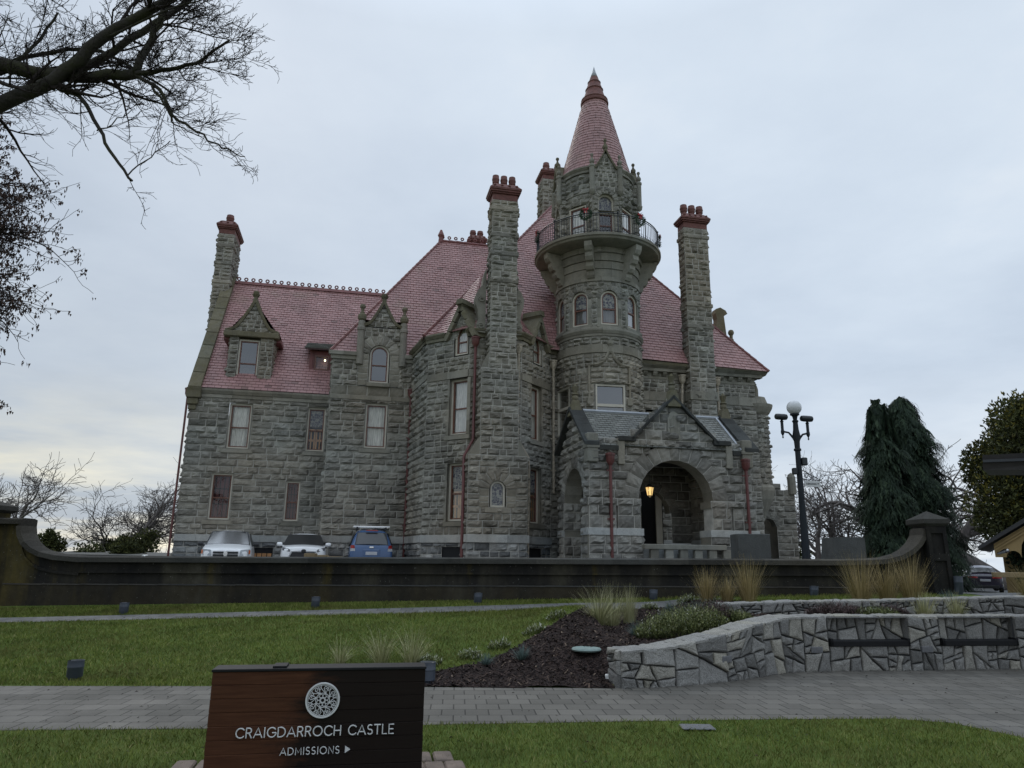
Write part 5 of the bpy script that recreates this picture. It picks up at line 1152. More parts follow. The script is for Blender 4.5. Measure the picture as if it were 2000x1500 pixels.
for k in range(24):
    x0, x1 = -11.6+21.3*k/24, -11.6+21.3*(k+1)/24; mb.box((x0, .045, -.2), (x1, .10, wtop(x0)-.62), .5, 0); mb.hexa([(x0, .03, wtop(x0)-.622), (x1, .03, wtop(x0)-.622), (x1, .10, wtop(x0)-.622), (x0, .10, wtop(x0)-.622), (x0, .055, wtop(x0)-.60), (x1, .055, wtop(x0)-.60), (x1, .10, wtop(x0)-.595), (x0, .10, wtop(x0)-.595)], .5, 1)  # paler strip paints an edge highlight along the plinth top
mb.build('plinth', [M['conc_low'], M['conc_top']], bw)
cp = MB()
for k in range(len(prof)-1):
    (xa, za), (xb, zb_) = prof[k], prof[k+1]; tn = hsh(k//2)
    r = lambda x, z: [(x, -.07, z-.12), (x, .52, z-.12), (x, .52, z-.01), (x, .40, z+.02), (x, .05, z+.02), (x, -.07, z-.015)]
    def rr(x, z, i):
        (x0, z0), (x1, z1) = prof[max(i-1, 0)], prof[min(i+1, len(prof)-1)]; L = math.hypot(x1-x0, z1-z0); nx, nz = -(z1-z0)/L, (x1-x0)/L
        return [(x-nx*.12, -.07, z-nz*.12), (x-nx*.12, .52, z-nz*.12), (x-nx*.01, .52, z-nz*.01), (x+nx*.02, .40, z+nz*.02), (x+nx*.02, .05, z+nz*.02), (x-nx*.015, -.07, z-nz*.015)]
    cp.rings([rr(xa, za, k), rr(xb, zb_, k+1)], k == 0, k == len(prof)-2, tn)
cp.build('coping', M['conc_top'], bw, smooth='auto')
def pier(name, x0, x1, zt, lab, ochre, w=.85):
    t = thing(name, lab, 'gate pier', ((x0+x1)/2, 17.15, 0)); hw = (x1-x0)/2; mb = MB(); m = 1 if ochre else 0
    z0, z1 = -.3, zt
    mb.hexa([(-hw*1.08, -.30, z0), (hw*1.08, -.30, z0), (hw*1.08, .42, z0), (-hw*1.08, .42, z0), (-hw*.90, -.22, z1), (hw*.90, -.22, z1), (hw*.90, .36, z1), (-hw*.90, .36, z1)], .5, m)
    # raised frame round the sunk panels
    for a, b, c, d in ((-.98, -.60, z0, z1), (.60, .98, z0, z1), (-.6, .6, z1-.16, z1), (-.6, .6, z1-.78, z1-.62), (-.6, .6, z0, .55+zb(x0)*.5)):
        y = lambda z: -.30+.08*(z-z0)/(z1-z0)
        mb.hexa([(a*hw, y(c)-.05, c), (b*hw, y(c)-.05, c), (b*hw, y(c)+.03, c), (a*hw, y(c)+.03, c), (a*hw*.95, y(d)-.05, d), (b*hw*.95, y(d)-.05, d), (b*hw*.95, y(d)+.03, d), (a*hw*.95, y(d)+.03, d)], .5, m)
    mb.build('shaft', CM, t)
    c = MB(); e = .06; c.hexa([(-hw*.93, -.28, z1), (hw*.93, -.28, z1), (hw*.93, .4, z1), (-hw*.93, .4, z1), (-hw-e, -.34, z1+.06), (hw+e, -.34, z1+.06), (hw+e, .45, z1+.06), (-hw-e, .45, z1+.06)], .4)
    c.box((-hw-e, -.34, z1+.06), (hw+e, .45, z1+.16), .5); c.add([(-hw-e, -.34, z1+.16), (hw+e, -.34, z1+.16), (hw+e, .45, z1+.16), (-hw-e, .45, z1+.16), (0, .05, z1+.36)], [(0,1,4), (1,2,4), (2,3,4), (3,0,4)], .6)
    c.build('pier_cap', M['conc_top'], t); return t
pier('gate_pier', -12.85, -11.95, 2.50, 'mustard-stained concrete gate pier at the left edge of the photo', True)
pier('gate_pier', 9.62, 10.10, 2.46, 'dark concrete gate pier with pyramid cap at the right end of the wall', False)
# ------------------------------------------------------------------ dry-laid granite flag walls
def granite_mat():
    t = NT('granite_flag'); c = t.ramp(t.attr(), [(0, (.125, .122, .115)), (.4, (.215, .21, .198)), (.75, (.275, .267, .25)), (1, (.32, .30, .25))])
    c = t.mix(.8, c, t.ramp(t.noise(70, 4, .75, vec=t.pos), [(.35, .45), (.5, 1.0), (.62, 1.45)]), 'MULTIPLY'); c = t.mix(.6, c, t.ramp(t.noise(5, 6, .7, vec=t.pos), [(.3, .55), (.55, 1.0)]), 'MULTIPLY')
    t.col(c); t.set(rough=.85, spec=.3); t.bump(t.noise(60, 6, .7, vec=t.pos), .012, .8); return t.m
M['granite'] = granite_mat(); M['joint'] = simple('dark_joint', (.028, .028, .028), .95, .3, 20)
def wl_norm(pts):
    P = [Vector((x, y, 0)) for x, y in pts]; L = [0]
    for a, b in zip(P, P[1:]): L.append(L[-1]+(b-a).length)
    def at(u):
        u = min(max(u, 0), L[-1])
        for k in range(len(P)-1):
            if u <= L[k+1]+1e-9:
                f = (u-L[k])/(L[k+1]-L[k]); p = P[k].lerp(P[k+1], f)
                d0 = (P[min(k+1, len(P)-1)]-P[k]).normalized(); d1 = (P[min(k+2, len(P)-1)]-P[max(k-0, 0)]).normalized(); dm = (P[min(k+1, len(P)-1)]-P[max(k-1, 0)]).normalized()
                d = (dm*(1-f)+d1*f).normalized(); return p, d
    return at, L[-1]
def split_flags(L, H, rg, big=1.2):
    """random slanted splitting of a strip into blocky convex stones"""
    out = []; st = []; u = 0.0
    while u < L:
        w = rg.uniform(.7, 1.1); e = min(L, u+w)
        if L-e < .35: e = L
        st.append([(u, 0), (e, 0), (e, H), (u, H)]); u = e
    while st:
        P = st.pop(); xs = [p[0] for p in P]; zs = [p[1] for p in P]; w, h = max(xs)-min(xs), max(zs)-min(zs)
        ar = abs(sum(a[0]*b[1]-b[0]*a[1] for a, b in zip(P, P[1:]+P[:1])))/2
        tgt = rg.choice((.018, .035, .055, .08, .11))*(1.7 if min(xs) < big else 1)
        if ar < tgt and max(w, h) < 3.2*min(w, h) or ar < .008: out.append(P); continue
        vert = w*rg.uniform(.8, 1.25) > h*1.15; f = rg.uniform(.34, .66); c = (min(xs)+w*f, min(zs)+h*rg.uniform(.4, .6)) if vert else (min(xs)+w*.5, min(zs)+h*f)
        a = (PI/2 if vert else 0)+rg.gauss(0, .27); n = (-math.sin(a), math.cos(a)); A, B = [], []
        for p, q in zip(P, P[1:]+P[:1]):
            dp = (p[0]-c[0])*n[0]+(p[1]-c[1])*n[1]; dq = (q[0]-c[0])*n[0]+(q[1]-c[1])*n[1]
            (A if dp >= 0 else B).append(p)
            if dp*dq < 0: t_ = dp/(dp-dq); x = (p[0]+(q[0]-p[0])*t_, p[1]+(q[1]-p[1])*t_); A.append(x); B.append(x)
        if len(A) > 2 and len(B) > 2: st += [A, B]
        else: out.append(P)
    return out
NICHE = -.14
def flag_wall(name, label, pts, top, zbase, thick, seed, end_left=True, niches=()):
    at, L = wl_norm(pts); rg = random.Random(seed); end = thick if end_left else 0.0; H = .8; mb = MB(); zn = .405
    inn = lambda u: any(a < u < b for a, b in niches)
    def P(u, h, z):
        p, d = at(max(u, 0)); n = Vector((d.y, -d.x, 0)); base = p
        if u < 0: base = p-n*(-u); n = -d
        z0, zt = zbase(p.x, p.y), top(p.x); q = base+n*h; return (q.x, q.y, z0+(zt-z0)*z/H)
    parts = []; cs = [0.0]+[x for ab in niches for x in ab]+[L]
    for a, b in zip(cs[:-1], cs[1:]):
        for z0, z1 in (((0, zn), (zn, H)) if inn((a+b)/2) else ((0, H),)): parts += [[(x+a, z+z0) for x, z in q] for q in split_flags(b-a, z1-z0, rg, 1.2-a)]
    for S_ in parts+[[(u-end, z) for u, z in S2] for S2 in (split_flags(end, H, rg) if end else [])]:
        # finer outline, slightly wandering
        O = []
        for (a, b), (c, d) in zip(S_, S_[1:]+S_[:1]):
            l = math.hypot(c-a, d-b); k = max(1, int(l/.06))
            for i in range(k): O.append((a+(c-a)*i/k, b+(d-b)*i/k))
        cx, cz = sum(p[0] for p in O)/len(O), sum(p[1] for p in O)/len(O); hn = NICHE if inn(cx) and cz > zn else 0; tn = rg.random(); tu, tz = rg.uniform(-.10, .10), rg.uniform(-.10, .10); ex = rg.uniform(0, .022); rs_ = []
        for ins, h in ((.0075, -.03), (.0095, -.004), (.018, .012), (.036, .021), (.075, .026)):
            r = []
            for x, z in O:
                d = math.hypot(x-cx, z-cz)+1e-6; k = max(.12, 1-(ins+.003*rg.random())/d*1.15); x2, z2 = cx+(x-cx)*k, cz+(z-cz)*k
                r.append(P(x2, hn+h+(ex+tu*(x2-cx)+tz*(z2-cz)+rg.uniform(-.0035, .0035) if h > -.02 else 0), min(H, max(0, z2))))
            rs_.append(r)
        n = len(O); mb.rings(rs_, False, False, tn); o = len(mb.V); mb.add([P(cx, hn+.02+ex, cz)]+rs_[-1], [(0, i+1, (i+1) % n+1) for i in range(n)], tn)
    nb = int((L+end)/.08)                                # dark packed joints behind
    for i in range(nb):
        a, b = -end+(L+end)*i/nb, -end+(L+end)*(i+1)/nb; 
        if not inn((a+b)/2): mb.add([P(a, -.016, 0), P(b, -.016, 0), P(b, -.016, H*.985), P(a, -.016, H*.985)], [(0,1,2,3)], .5, 1)
        else: mb.add([P(a, -.016, 0), P(b, -.016, 0), P(b, -.016, zn), P(a, -.016, zn), P(b, NICHE-.016, zn), P(a, NICHE-.016, zn), P(b, NICHE-.016, H*.985), P(a, NICHE-.016, H*.985)], [(0,1,2,3), (3,2,4,5), (5,4,6,7)], .5, 1)
    for ab in niches:
        for x in ab: mb.add([P(x, .012, zn), P(x, NICHE-.02, zn), P(x, NICHE-.02, H*.98), P(x, .012, H*.98)], [(0,1,2,3)], .3, 0)
    rows = 9; u = 0.0                                    # rough capping stones
    while u < L-.05:
        e = min(L, u+rg.uniform(.22, .5)); k = max(2, int((e-u)/.05)); tn = .55+.45*rg.random(); V_ = []; lift = rg.uniform(-.004, .008)
        for i in range(k+1):
            uu = u+.004+(e-u-.008)*i/k; p, d = at(uu); n = Vector((d.y, -d.x, 0))
            for j in range(rows):
                wf = .028+(NICHE if inn(uu) else 0); w = wf-(thick+wf)*j/(rows-1); q = p+n*(w+(rg.uniform(-.008, .008) if j in (0, rows-1) else 0)); V_.append((q.x, q.y, top(p.x)+lift+rg.uniform(-.006, .006)-(.016 if j in (0, rows-1) or i in (0, k) else 0)))
        mb.add(V_, [(i*rows+j, i*rows+j+1, (i+1)*rows+j+1, (i+1)*rows+j) for i in range(k) for j in range(rows-1)], tn)
        mb.add([(x, y, z-.03) for x, y, z in V_[::rows]]+V_[::rows], [(i, i+1, k+2+i, k+1+i) for i in range(k)], tn); u = e
    nt = int(L/.1)
    for i in range(nt):
        q = []
        for f in (i/nt, (i+1)/nt): p, d = at(L*f); n = Vector((d.y, -d.x, 0)); r = p-n*thick; q += [(r.x, r.y, -.1), (r.x, r.y, top(p.x)-.02)]; q += [(p.x, p.y, top(p.x)-.03)]
        mb.add(q, [(0, 1, 4, 3), (1, 2, 5, 4)], .5, 1)
    ob = mb.build(name, [M['granite'], M['joint']]); tag(ob, label, 'stone wall'); return ob
def wl_u(x):
    u = 0
    for (a, b), (c, d) in zip(WL, WL[1:]):
        if x <= c: return u+math.hypot(c-a, d-b)*(x-a)/(c-a)
        u += math.hypot(c-a, d-b)
NI = [(wl_u(4.90), wl_u(6.24)), (wl_u(6.78), wl_u(8.12))]
flag_wall('stone_wall', 'curved grey granite seat wall along the paving, carrying two black benches', WL[:-1]+[(11.5, 12.6)], lambda x: lerp_pts(x, WTOP), lambda x, y: -.02, .42, 3, niches=NI)
flag_wall('stone_wall', 'upper granite terrace wall behind the heather and grasses', UW, lambda x: lerp_pts(x, UTOP), lambda x, y: .45, .38, 8)
# benches set against the wall
M['black_metal'] = simple('black_powder_coat', (.010, .010, .011), .6, .15, 6, spec=.2); M['grey_slat'] = simple('dark_composite_slat', (.014, .014, .015), .6, .2, 12, spec=.25)
def bench(x0, x1, lab):
    y0, y1 = lerp_pts(x0, WL), lerp_pts(x1, WL); L = math.hypot(x1-x0, y1-y0)
    t = thing('bench', lab, 'bench', (x0, y0, 0), math.atan2(y1-y0, x1-x0), 'black benches on the granite wall')
    m = MB()
    for k in range(2): m.bbox((.03, -.045+k*.085, .415), (L-.03, .033+k*.085, .45), .006, hsh(k, x0))
    m.build('seat', M['grey_slat'], t)
    m = MB(); m.bbox((0, -.06, .36), (L, -.035, .44), .006); m.build('seat_frame', M['black_metal'], t)
    for x in (0, L-.05):
        m = MB(); m.bbox((x, -.06, .36), (x+.05, .135, .475), .006); m.build('end_bracket', M['black_metal'], t)
    return t
bench(4.90, 6.23, 'black slatted bench nearest the wall bend, left of the other bench'); bench(6.78, 8.11, 'black slatted bench at the right edge, beyond the small wall plaque')
def plaque(x, z, lab, w=.19, h=.09):
    y = lerp_pts(x, WL); y2 = lerp_pts(x+.1, WL); m = MB(); m.bbox((-w/2, -.045, -h/2), (w/2, .02, h/2), .006)
    for k in range(3): m.box((-w*.36, -.048, h*.22-k*h*.22), (w*.36, -.044, h*.27-k*h*.22), .1)
    o = m.build('plaque', simple_grey2, None, loc=(x, y, z)); o.rotation_euler = (0, 0, math.atan2(y2-y, .1)); tag(o, lab, 'plaque', 'small metal plaques on the granite wall')
simple_grey2 = simple('cast_plaque', (.13, .13, .135), .5, .2, 30)
plaque(4.68, .315, 'small grey plaque on the granite wall left of both benches'); plaque(6.52, .31, 'small grey plaque on the granite wall between the benches'); plaque(2.99, .29, 'small ribbed plaque on the granite wall near its free end')
# ------------------------------------------------------------------ strokes for lettering
def arc(cx, cy, rx, ry, a0, a1, n=14): return [(cx+rx*math.cos(R(a0+(a1-a0)*i/n)), cy+ry*math.sin(R(a0+(a1-a0)*i/n))) for i in range(n+1)]
GL = {'C': (.86, [arc(.5, .5, .45, .5, 42, 318, 22)]), 'R': (.66, [[(.06, 0), (.06, 1)], [(.06, 1), (.32, 1)]+arc(.32, .74, .25, .26, 90, -90, 12)+[(.06, .48)], [(.34, .48), (.60, 0)]]),
 'A': (.86, [[(.02, 0), (.43, 1), (.84, 0)], [(.16, .30), (.70, .30)]]), 'I': (.16, [[(.08, 0), (.08, 1)]]), 'G': (.92, [arc(.5, .5, .45, .5, 42, 345, 24)+[(.94, .46), (.58, .46)]]),
 'D': (.84, [[(.06, 0), (.06, 1), (.32, 1)]+arc(.32, .5, .47, .5, 90, -90, 18)+[(.06, 0)]]), 'O': (1.0, [arc(.5, .5, .46, .5, 0, 360, 30)]), 'H': (.78, [[(.06, 0), (.06, 1)], [(.72, 0), (.72, 1)], [(.06, .5), (.72, .5)]]),
 'S': (.60, [arc(.30, .745, .24, .255, 50, 260, 14)+arc(.30, .25, .25, .25, 80, -140, 14)]), 'T': (.66, [[(.33, 0), (.33, 1)], [(.02, 1), (.64, 1)]]), 'L': (.54, [[(.06, 1), (.06, 0), (.50, 0)]]),
 'E': (.60, [[(.54, 1), (.06, 1), (.06, 0), (.54, 0)], [(.06, .5), (.48, .5)]]), 'M': (.92, [[(.06, 0), (.10, 1), (.46, .25), (.82, 1), (.86, 0)]]), 'N': (.80, [[(.06, 0), (.06, 1), (.74, 0), (.74, 1)]]),
 'd': (.56, [arc(.28, .30, .24, .30, 0, 360, 18), [(.52, 0), (.52, 1)]]), 'm': (.80, [[(.06, 0), (.06, .6)], [(.06, .4)]+arc(.23, .42, .17, .18, 180, 0, 8)+[(.40, 0)], [(.40, .4)]+arc(.57, .42, .17, .18, 180, 0, 8)+[(.74, 0)]]),
 'i': (.16, [[(.08, 0), (.08, .6)], [(.08, .82), (.08, .84)]]), 's': (.44, [arc(.22, .45, .16, .15, 50, 260, 10)+arc(.22, .15, .17, .15, 80, -140, 10)]), 'o': (.58, [arc(.29, .30, .25, .30, 0, 360, 18)]), 'n': (.50, [[(.06, 0), (.06, .6)], [(.06, .4)]+arc(.25, .41, .19, .19, 180, 0, 8)+[(.44, 0)]]), ' ': (.42, [])}
def text_mesh(mb, s, u0, u1, z, h, P, stroke=.10, sp=.16, n=6, depth=.5):
    tot = sum(GL[c][0]+sp for c in s)-sp; k = (u1-u0)/tot; u = u0
    for c in s:
        w, st = GL[c]
        for line in st:
            pts = [P(u+x*k, .006, z+y*h) for x, y in line]; mb.tube(pts, stroke*h*.5, n, tone=.5)
            for q in (pts[0], pts[-1]): mb.sphere(q, stroke*h*.5, 4)
        u += (w+sp)*k
# ------------------------------------------------------------------ sign
def sign_mat():
    t = NT('stained_cedar_boards'); sx = t.n('ShaderNodeSeparateXYZ'); t.l(t.co, sx.inputs[0])
    g = t.noise(3, 8, .7, stretch=(.8, 8, 14)); c = t.ramp(g, [(.3, (.045, .016, .008)), (.6, (.08, .032, .016)), (.8, (.105, .047, .025))])
    damp = t.math('ADD', t.math('MULTIPLY', sx.outputs[0], .80), t.math('MULTIPLY', t.noise(2.2, 6, .65, stretch=(.7, 1, 2.2)), .9)); damp = t.math('SUBTRACT', damp, t.math('MULTIPLY', sx.outputs[2], .35))
    c = t.mix(t.ramp(damp, [(.74, 0.0), (.92, .94)]), c, (.008, .006, .005))
    lich = t.math('MULTIPLY', t.noise(45, 6, .8), t.ramp(t.math('ADD', damp, t.math('MULTIPLY', t.noise(5, 4, .6), .5)), [(1.08, 0.0), (1.30, 1.0)])); c = t.mix(t.ramp(lich, [(.28, 0), (.52, .8)]), c, (.14, .14, .10))
    t.col(c); t.put(t.b.inputs['Roughness'], t.ramp(t.noise(3, 4, .6), [(.3, .5), (.7, .75)])); t.set(spec=.15); t.bump(g, .003, .5); return t.m
M['sign_board'] = sign_mat(); M['letter'] = simple('brushed_aluminium_letters', (.60, .60, .60), .5, .05, 5, spec=.5)
sa, sb = Vector((-2.165, 5.60)), Vector((-.635, 5.89)); sL = (sb-sa).length; sang = math.atan2(sb.y-sa.y, sb.x-sa.x)
sg = thing('sign', 'dark cedar castle sign with white emblem and lettering on the lawn', 'sign', (sa.x, sa.y, 0), sang)
mb = MB()
for k in range(8):
    z0 = .02+k*.0935; z1 = min(z0+.0925, .765); mb.bbox((.002+.003*hsh(k), .004*hsh(k, 2), z0), (sL-.002-.003*hsh(k, 3), .20, z1), .003, hsh(k))
mb.build('boards', M['sign_board'], sg)
mb = MB(); mb.bbox((-.004, -.008, .765), (sL+.004, .225, .785), .004); mb.bbox((.42, .02, .785), (.52, .2, .80), .003); mb.build('cap', M['black_metal'], sg)
SP = lambda u, h, z: (u, -h-.004, z)
mb = MB(); text_mesh(mb, 'CRAIGDARROCH CASTLE', .205, 1.335, .318, .064, SP, .15); mb.build('lettering', M['letter'], sg)
mb = MB(); text_mesh(mb, 'ADMISSIONS', .525, .945, .195, .047, SP, .15, .22); mb.build('lettering', M['letter'], sg); mb = MB(); mb.prism([(.985, .195), (.985, .243), (1.022, .219)], lambda u, z: SP(u, .008, z), lambda u, z: SP(u, -.004, z)); mb.build('arrow', M['letter'], sg)
mb = MB(); ec, ez, er = .80, .560, .118                 # round tracery emblem
def ep(r, a): return (ec+r*math.cos(a), -.012, ez+r*math.sin(a))
for r, w in ((er, .0075), (er*.90, .0028), (er*.42, .0028)): mb.tube([ep(r, a) for a in np.linspace(0, 2*PI, 49)], w, 5, cap=False)
for k in range(8):
    a = 2*PI*k/8+PI/8
    mb.tube([ep(er*.42, a), ep(er*.9, a)], .0022, 4); mb.tube([ep(er*.42, a), ep(er*.56, a+.20), ep(er*.72, a+.33), ep(er*.84, a+.24), ep(er*.80, a+.08), ep(er*.70, a+.10), ep(er*.70, a+.20)], .003, 4)
    mb.tube([ep(er*.44, a+.1), ep(er*.6, a+.45), ep(er*.74, a+.58), ep(er*.9, a+.52)], .0026, 4); mb.tube([ep(er*.62, a-.1), ep(er*.75, a-.2), ep(er*.86, a-.12), ep(er*.78, a-.03), ep(er*.66, a-.06)], .0024, 4)
    c0 = (ec+er*.27*math.cos(a), ez+er*.27*math.sin(a)); mb.tube([(c0[0]+er*.105*math.cos(b), -.012, c0[1]+er*.105*math.sin(b)) for b in np.linspace(0, 2*PI, 9)], .0024, 4, cap=False)
mb.tube([ep(er*.13, a) for a in np.linspace(0, 2*PI, 13)], .003, 4, cap=False); mb.build('emblem', M['letter'], sg)
mb = MB(); rgp = random.Random(4); M['cobble'] = simple('brown_edging_pavers', (.15, .112, .088), .8, .35, 7, bump=.006)
for k in range(13):
    for j in range(3):
        x = -.30+k*.165+rgp.uniform(-.01, .01)+(.08 if j % 2 else 0); y = -.26+j*.30; 
        if 0.02 < y < .18 and .0 < x < sL-.12: continue
        mb.bbox((x, y, -.02), (x+.155, y+.285, .035), .012, rgp.random())
mb.build('paver_base', M['cobble'], sg)
# ------------------------------------------------------------------ lawn uplights, covers
M['anod'] = simple('anodised_grey_housing', (.055, .065, .085), .45, .15, 5); M['lens'] = simple('dark_lens', (.02, .022, .025), .15, .1, 5)
def uplight(x, y, lab, r=.095, h=.25, tilt=(.06, -.18)):
    t = thing('uplight', lab, 'floodlight', (x, y, T(x, y)), 0, 'ground uplights on the lawn'); m = MB()
    def sh(r_, z): return [(r_*math.cos(a)+tilt[0]*z/h*.4, r_*math.sin(a)+tilt[1]*z/h*.3, z) for a in np.linspace(0, 2*PI, 20, endpoint=False)]
    m.rings([sh(r*.8, -.02), sh(r*.82, .03), sh(r, .05), sh(r, h*.62), sh(r*1.05, h*.64), sh(r*1.05, h*.70), sh(r*1.02, h*.72), sh(r*1.02, h)], True, False); m.build('housing', M['anod'], t, smooth='auto')
    m = MB(); m.rings([sh(r*1.02, h), sh(r*.86, h-.015)], False, True); m.build('lens', M['lens'], t); return t
uplight(-5.63, 9.96, 'nearest grey uplight, alone on the lawn left of the sign', .095, .25)
for x, y, lab in ((-8.08, 15.75, 'grey uplight under the mustard-stained part of the wall'), (-4.23, 16.35, 'grey uplight before the wall below the parked cars'), (-.7, 16.62, 'grey uplight before the middle of the dark wall'), (3.23, 16.75, 'grey uplight half hidden by the white-flowering plants'), (6.81, 16.66, 'grey uplight left of the tall tawny grasses'), (10.12, 16.75, 'blue-grey uplight at the foot of the right gate pier')): uplight(x, y, lab, .09, .24 if x < 9 else .4, (.03, -.05))
uplight(-1.06, 10.02, 'pale grey uplight beside the right end of the sign', .105, .27, (.0, .0))
M['cover'] = simple('green_plastic_lid', (.20, .27, .25), .55, .2, 20); m = MB(); m.lathe([(.20, 0), (.215, .02), (.20, .04), (.17, .045), (.16, .042), (.0, .045)], (0, 0), 24); o = m.build('utility_cover', M['cover'], None, smooth='auto', loc=(1.12, 10.92, T(1.12, 10.92)+.03)); tag(o, 'round pale green utility lid in the bark mulch', 'utility cover')
m = MB(); m.bbox((-.035, -.035, 0), (.035, .035, .07), .01); o = m.build('pipe_cap', simple('white_plastic', (.7, .7, .68), .5, .05, 3), None, loc=(1.33, 10.22, T(1.33, 10.22))); tag(o, 'small white square cap in the mulch before the granite wall', 'pipe cap')
m = MB(); m.bbox((-.16, -.10, 0), (.16, .10, .02), .01); o = m.build('valve_cover', simple_grey2, None, loc=(1.86, 7.62, .01)); tag(o, 'small grey rectangular valve lid in the front lawn', 'utility cover')
# ------------------------------------------------------------------ lamp post with globe
lp = thing('lamp_post', 'dark lamp post with white globe and two side spotlights right of the castle', 'street lamp', (8.86, 22.0, .84)); zz = .84
m = MB(); m.lathe([(.20, 0), (.20, .5), (.16, .6), (.12, .9), (.088, 2.6), (.08, 4.1), (.11, 4.12), (.11, 4.17), (.078, 4.2), (.09, 4.45), (.115, 4.6), (.085, 4.78), (.072, 5.0), (.095, 5.03), (.095, 5.06), (.06, 5.09), (.075, 5.18), (.10, 5.22), (.14, 5.24), (.14, 5.28), (.10, 5.29)], (0, 0), 20); m.build('post', M['lampgreen'], lp, smooth='auto')
def frost_mat():
    t = NT('opal_globe'); t.col((.62, .63, .64)); t.set(rough=.25, spec=.5); t.put(t.b.inputs['Subsurface Weight'], .3); t.put(t.b.inputs['Subsurface Radius'], (.2, .2, .2)); return t.m
m = MB(); m.sphere((0, 0, 5.48), .225, 14); m.build('globe', frost_mat(), lp, smooth=True)
for sg_ in (-1, 1):
    ex = -.42 if sg_ < 0 else .37; dz = 0 if sg_ < 0 else -.05
    a = MB(); a.tube([(0, 0, 4.32), (sg_*.1, 0, 4.52), (ex*.55, 0, 4.68+dz), (ex, 0, 4.72+dz)], [.045, .04, .03, .03], 8); a.lathe([(.01, 4.50+dz), (.03, 4.54+dz), (.012, 4.57+dz), (.055, 4.66+dz), (.055, 4.74+dz), (.045, 4.76+dz), (.045, 5.02+dz), (.06, 5.03+dz), (.03, 5.08+dz)], (ex, 0), 10); a.build('arm', M['lampgreen'], lp, smooth='auto')
    h = MB(); c = Vector((ex-.03, -.05, 5.17+dz)); h.rings([[tuple(c+Vector((dx, .12*math.cos(b)*q, .095*math.sin(b)*q-.05*dx*1))) for b in np.linspace(0, 2*PI, 14, endpoint=False)] for dx, q in ((-.19, .55), (-.165, .9), (-.1, 1), (.1, 1), (.165, .9), (.19, .55))], True, True); h.build('spotlight', M['iron'], lp, smooth='auto')
m = MB(); m.bbox((-.22, -.1, 3.38), (-.08, .05, 3.58), .02); m.build('sensor_box', M['iron'], lp); m = MB(); m.bbox((.08, -.12, 3.66), (.24, .05, 3.9), .02); m.build('sensor_box', M['iron'], lp)
# hanging pointer sign on a scrolled bracket
hs = thing('pointer_sign', 'small white Admissions sign hanging from the lamp post bracket', 'sign', (8.86, 22.0, .84))
m = MB(); m.hexa([(.12, -.03, 3.02), (.60, -.03, 3.0), (.60, .0, 3.0), (.12, .0, 3.02), (.12, -.03, 3.20), (.60, -.03, 3.18), (.60, .0, 3.18), (.12, .0, 3.2)]); m.build('panel', simple('white_sign_panel', (.55, .55, .54), .5, .05, 3), hs)
m = MB(); text_mesh(m, 'Admissions', .17, .48, 3.08, .055, lambda u, h, z: (u, -.032-h*.3, z), .16, .18, 4); m.prism([(.52, 3.08), (.52, 3.13), (.56, 3.105)], lambda u, z: (u, -.036, z), lambda u, z: (u, -.028, z)); m.build('lettering', M['iron'], hs)
m = MB(); m.tube([(.06, -.01, 3.23), (.64, -.01, 3.21)], .014, 5); m.tube([(.06, -.01, 3.5), (.14, -.01, 3.50), (.3, -.01, 3.40), (.62, -.01, 3.22)], .012, 5); m.tube([(.2+.08*(1-a/14)*math.cos(a), -.01, 3.34+.08*(1-a/14)*math.sin(a)) for a in np.linspace(0, 11, 26)], .01, 4); m.tube([(.38+.05*(1-a/14)*math.cos(a), -.01, 3.28+.05*(1-a/14)*math.sin(a)) for a in np.linspace(0, 11, 26)], .009, 4); m.build('bracket', M['iron'], hs)
# rough concrete blocks beyond the wall
M['roughcast'] = stone_mat('roughcast_concrete', [(0, (.085, .085, .08)), (1, (.125, .125, .12))], .6, 60)
m = MB(); m.hexa([(-.5, -.3, 0), (.52, -.3, 0), (.52, .5, 0), (-.5, .5, 0), (-.34, -.28, 1.43), (.5, -.28, 1.44), (.5, .45, 1.44), (-.34, .45, 1.43)]); o = m.build('concrete_block', M['roughcast'], None, loc=(9.05, 20.0, .84)); tag(o, 'plain tapered concrete block between the lamp post and the conifer', 'concrete block')
m = MB(); m.bbox((-.5, 0, 0), (.5, .8, 1.60), .02); o = m.build('concrete_block', M['roughcast'], None, loc=(7.5, 22.5, .84)); tag(o, 'square roughcast block in front of the right porch pier', 'concrete block')
# ------------------------------------------------------------------ vehicles (front towards -y)
def paint(name, c, rough=.25):
    t = NT(name); t.col(t.ramp(t.noise(2, 3, .5), [(.3, tuple(x*.94 for x in c)), (.7, c)])); t.set(rough=rough, coat=.25, spec=.5); t.b.inputs['Coat Roughness'].default_value = .08; return t.m
M['white_paint'] = paint('white_car_paint', (.93, .93, .93)); M['blue_paint'] = paint('blue_car_paint', (.055, .115, .25)); M['dark_paint'] = paint('dark_plum_paint', (.035, .03, .05)); M['silver_roof'] = paint('pale_silver_paint', (.5, .51, .56))
M['tyre'] = simple('tyre_rubber', (.02, .02, .02), .85, .2, 20); M['rim'] = simple('alloy_rim', (.35, .36, .37), .35, .1, 5, metal=.6); M['plastic'] = simple('black_trim', (.025, .025, .027), .55, .2, 20)
M['headlamp'] = simple('headlamp_glass', (.42, .44, .46), .12, .35, 14); M['amber'] = simple('amber_lens', (.55, .13, .03), .2, .2, 14); M['redlens'] = simple('red_tail_lens', (.34, .015, .015), .18, .25, 12); M['plate'] = simple('number_plate', (.52, .53, .56), .5, .1, 30); M['darklamp'] = simple('smoked_headlamp', (.10, .10, .11), .12, .6, 18); M['chrome'] = simple('chrome', (.6, .6, .6), .15, .05, 4, metal=1.0)
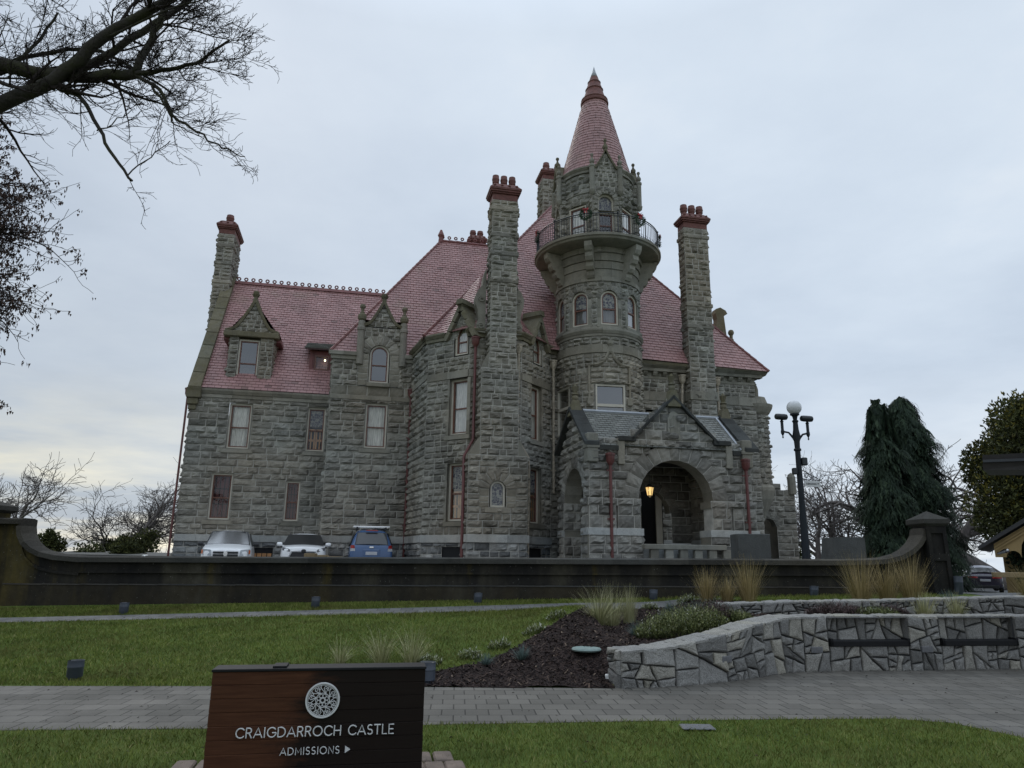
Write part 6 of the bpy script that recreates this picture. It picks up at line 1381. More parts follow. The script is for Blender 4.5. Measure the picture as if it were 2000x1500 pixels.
def body(secs, name, mat, parent, lv=2):
    """secs: (y, [(x,z)...]) half profiles from the floor centre round to the roof centre"""
    rs = []
    for y, pr in secs:
        full = pr+[(-x, z) for x, z in pr[::-1] if x > 1e-4]
        rs.append([(x, y, z) for x, z in full])
    n = len(rs[0]); m = MB(); m.rings(rs, True, True); o = m.build(name, mat, parent, smooth=True)
    s = o.modifiers.new('smooth', 'SUBSURF'); s.levels = lv; s.render_levels = lv; return o
def seal_patch(parent, c, **k):
    g = [sum(p[i] for p in c)/4 for i in range(3)]; return quad_patch('window_seal', M['plastic'], parent, [tuple(g[i]+(p[i]-g[i])*1.07 for i in range(3)) for p in c], **k)
def quad_patch(name, mat, parent, c, off=.0, n=8, bulge=.03, dirv=(0, -1, .3)):
    """bulged panel between four corners: bottom-left, bottom-right, top-right, top-left"""
    a, b, c_, d = [Vector(x) for x in c]; dv = Vector(dirv).normalized(); m = MB()
    for j in range(n+1):
        for i in range(n+1):
            u, v = i/n, j/n; p = (a*(1-u)+b*u)*(1-v)+(d*(1-u)+c_*u)*v; p = p+dv*(off+bulge*(1-(2*u-1)**2)); m.V.append(tuple(p))
    for j in range(n):
        for i in range(n): q = n+1; m.F.append((j*q+i, j*q+i+1, (j+1)*q+i+1, (j+1)*q+i)); m.T.append(.5); m.M.append(0)
    return m.build(name, mat, parent, smooth=True)
def wheels(parent, W, ya, yb, r, rimm='rim'):
    for y in (ya, yb):
        for s in (-1, 1):
            w = MB(); x = s*(W/2-.12); pr = [(r*.62, -.1), (r*.95, -.1), (r, -.07), (r, .07), (r*.95, .1), (r*.62, .1)]
            w.rings([[(x+q, y+rr*math.cos(a), r+rr*math.sin(a)) for a in np.linspace(0, 2*PI, 22, endpoint=False)] for rr, q in pr], True, True); o = w.build('wheel', M['tyre'], parent, smooth='auto')
            d = MB(); 
            for k in range(5):
                a = 2*PI*k/5; d.tube([(x+s*.105, y, r), (x+s*.105, y+r*.58*math.cos(a), r+r*.58*math.sin(a))], .035, 5)
            d.tube([(x+s*.1, y+r*.6*math.cos(a), r+r*.6*math.sin(a)) for a in np.linspace(0, 2*PI, 21)], .025, 5); d.build('rim', M[rimm], o)
def sec(y, zf, w, zs, zb, wr, zr, crown, tuck=.9): return (y, [(0, zf), (w*.82, zf), (w*.97, zf+.10), (w, zs), (w*.985, zb), (wr, zr-.05), (wr*.82, zr), (wr*.4, zr+crown*.8), (0, zr+crown)])
def hood(y, zf, w, zs, zb, zh): return (y, [(0, zf), (w*.82, zf), (w*.97, zf+.10), (w, zs), (w*.97, zb), (w*.90, zh-.035), (w*.78, zh), (w*.4, zh+.03), (0, zh+.04)])
def mirror_(parent, x, y, z, mat, s=1.0):
    m = MB(); m.rings([[(x+dx*s, y+.07*math.cos(a)*q, z+.085*math.sin(a)*q) for a in np.linspace(0, 2*PI, 12, endpoint=False)] for dx, q in ((-.11, .5), (-.09, .9), (0, 1), (.09, .9), (.11, .5))], True, True); m.tube([(x-math.copysign(.09, x), y+.02, z-.05), (x-math.copysign(.2, x), y+.06, z-.07)], .025, 5); m.build('wing_mirror', mat, parent, smooth='auto')
# white minivan
v = thing('minivan', 'white minivan with grey nose grille and black mirrors parked left of the white suv', 'van', (-11.12, 28.85, .87), R(17.5))
W = .965
body([(.02, [(0, .30), (.5, .30), (.62, .34), (.66, .5), (.66, .70), (.62, .80), (.55, .85), (.3, .87), (0, .87)]), hood(.06, .24, .80, .5, .82, .92), hood(.22, .22, .93, .55, .92, 1.0), hood(.7, .2, W, .6, .98, 1.09), hood(1.05, .2, W, .62, 1.0, 1.14), sec(1.25, .2, W, .62, 1.02, .80, 1.30, .03), sec(1.85, .2, W, .62, 1.05, .70, 1.66, .03), sec(2.3, .2, W, .62, 1.06, .69, 1.715, .04), sec(3.6, .2, W, .62, 1.06, .69, 1.73, .04), sec(4.7, .2, W, .62, 1.06, .68, 1.70, .03), sec(5.05, .25, .90, .62, 1.05, .62, 1.6, .02), sec(5.12, .35, .8, .62, 1.0, .5, 1.35, .02)], 'body', M['white_paint'], v)
seal_patch(v, [(-.80, 1.02, 1.145), (.80, 1.02, 1.145), (.655, 1.80, 1.665), (-.655, 1.80, 1.665)], off=.012, bulge=.07)
quad_patch('windscreen', M['van_glass'], v, [(-.80, 1.02, 1.145), (.80, 1.02, 1.145), (.655, 1.80, 1.665), (-.655, 1.80, 1.665)], .025, bulge=.07)
for s in (-1, 1):
    a = [(s*.885, 1.42, 1.12), (s*.89, 2.3, 1.12), (s*.735, 2.3, 1.62), (s*.745, 1.95, 1.60)]; quad_patch('side_window', M['car_glass'], v, a, .012, bulge=.02, dirv=(s, 0, .2))
    quad_patch('side_window', M['car_glass'], v, [(s*.89, 2.4, 1.12), (s*.89, 3.5, 1.12), (s*.735, 3.5, 1.64), (s*.735, 2.4, 1.62)], .012, bulge=.02, dirv=(s, 0, .2))
    quad_patch('headlight', M['headlamp'], v, [(s*.52, .04, .68), (s*.88, .17, .70), (s*.88, .22, .95), (s*.54, .07, .91)], .03, bulge=.03); quad_patch('turn_signal', M['amber'], v, [(s*.845, .16, .76), (s*.905, .23, .76), (s*.905, .26, .91), (s*.845, .19, .91)], .05, bulge=.01)
    mirror_(v, s*1.07, 1.42, 1.17, M['plastic'])
m = MB()
for z in (.68, .79): m.bbox((-.46, -.045, z), (-.06, .06, z+.075), .01); m.bbox((.06, -.045, z), (.46, .06, z+.075), .01)
m.bbox((-.5, -.03, .36), (.5, .08, .5), .02); m.build('grille', M['plastic'], v)
m = MB(); m.rings([[(.09*q*math.cos(a), -.06-dy, .78+.12*q*math.sin(a)) for a in np.linspace(0, 2*PI, 18, endpoint=False)] for q, dy in ((1, -.05), (1, .01), (.85, .03))], False, True); m.build('emblem', M['chrome'], v, smooth='auto')
m = MB(); text_mesh(m, 'CRAIGDARROCH CASTLE', -.42, .42, 0, .05, lambda u, h, z: (u, .60+z*2.6, 1.045+z*.75), .14, .2, 4); m.build('lettering', simple_grey2, v)
m = MB(); m.bbox((-.55, 1.70, 1.655), (.60, 1.78, 1.675), .01); m.build('sun_strip', M['plastic'], v)
for s in (-1, 1): m = MB(); m.tube([(s*.05+.35*s, .98, 1.14), (s*.1, .90, 1.13)], .012, 4); m.build('wiper', M['plastic'], v)
wheels(v, 1.93, 1.0, 4.05, .34)
# white suv
v = thing('suv', 'white suv facing the camera with dark grille, between the minivan and the blue car', 'car', (-8.40, 30.0, .88), R(15.6))
W = .925
body([(.02, [(0, .35), (.5, .35), (.68, .4), (.72, .55), (.70, .80), (.64, .93), (.55, .99), (.3, 1.01), (0, 1.01)]), hood(.08, .28, .84, .6, .95, 1.05), hood(.3, .25, .91, .65, 1.02, 1.10), hood(.8, .25, W, .7, 1.06, 1.14), hood(1.15, .25, W, .7, 1.06, 1.15), sec(1.3, .25, W, .7, 1.07, .80, 1.22, .02), sec(2.0, .25, W, .7, 1.10, .66, 1.60, .03), sec(2.5, .25, W, .7, 1.10, .64, 1.665, .04), sec(3.4, .25, W, .7, 1.12, .63, 1.66, .03), sec(4.2, .25, W, .7, 1.12, .60, 1.58, .02), sec(4.5, .3, .88, .7, 1.1, .6, 1.2, .02), sec(4.58, .4, .8, .65, .95, .6, 1.05, .01)], 'body', M['white_paint'], v)
seal_patch(v, [(-.78, 1.12, 1.165), (.78, 1.12, 1.165), (.62, 1.95, 1.595), (-.62, 1.95, 1.595)], off=.018, bulge=.06)
quad_patch('windscreen', M['car_glass'], v, [(-.78, 1.12, 1.165), (.78, 1.12, 1.165), (.62, 1.95, 1.595), (-.62, 1.95, 1.595)], .03, bulge=.06)
for s in (-1, 1):
    quad_patch('side_window', M['car_glass'], v, [(s*.86, 1.6, 1.14), (s*.86, 3.6, 1.16), (s*.69, 3.5, 1.56), (s*.69, 2.1, 1.56)], .012, bulge=.02, dirv=(s, 0, .2))
    quad_patch('headlight', M['darklamp'], v, [(s*.46, .035, .85), (s*.83, .14, .93), (s*.86, .22, 1.06), (s*.56, .07, .98)], .03, bulge=.02); mirror_(v, s*1.0, 1.45, 1.2, M['white_paint'], 1.05)
    m = MB(); m.rings([[(s*.78, .06, .45), (s*.86, .12, .45), (s*.86, .12, .62), (s*.78, .06, .62)], [(s*.76, .0, .47), (s*.86, .06, .47), (s*.86, .06, .60), (s*.76, .0, .60)]], False, True); m.build('fog_light', M['plastic'], v)
m = MB(); m.prism([(-.44, .88), (.44, .88), (.60, .58), (.52, .42), (-.52, .42), (-.60, .55)], lambda x, z: (x, -.03, z), lambda x, z: (x, .12, z)); m.build('grille', M['plastic'], v)
m = MB(); m.tube([(-.66, .0, .52), (-.50, -.03, .91), (-.2, -.045, .935), (.2, -.045, .935), (.50, -.03, .91), (.66, .0, .52)], .03, 6); m.build('grille_surround', M['white_paint'], v)
m = MB(); m.rings([[(.10*q*math.cos(a), -.05-dy, .92+.07*q*math.sin(a)) for a in np.linspace(0, 2*PI, 18, endpoint=False)] for q, dy in ((1, -.05), (1, .02), (.7, .03))], False, True); m.build('emblem', M['plastic'], v, smooth='auto')
m = MB()
for s in (-1, 1): m.tube([(s*.6, 2.2, 1.68), (s*.6, 3.9, 1.66)], .02, 5)
m.build('roof_rail', M['plastic'], v)
wheels(v, 1.85, .95, 3.65, .36)
# blue suv, tail towards the camera
v = thing('suv', 'blue suv seen from behind with silver roof bars, right of the white suv', 'car', (-5.72, 30.45, .88), R(13.5)); W = .90; v.scale = (1, 1, 1.07)
body([(.02, [(0, .38), (.5, .38), (.72, .42), (.78, .55), (.74, .70), (.64, .82), (.55, .86), (.3, .87), (0, .87)]), sec(.08, .3, .86, .62, .98, .70, 1.06, .02), sec(.2, .28, .89, .65, 1.08, .70, 1.25, .02), sec(.5, .26, W, .68, 1.10, .66, 1.63, .03), sec(.85, .25, W, .7, 1.10, .64, 1.70, .04), sec(2.0, .25, W, .7, 1.09, .64, 1.72, .04), sec(2.7, .25, W, .7, 1.06, .66, 1.62, .03), sec(3.3, .25, W, .7, 1.02, .76, 1.2, .02), hood(3.6, .25, W, .68, 1.0, 1.06), hood(4.2, .25, .86, .65, .92, 1.0), hood(4.5, .3, .74, .6, .8, .88)], 'body', M['blue_paint'], v)
seal_patch(v, [(-.64, .15, 1.14), (.64, .15, 1.14), (.56, .47, 1.58), (-.56, .47, 1.58)], off=.008, bulge=.05)
quad_patch('rear_window', M['car_glass'], v, [(-.64, .15, 1.14), (.64, .15, 1.14), (.56, .47, 1.58), (-.56, .47, 1.58)], .02, bulge=.05)
for s in (-1, 1):
    quad_patch('side_window', M['car_glass'], v, [(s*.86, .55, 1.14), (s*.86, 2.9, 1.10), (s*.70, 2.5, 1.60), (s*.68, .75, 1.62)], .012, bulge=.02, dirv=(s, 0, .2)); o = quad_patch('tail_light', M['redlens'], v, [(s*.64, .075, .78), (s*.86, .15, .78), (s*.85, .20, 1.10), (s*.70, .09, 1.10)], .02, bulge=.02); quad_patch('reverse_lens', M['headlamp'], o, [(s*.66, .078, .87), (s*.865, .15, .87), (s*.855, .18, .97), (s*.68, .085, .97)], .045, bulge=.01); mirror_(v, s*1.0, 2.7, 1.1, M['plastic'])
m = MB(); m.bbox((-.24, .015, .74), (.24, .05, .87), .01); m.build('number_plate', M['plate'], v); m = MB(); m.bbox((-.36, .02, .70), (.36, .06, .95), .02); m.build('plate_recess', M['blue_paint'], v)
m = MB(); m.bbox((-.72, -.03, .45), (.72, .1, .62), .03); m.build('bumper', M['blue_paint'], v); m = MB(); m.bbox((-.25, .32, 1.66), (.25, .40, 1.70), .01); m.build('brake_light', M['redlens'], v); m = MB(); m.bbox((-.09, .035, 1.0), (.09, .07, 1.06), .01); m.build('emblem', M['chrome'], v); m = MB(); m.tube([(0, .15, 1.15), (.3, .17, 1.2)], .015, 4); m.build('wiper', M['plastic'], v)
for y in (1.0, 1.9): m = MB(); m.bbox((-.78, y-.05, 1.83), (.78, y+.05, 1.87), .012); m.build('roof_bar', M['chrome'], v)
for s in (-1, 1): m = MB(); m.tube([(s*.6, .6, 1.76), (s*.6, 2.4, 1.77)], .022, 5); m.box((s*.6-.04, .95, 1.7), (s*.6+.04, 1.05, 1.84)); m.box((s*.6-.04, 1.85, 1.7), (s*.6+.04, 1.95, 1.84)); m.build('roof_rail', M['plastic'], v)
wheels(v, 1.8, .85, 3.5, .34)
# dark sedan by the gate
v = thing('sedan', 'dark fastback sedan with pale roof parked beyond the right gate pier', 'car', (27.6, 43.0, T(27.6, 43.0)), R(-28)); W = .93
body([(.02, [(0, .30), (.5, .30), (.70, .36), (.76, .5), (.74, .66), (.66, .80), (.55, .85), (.3, .86), (0, .86)]), sec(.1, .26, .86, .55, .90, .74, .98, .02), sec(.3, .22, .91, .58, .94, .74, 1.02, .02), sec(.9, .2, W, .6, .95, .66, 1.2, .03), sec(1.6, .2, W, .6, .95, .60, 1.38, .03), sec(2.3, .2, W, .6, .94, .60, 1.42, .03), sec(2.9, .2, W, .6, .93, .64, 1.28, .03), sec(3.4, .2, W, .6, .92, .74, 1.03, .02), hood(3.9, .2, .92, .58, .85, .93), hood(4.6, .22, .86, .5, .72, .8), hood(4.8, .28, .7, .45, .6, .66)], 'body', M['dark_paint'], v)
quad_patch('roof_panel', M['silver_roof'], v, [(-.60, 1.3, 1.345), (.60, 1.3, 1.345), (.52, 2.45, 1.465), (-.52, 2.45, 1.465)], .02, bulge=.04, dirv=(0, 0, 1)); quad_patch('rear_window', M['car_glass'], v, [(-.64, .45, 1.09), (.64, .45, 1.09), (.58, 1.28, 1.35), (-.58, 1.28, 1.35)], .02, bulge=.04, dirv=(0, -.3, 1))
for s in (-1, 1): quad_patch('tail_light', M['redlens'], v, [(s*.36, .02, .80), (s*.84, .13, .80), (s*.84, .16, .89), (s*.36, .06, .88)], .03, bulge=.02)
m = MB(); m.bbox((-.26, -.01, .62), (.26, .03, .75), .01); m.build('number_plate', M['plate'], v); m = MB(); m.bbox((-.66, -.02, .26), (.66, .06, .42), .02); m.build('bumper', M['plastic'], v)
wheels(v, 1.86, .95, 3.75, .33)
# timber edging before the white suv
M['timber'] = simple('weathered_timber', (.22, .16, .085), .8, .3, 5, bump=.01)
for k, (x, l) in enumerate(((-7.75, .45), (-7.28, .42), (-6.82, .60))):
    m = MB(); m.bbox((-l/2, -.1, 0), (l/2, .1, .86-.05*k), .02, hsh(k)); o = m.build('timber_post', M['timber'], None, loc=(x*27/28.5, 27.2, .84)); tag(o, ['tan timber baulk before the grille of the white suv', 'tan timber baulk, middle one between the two suvs', 'low tan timber baulk nearest the blue suv'][k], 'timber', 'timber baulks behind the wall')
# small roof with a white gable showing over the wall at the left
far = thing('house', 'distant grey roofed house with a small white gable behind the wall at left', 'house', (-24, 47, .4)); m = MB(); m.prism([(-7, .2), (7.5, .2), (7.2, 1.05), (-6, 1.15)], lambda x, z: (x, 0, z), lambda x, z: (x, 4, z+.2)); m.build('roof', simple('grey_shingle', (.09, .088, .08), .9, .2, 3), far); m = MB(); m.box((-6.5, .4, -2), (7, 4, .3)); m.build('wall', M['cream'], far); m = MB(); m.prism([(.3, .75), (1.3, .75), (.7, 1.15)], lambda x, z: (x, -.15, z), lambda x, z: (x, .5, z)); m.build('dormer', simple('white_gable', (.7, .7, .68), .6, .1, 3), far)
# yellow gabled building, its hedge, the dark eave in front
yb = thing('yellow_house', 'yellow rendered building with scalloped arches and dark roof at the right edge', 'house', (15.84, 24.0, T(15.84, 24.0)), R(-37)); zg = 1.85-T(15.84, 24.0); M['ochre'] = simple('ochre_render', (.36, .255, .115), .85, .12, 2.5, bump=.004)
m = MB(); pr = [(0, zg)]
pr += [(0, 0), (.28, 0), (.28, zg)][:0]
top = [(-.22, zg+.48), (3.6, zg+2.95), (7.6, zg+.4), (7.6, -1.2), (6.9, -1.2), (6.9, zg)]
sc = [(x, z) for cx, r, z0 in ((5.6, .6, zg+.1), (4.1, .8, zg+.3), (2.5, .75, zg+.3), (1.22, .5, zg+.22), (.50, .2, zg)) for x, z in arc(cx, z0, r, r*1.05, 0, 180, 10)]
m.prism([(0, zg-.0)]+[(0, zg+.42)]+[(3.6, zg+2.72), (7.4, zg+.4), (7.4, zg)]+sc, lambda x, z: (x, 0, z), lambda x, z: (x, .25, z)); m.build('wall', M['ochre'], yb)
m = MB(); m.box((7.0, -.1, -1.5), (7.5, .4, zg+.1)); m.box((-.02, 4.0, -1.5), (7.4, 4.2, zg+.6)); m.box((.0, 3.6, -1.5), (.3, 4.0, zg+.3)); m.build('rear_wall', M['ochre'], yb)
m = MB(); m.hexa([(-.42, -.35, zg+.22), (3.6, -.35, zg+2.78), (3.6, 4.6, zg+2.78), (-.42, 4.6, zg+.22), (-.42, -.35, zg+.34), (3.6, -.35, zg+2.96), (3.6, 4.6, zg+2.96), (-.42, 4.6, zg+.34)]); m.hexa([(3.6, -.35, zg+2.78), (7.9, -.35, zg+.1), (7.9, 4.6, zg+.1), (3.6, 4.6, zg+2.78), (3.6, -.35, zg+2.96), (7.9, -.35, zg+.25), (7.9, 4.6, zg+.25), (3.6, 4.6, zg+2.96)]); m.build('roof', M['plastic'], yb)
m = MB()
for o_ in (.22, .36): m.hexa([(.0, -.05-o_*.1, zg+.40-o_*.6), (3.5, -.05-o_*.1, zg+2.66-o_*.6), (3.5, .0, zg+2.66-o_*.6), (.0, .0, zg+.40-o_*.6), (.0, -.05-o_*.1, zg+.46-o_*.6), (3.5, -.05-o_*.1, zg+2.72-o_*.6), (3.5, 0, zg+2.72-o_*.6), (0, 0, zg+.46-o_*.6)])
m.build('barge_moulding', M['ochre'], yb)
m = MB(); m.tube([(.10, -.05, zg+.12), (.2, -.22, zg+.16), (.32, -.30, zg+.20)], [.05, .05, .075], 8); m.sphere((.37, -.33, zg+.21), .06, 6); m.build('floodlight', M['chrome'], yb)
ev = thing('canopy_roof', 'dark flat canopy roof cutting in at the right edge of the photo', 'canopy', (7.26, 11.0, 0)); m = MB()
m.hexa([(0, 0, 3.02), (4, -.5, 3.02), (4.6, .6, 3.06), (.75, 1.0, 3.06), (-.02, -.06, 3.24), (4, -.56, 3.44), (4.6, .6, 3.44), (.75, 1.0, 3.26)]); m.build('fascia', simple('dark_brown_fascia', (.03, .026, .026), .5, .15, 4), ev)
m = MB(); m.hexa([(-.06, -.12, 3.12), (4, -.55, 3.27), (4, -.5, 3.27), (-.0, -.05, 3.12), (-.06, -.12, 3.16), (4, -.55, 3.31), (4, -.5, 3.31), (0, -.05, 3.16)]); m.build('drip_edge', M['iron'], ev)
m = MB(); m.box((3.4, .2, 0), (3.6, .4, 2.99)); m.build('post', M['iron'], ev)
rl = thing('timber_rail', 'pale timber rail behind the tawny grass at the right edge', 'fence', (10.85, 16.2, T(10.85, 16.2))); m = MB(); zz = 1.40-T(10.85, 16.2); m.bbox((-.28, -.03, zz-.06), (3, .04, zz+.05), .01); m.build('rail', M['timber'], rl)
for x in (1.0, 2.6): m = MB(); m.bbox((x-.05, -.05, -.05), (x+.05, .05, zz-.062), .008); m.build('post', M['timber'], rl)
# ------------------------------------------------------------------ bare trees
def bark_mat(name, a, b, moss=0.0):
    t = NT(name); c = t.ramp(t.noise(5, 6, .7, vec=t.pos, stretch=(1, 1, .4)), [(.3, a), (.7, b)])
    if moss: c = t.mix(t.ramp(t.noise(2.5, 5, .7, vec=t.pos), [(.45, 0), (.65, moss)]), c, (.055, .06, .02))
    t.col(c); t.set(rough=.95, spec=.15); t.bump(t.noise(20, 6, .7, vec=t.pos), .03); return t.m
M['bark'] = bark_mat('grey_bark', (.028, .025, .023), (.065, .058, .05), .5); M['bark_far'] = bark_mat('hazed_far_bark', (.10, .088, .083), (.18, .16, .15)); M['twig'] = bark_mat('dark_twig', (.022, .017, .016), (.045, .036, .033))  # far bark is paled so its colour carries distance haze
def rot_dir(d, ang, az):
    a = d.orthogonal().normalized(); b = d.cross(a); return (d*math.cos(ang)+(a*math.cos(az)+b*math.sin(az))*math.sin(ang)).normalized()
def grow(mbs, p, d, L, r, lvl, cfg, rg, tips=None):
    mx = cfg['max']; ns = max(3, int(L/cfg['seg'][min(lvl, len(cfg['seg'])-1)])); pts = [p]; ds = [d]; st = L/ns; rad = [r]
    wig = cfg['wig'][min(lvl, len(cfg['wig'])-1)]; trop = cfg['trop'][min(lvl, len(cfg['trop'])-1)]; rend = max(cfg['rmin'], r*cfg['taper'])
    for i in range(ns):
        d = (d+Vector((rg.gauss(0, wig), rg.gauss(0, wig), rg.gauss(0, wig)+trop))).normalized(); p = p+d*st; pts.append(p); ds.append(d); rad.append(max(cfg['rmin'], r+(rend-r)*(i+1)/ns))
    mb = mbs[0] if lvl <= cfg.get('trunk_lvl', 0) else mbs[1]
    mb.tube([tuple(q) for q in pts], rad, 8 if lvl == 0 else 6 if lvl == 1 else 4 if lvl == 2 else 3, cap=False, tone=rg.random())
    if lvl >= mx:
        if tips is not None: tips.append((pts[-1], d))
        return
    n = cfg['kids'][min(lvl, len(cfg['kids'])-1)]; s0 = cfg['start'][min(lvl, len(cfg['start'])-1)]
    n = max(1, int(round(n*rg.uniform(.8, 1.25)))) 
    for k in range(n):
        f = s0+(1-s0)*(k+rg.uniform(.1, .9))/n; i = min(ns-1, int(f*ns)); q = pts[i].lerp(pts[i+1], f*ns-i); rr = rad[i]
        a = R(rg.uniform(*cfg['ang'])); nd = rot_dir(ds[i], a, rg.uniform(0, 2*PI))
        if nd.z < cfg.get('zmin', -.4): nd.z = abs(nd.z)*.3; nd.normalize()
        grow(mbs, q, nd, L*rg.uniform(*cfg['len'])*(1.1-.4*f), max(cfg['rmin'], rr*rg.uniform(.5, .72)), lvl+1, cfg, rg, tips)
    nd = rot_dir(d, R(rg.uniform(8, 30)), rg.uniform(0, 2*PI)); grow(mbs, pts[-1], nd, L*rg.uniform(*cfg['len']), rend, lvl+1, cfg, rg, tips)
FAR = dict(max=5, seg=[.7, .5, .4, .35, .3, .3], wig=[.12, .24, .26, .26, .24, .22], trop=[.04, .06, .04, .02, .01], kids=[4, 4, 3, 3, 2], start=[.5, .35, .3, .25], ang=(28, 62), len=(.62, .84), taper=.5, rmin=.0115, trunk_lvl=0)
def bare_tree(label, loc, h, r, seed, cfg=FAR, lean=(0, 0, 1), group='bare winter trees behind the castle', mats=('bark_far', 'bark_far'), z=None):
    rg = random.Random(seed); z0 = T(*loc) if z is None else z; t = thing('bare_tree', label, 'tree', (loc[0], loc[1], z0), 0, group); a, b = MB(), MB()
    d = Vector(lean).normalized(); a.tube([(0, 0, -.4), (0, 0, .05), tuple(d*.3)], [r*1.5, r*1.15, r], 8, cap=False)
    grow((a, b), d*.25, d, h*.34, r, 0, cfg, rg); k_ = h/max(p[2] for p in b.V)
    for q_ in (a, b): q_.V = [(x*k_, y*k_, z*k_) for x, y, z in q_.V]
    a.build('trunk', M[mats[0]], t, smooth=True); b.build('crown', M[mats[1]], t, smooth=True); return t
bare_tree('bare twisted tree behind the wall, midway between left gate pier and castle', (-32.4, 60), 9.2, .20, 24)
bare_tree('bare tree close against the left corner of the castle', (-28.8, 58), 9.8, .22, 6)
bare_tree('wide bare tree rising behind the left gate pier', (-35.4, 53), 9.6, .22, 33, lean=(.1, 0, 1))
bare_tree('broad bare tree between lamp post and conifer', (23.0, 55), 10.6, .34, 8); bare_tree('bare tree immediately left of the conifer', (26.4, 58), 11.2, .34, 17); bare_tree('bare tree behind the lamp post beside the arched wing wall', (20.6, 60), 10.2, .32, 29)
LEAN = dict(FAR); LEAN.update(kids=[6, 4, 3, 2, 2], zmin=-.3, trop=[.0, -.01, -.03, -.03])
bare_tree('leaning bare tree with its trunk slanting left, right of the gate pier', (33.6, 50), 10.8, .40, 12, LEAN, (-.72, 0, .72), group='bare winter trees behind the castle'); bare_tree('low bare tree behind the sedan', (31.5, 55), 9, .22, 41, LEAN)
NEAR = dict(max=4, seg=[.3, .22, .16, .12, .10], wig=[.07, .12, .15, .17, .18], trop=[.02, .02, .03, .03], kids=[6, 5, 4, 3], start=[.15, .15, .15, .15], ang=(25, 60), len=(.40, .60), taper=.42, rmin=.0034, trunk_lvl=0, zmin=-.45)
def limb(mbs, pts, r0, r1, cfg, rg, n, L, lv=1, tips=None):
    P = [Vector(p) for p in pts]; fine = []
    for i in range(len(P)-1):
        for k in range(4):
            f = k/4; p0, p1, p2, p3 = P[max(i-1, 0)], P[i], P[i+1], P[min(i+2, len(P)-1)]
            fine.append(.5*((2*p1)+(p2-p0)*f+(2*p0-5*p1+4*p2-p3)*f*f+(3*p1-p0-3*p2+p3)*f**3)+Vector((rg.gauss(0, .012), rg.gauss(0, .012), rg.gauss(0, .012))))
    fine.append(P[-1]); m = len(fine); rad = [r0+(r1-r0)*i/(m-1) for i in range(m)]; mbs[0].tube([tuple(p) for p in fine], rad, 8, cap=True, tone=rg.random())
    for k in range(n):
        f = rg.uniform(.12, 1.0); i = min(m-2, int(f*(m-1))); d = (fine[i+1]-fine[i]).normalized()
        grow(mbs, fine[i], rot_dir(d, R(rg.uniform(30, 75)), rg.uniform(0, 2*PI)), L*rg.uniform(.6, 1.2)*(1.15-.5*f), max(cfg['rmin']*1.5, rad[i]*rg.uniform(.25, .45)), lv, cfg, rg, tips)
ot = thing('overhanging_tree', 'large mossy bare tree whose limbs hang into the upper left corner', 'tree', (-11.5, 9.5, 0)); rg = random.Random(81); a, b = MB(), MB(); o = Vector((-11.5, 9.5, 0)); sh = lambda L: [tuple(Vector(p)-o) for p in L]
a.tube([(0, 0, -.3), (0, 0, .4), (.15, 0, 3), (.5, -.1, 5.5), (1.0, -.2, 7.3)], [.75, .55, .45, .42, .36], 12)
limb((a, b), sh([(-10.6, 9.3, 7.0), (-9.3, 9.2, 8.1), (-8.2, 9.0, 8.42), (-7.4, 9, 8.42), (-6.9, 9, 8.30), (-6.3, 9, 8.28), (-5.5, 9.0, 8.32)]), 0.150, 0.071, NEAR, rg, 9, 1.2)
limb((a, b), sh([(-10.6, 9.3, 6.9), (-9.0, 9.0, 7.0), (-7.5, 8.9, 7.6), (-6.6, 8.9, 8.12), (-5.9, 8.8, 8.75), (-5.1, 8.7, 9.25), (-4.4, 8.6, 9.75)]), 0.136, 0.045, NEAR, rg, 13, .95)
limb((a, b), sh([(-5.5, 9, 8.32), (-5.35, 9, 8.9), (-5.2, 9, 9.5), (-5.0, 9, 10.4)]), 0.058, 0.038, NEAR, rg, 8, 1.0)
limb((a, b), sh([(-6.9, 9.3, 8.3), (-6.3, 9.4, 8.9), (-5.6, 9.5, 9.6), (-5.0, 9.6, 10.3)]), 0.068, 0.038, NEAR, rg, 7, 1.1)
limb((a, b), sh([(-5.55, 9, 8.32), (-5.1, 8.95, 8.36), (-4.6, 8.9, 8.45), (-4.1, 8.8, 8.75)]), 0.041, 0.015, NEAR, rg, 9, .75)
limb((a, b), sh([(-5.5, 9, 8.3), (-5.1, 9, 8.05), (-4.85, 9, 7.65), (-4.5, 9, 7.4), (-4.1, 9, 7.15), (-3.78, 9, 7.02)]), 0.031, 0.006, NEAR, rg, 12, .75, 2)
limb((a, b), sh([(-5.2, 9, 8.1), (-4.95, 9, 7.75), (-4.8, 9, 7.5), (-4.4, 9, 7.3)]), 0.020, 0.005, NEAR, rg, 6, .6, 2)
limb((a, b), sh([(-6.6, 9, 8.1), (-6.2, 9, 7.9), (-5.9, 9, 7.45), (-5.6, 9, 7.0), (-5.3, 9, 6.62)]), 0.034, 0.017, NEAR, rg, 4, .7, 2)
limb((a, b), sh([(-5.36, 9, 6.72), (-5.1, 9, 7.0), (-4.85, 9, 7.25)]), 0.010, 0.005, NEAR, rg, 6, .45, 3); limb((a, b), sh([(-5.9, 9, 7.42), (-5.7, 9, 7.5), (-5.45, 9, 7.75)]), 0.011, 0.005, NEAR, rg, 6, .5, 3)
limb((a, b), sh([(-9.2, 9.6, 8.2), (-8.0, 9.7, 9.0), (-6.8, 9.8, 9.35), (-6.0, 9.8, 9.0), (-5.3, 9.7, 8.5)]), 0.041, 0.015, NEAR, rg, 10, 1.0)
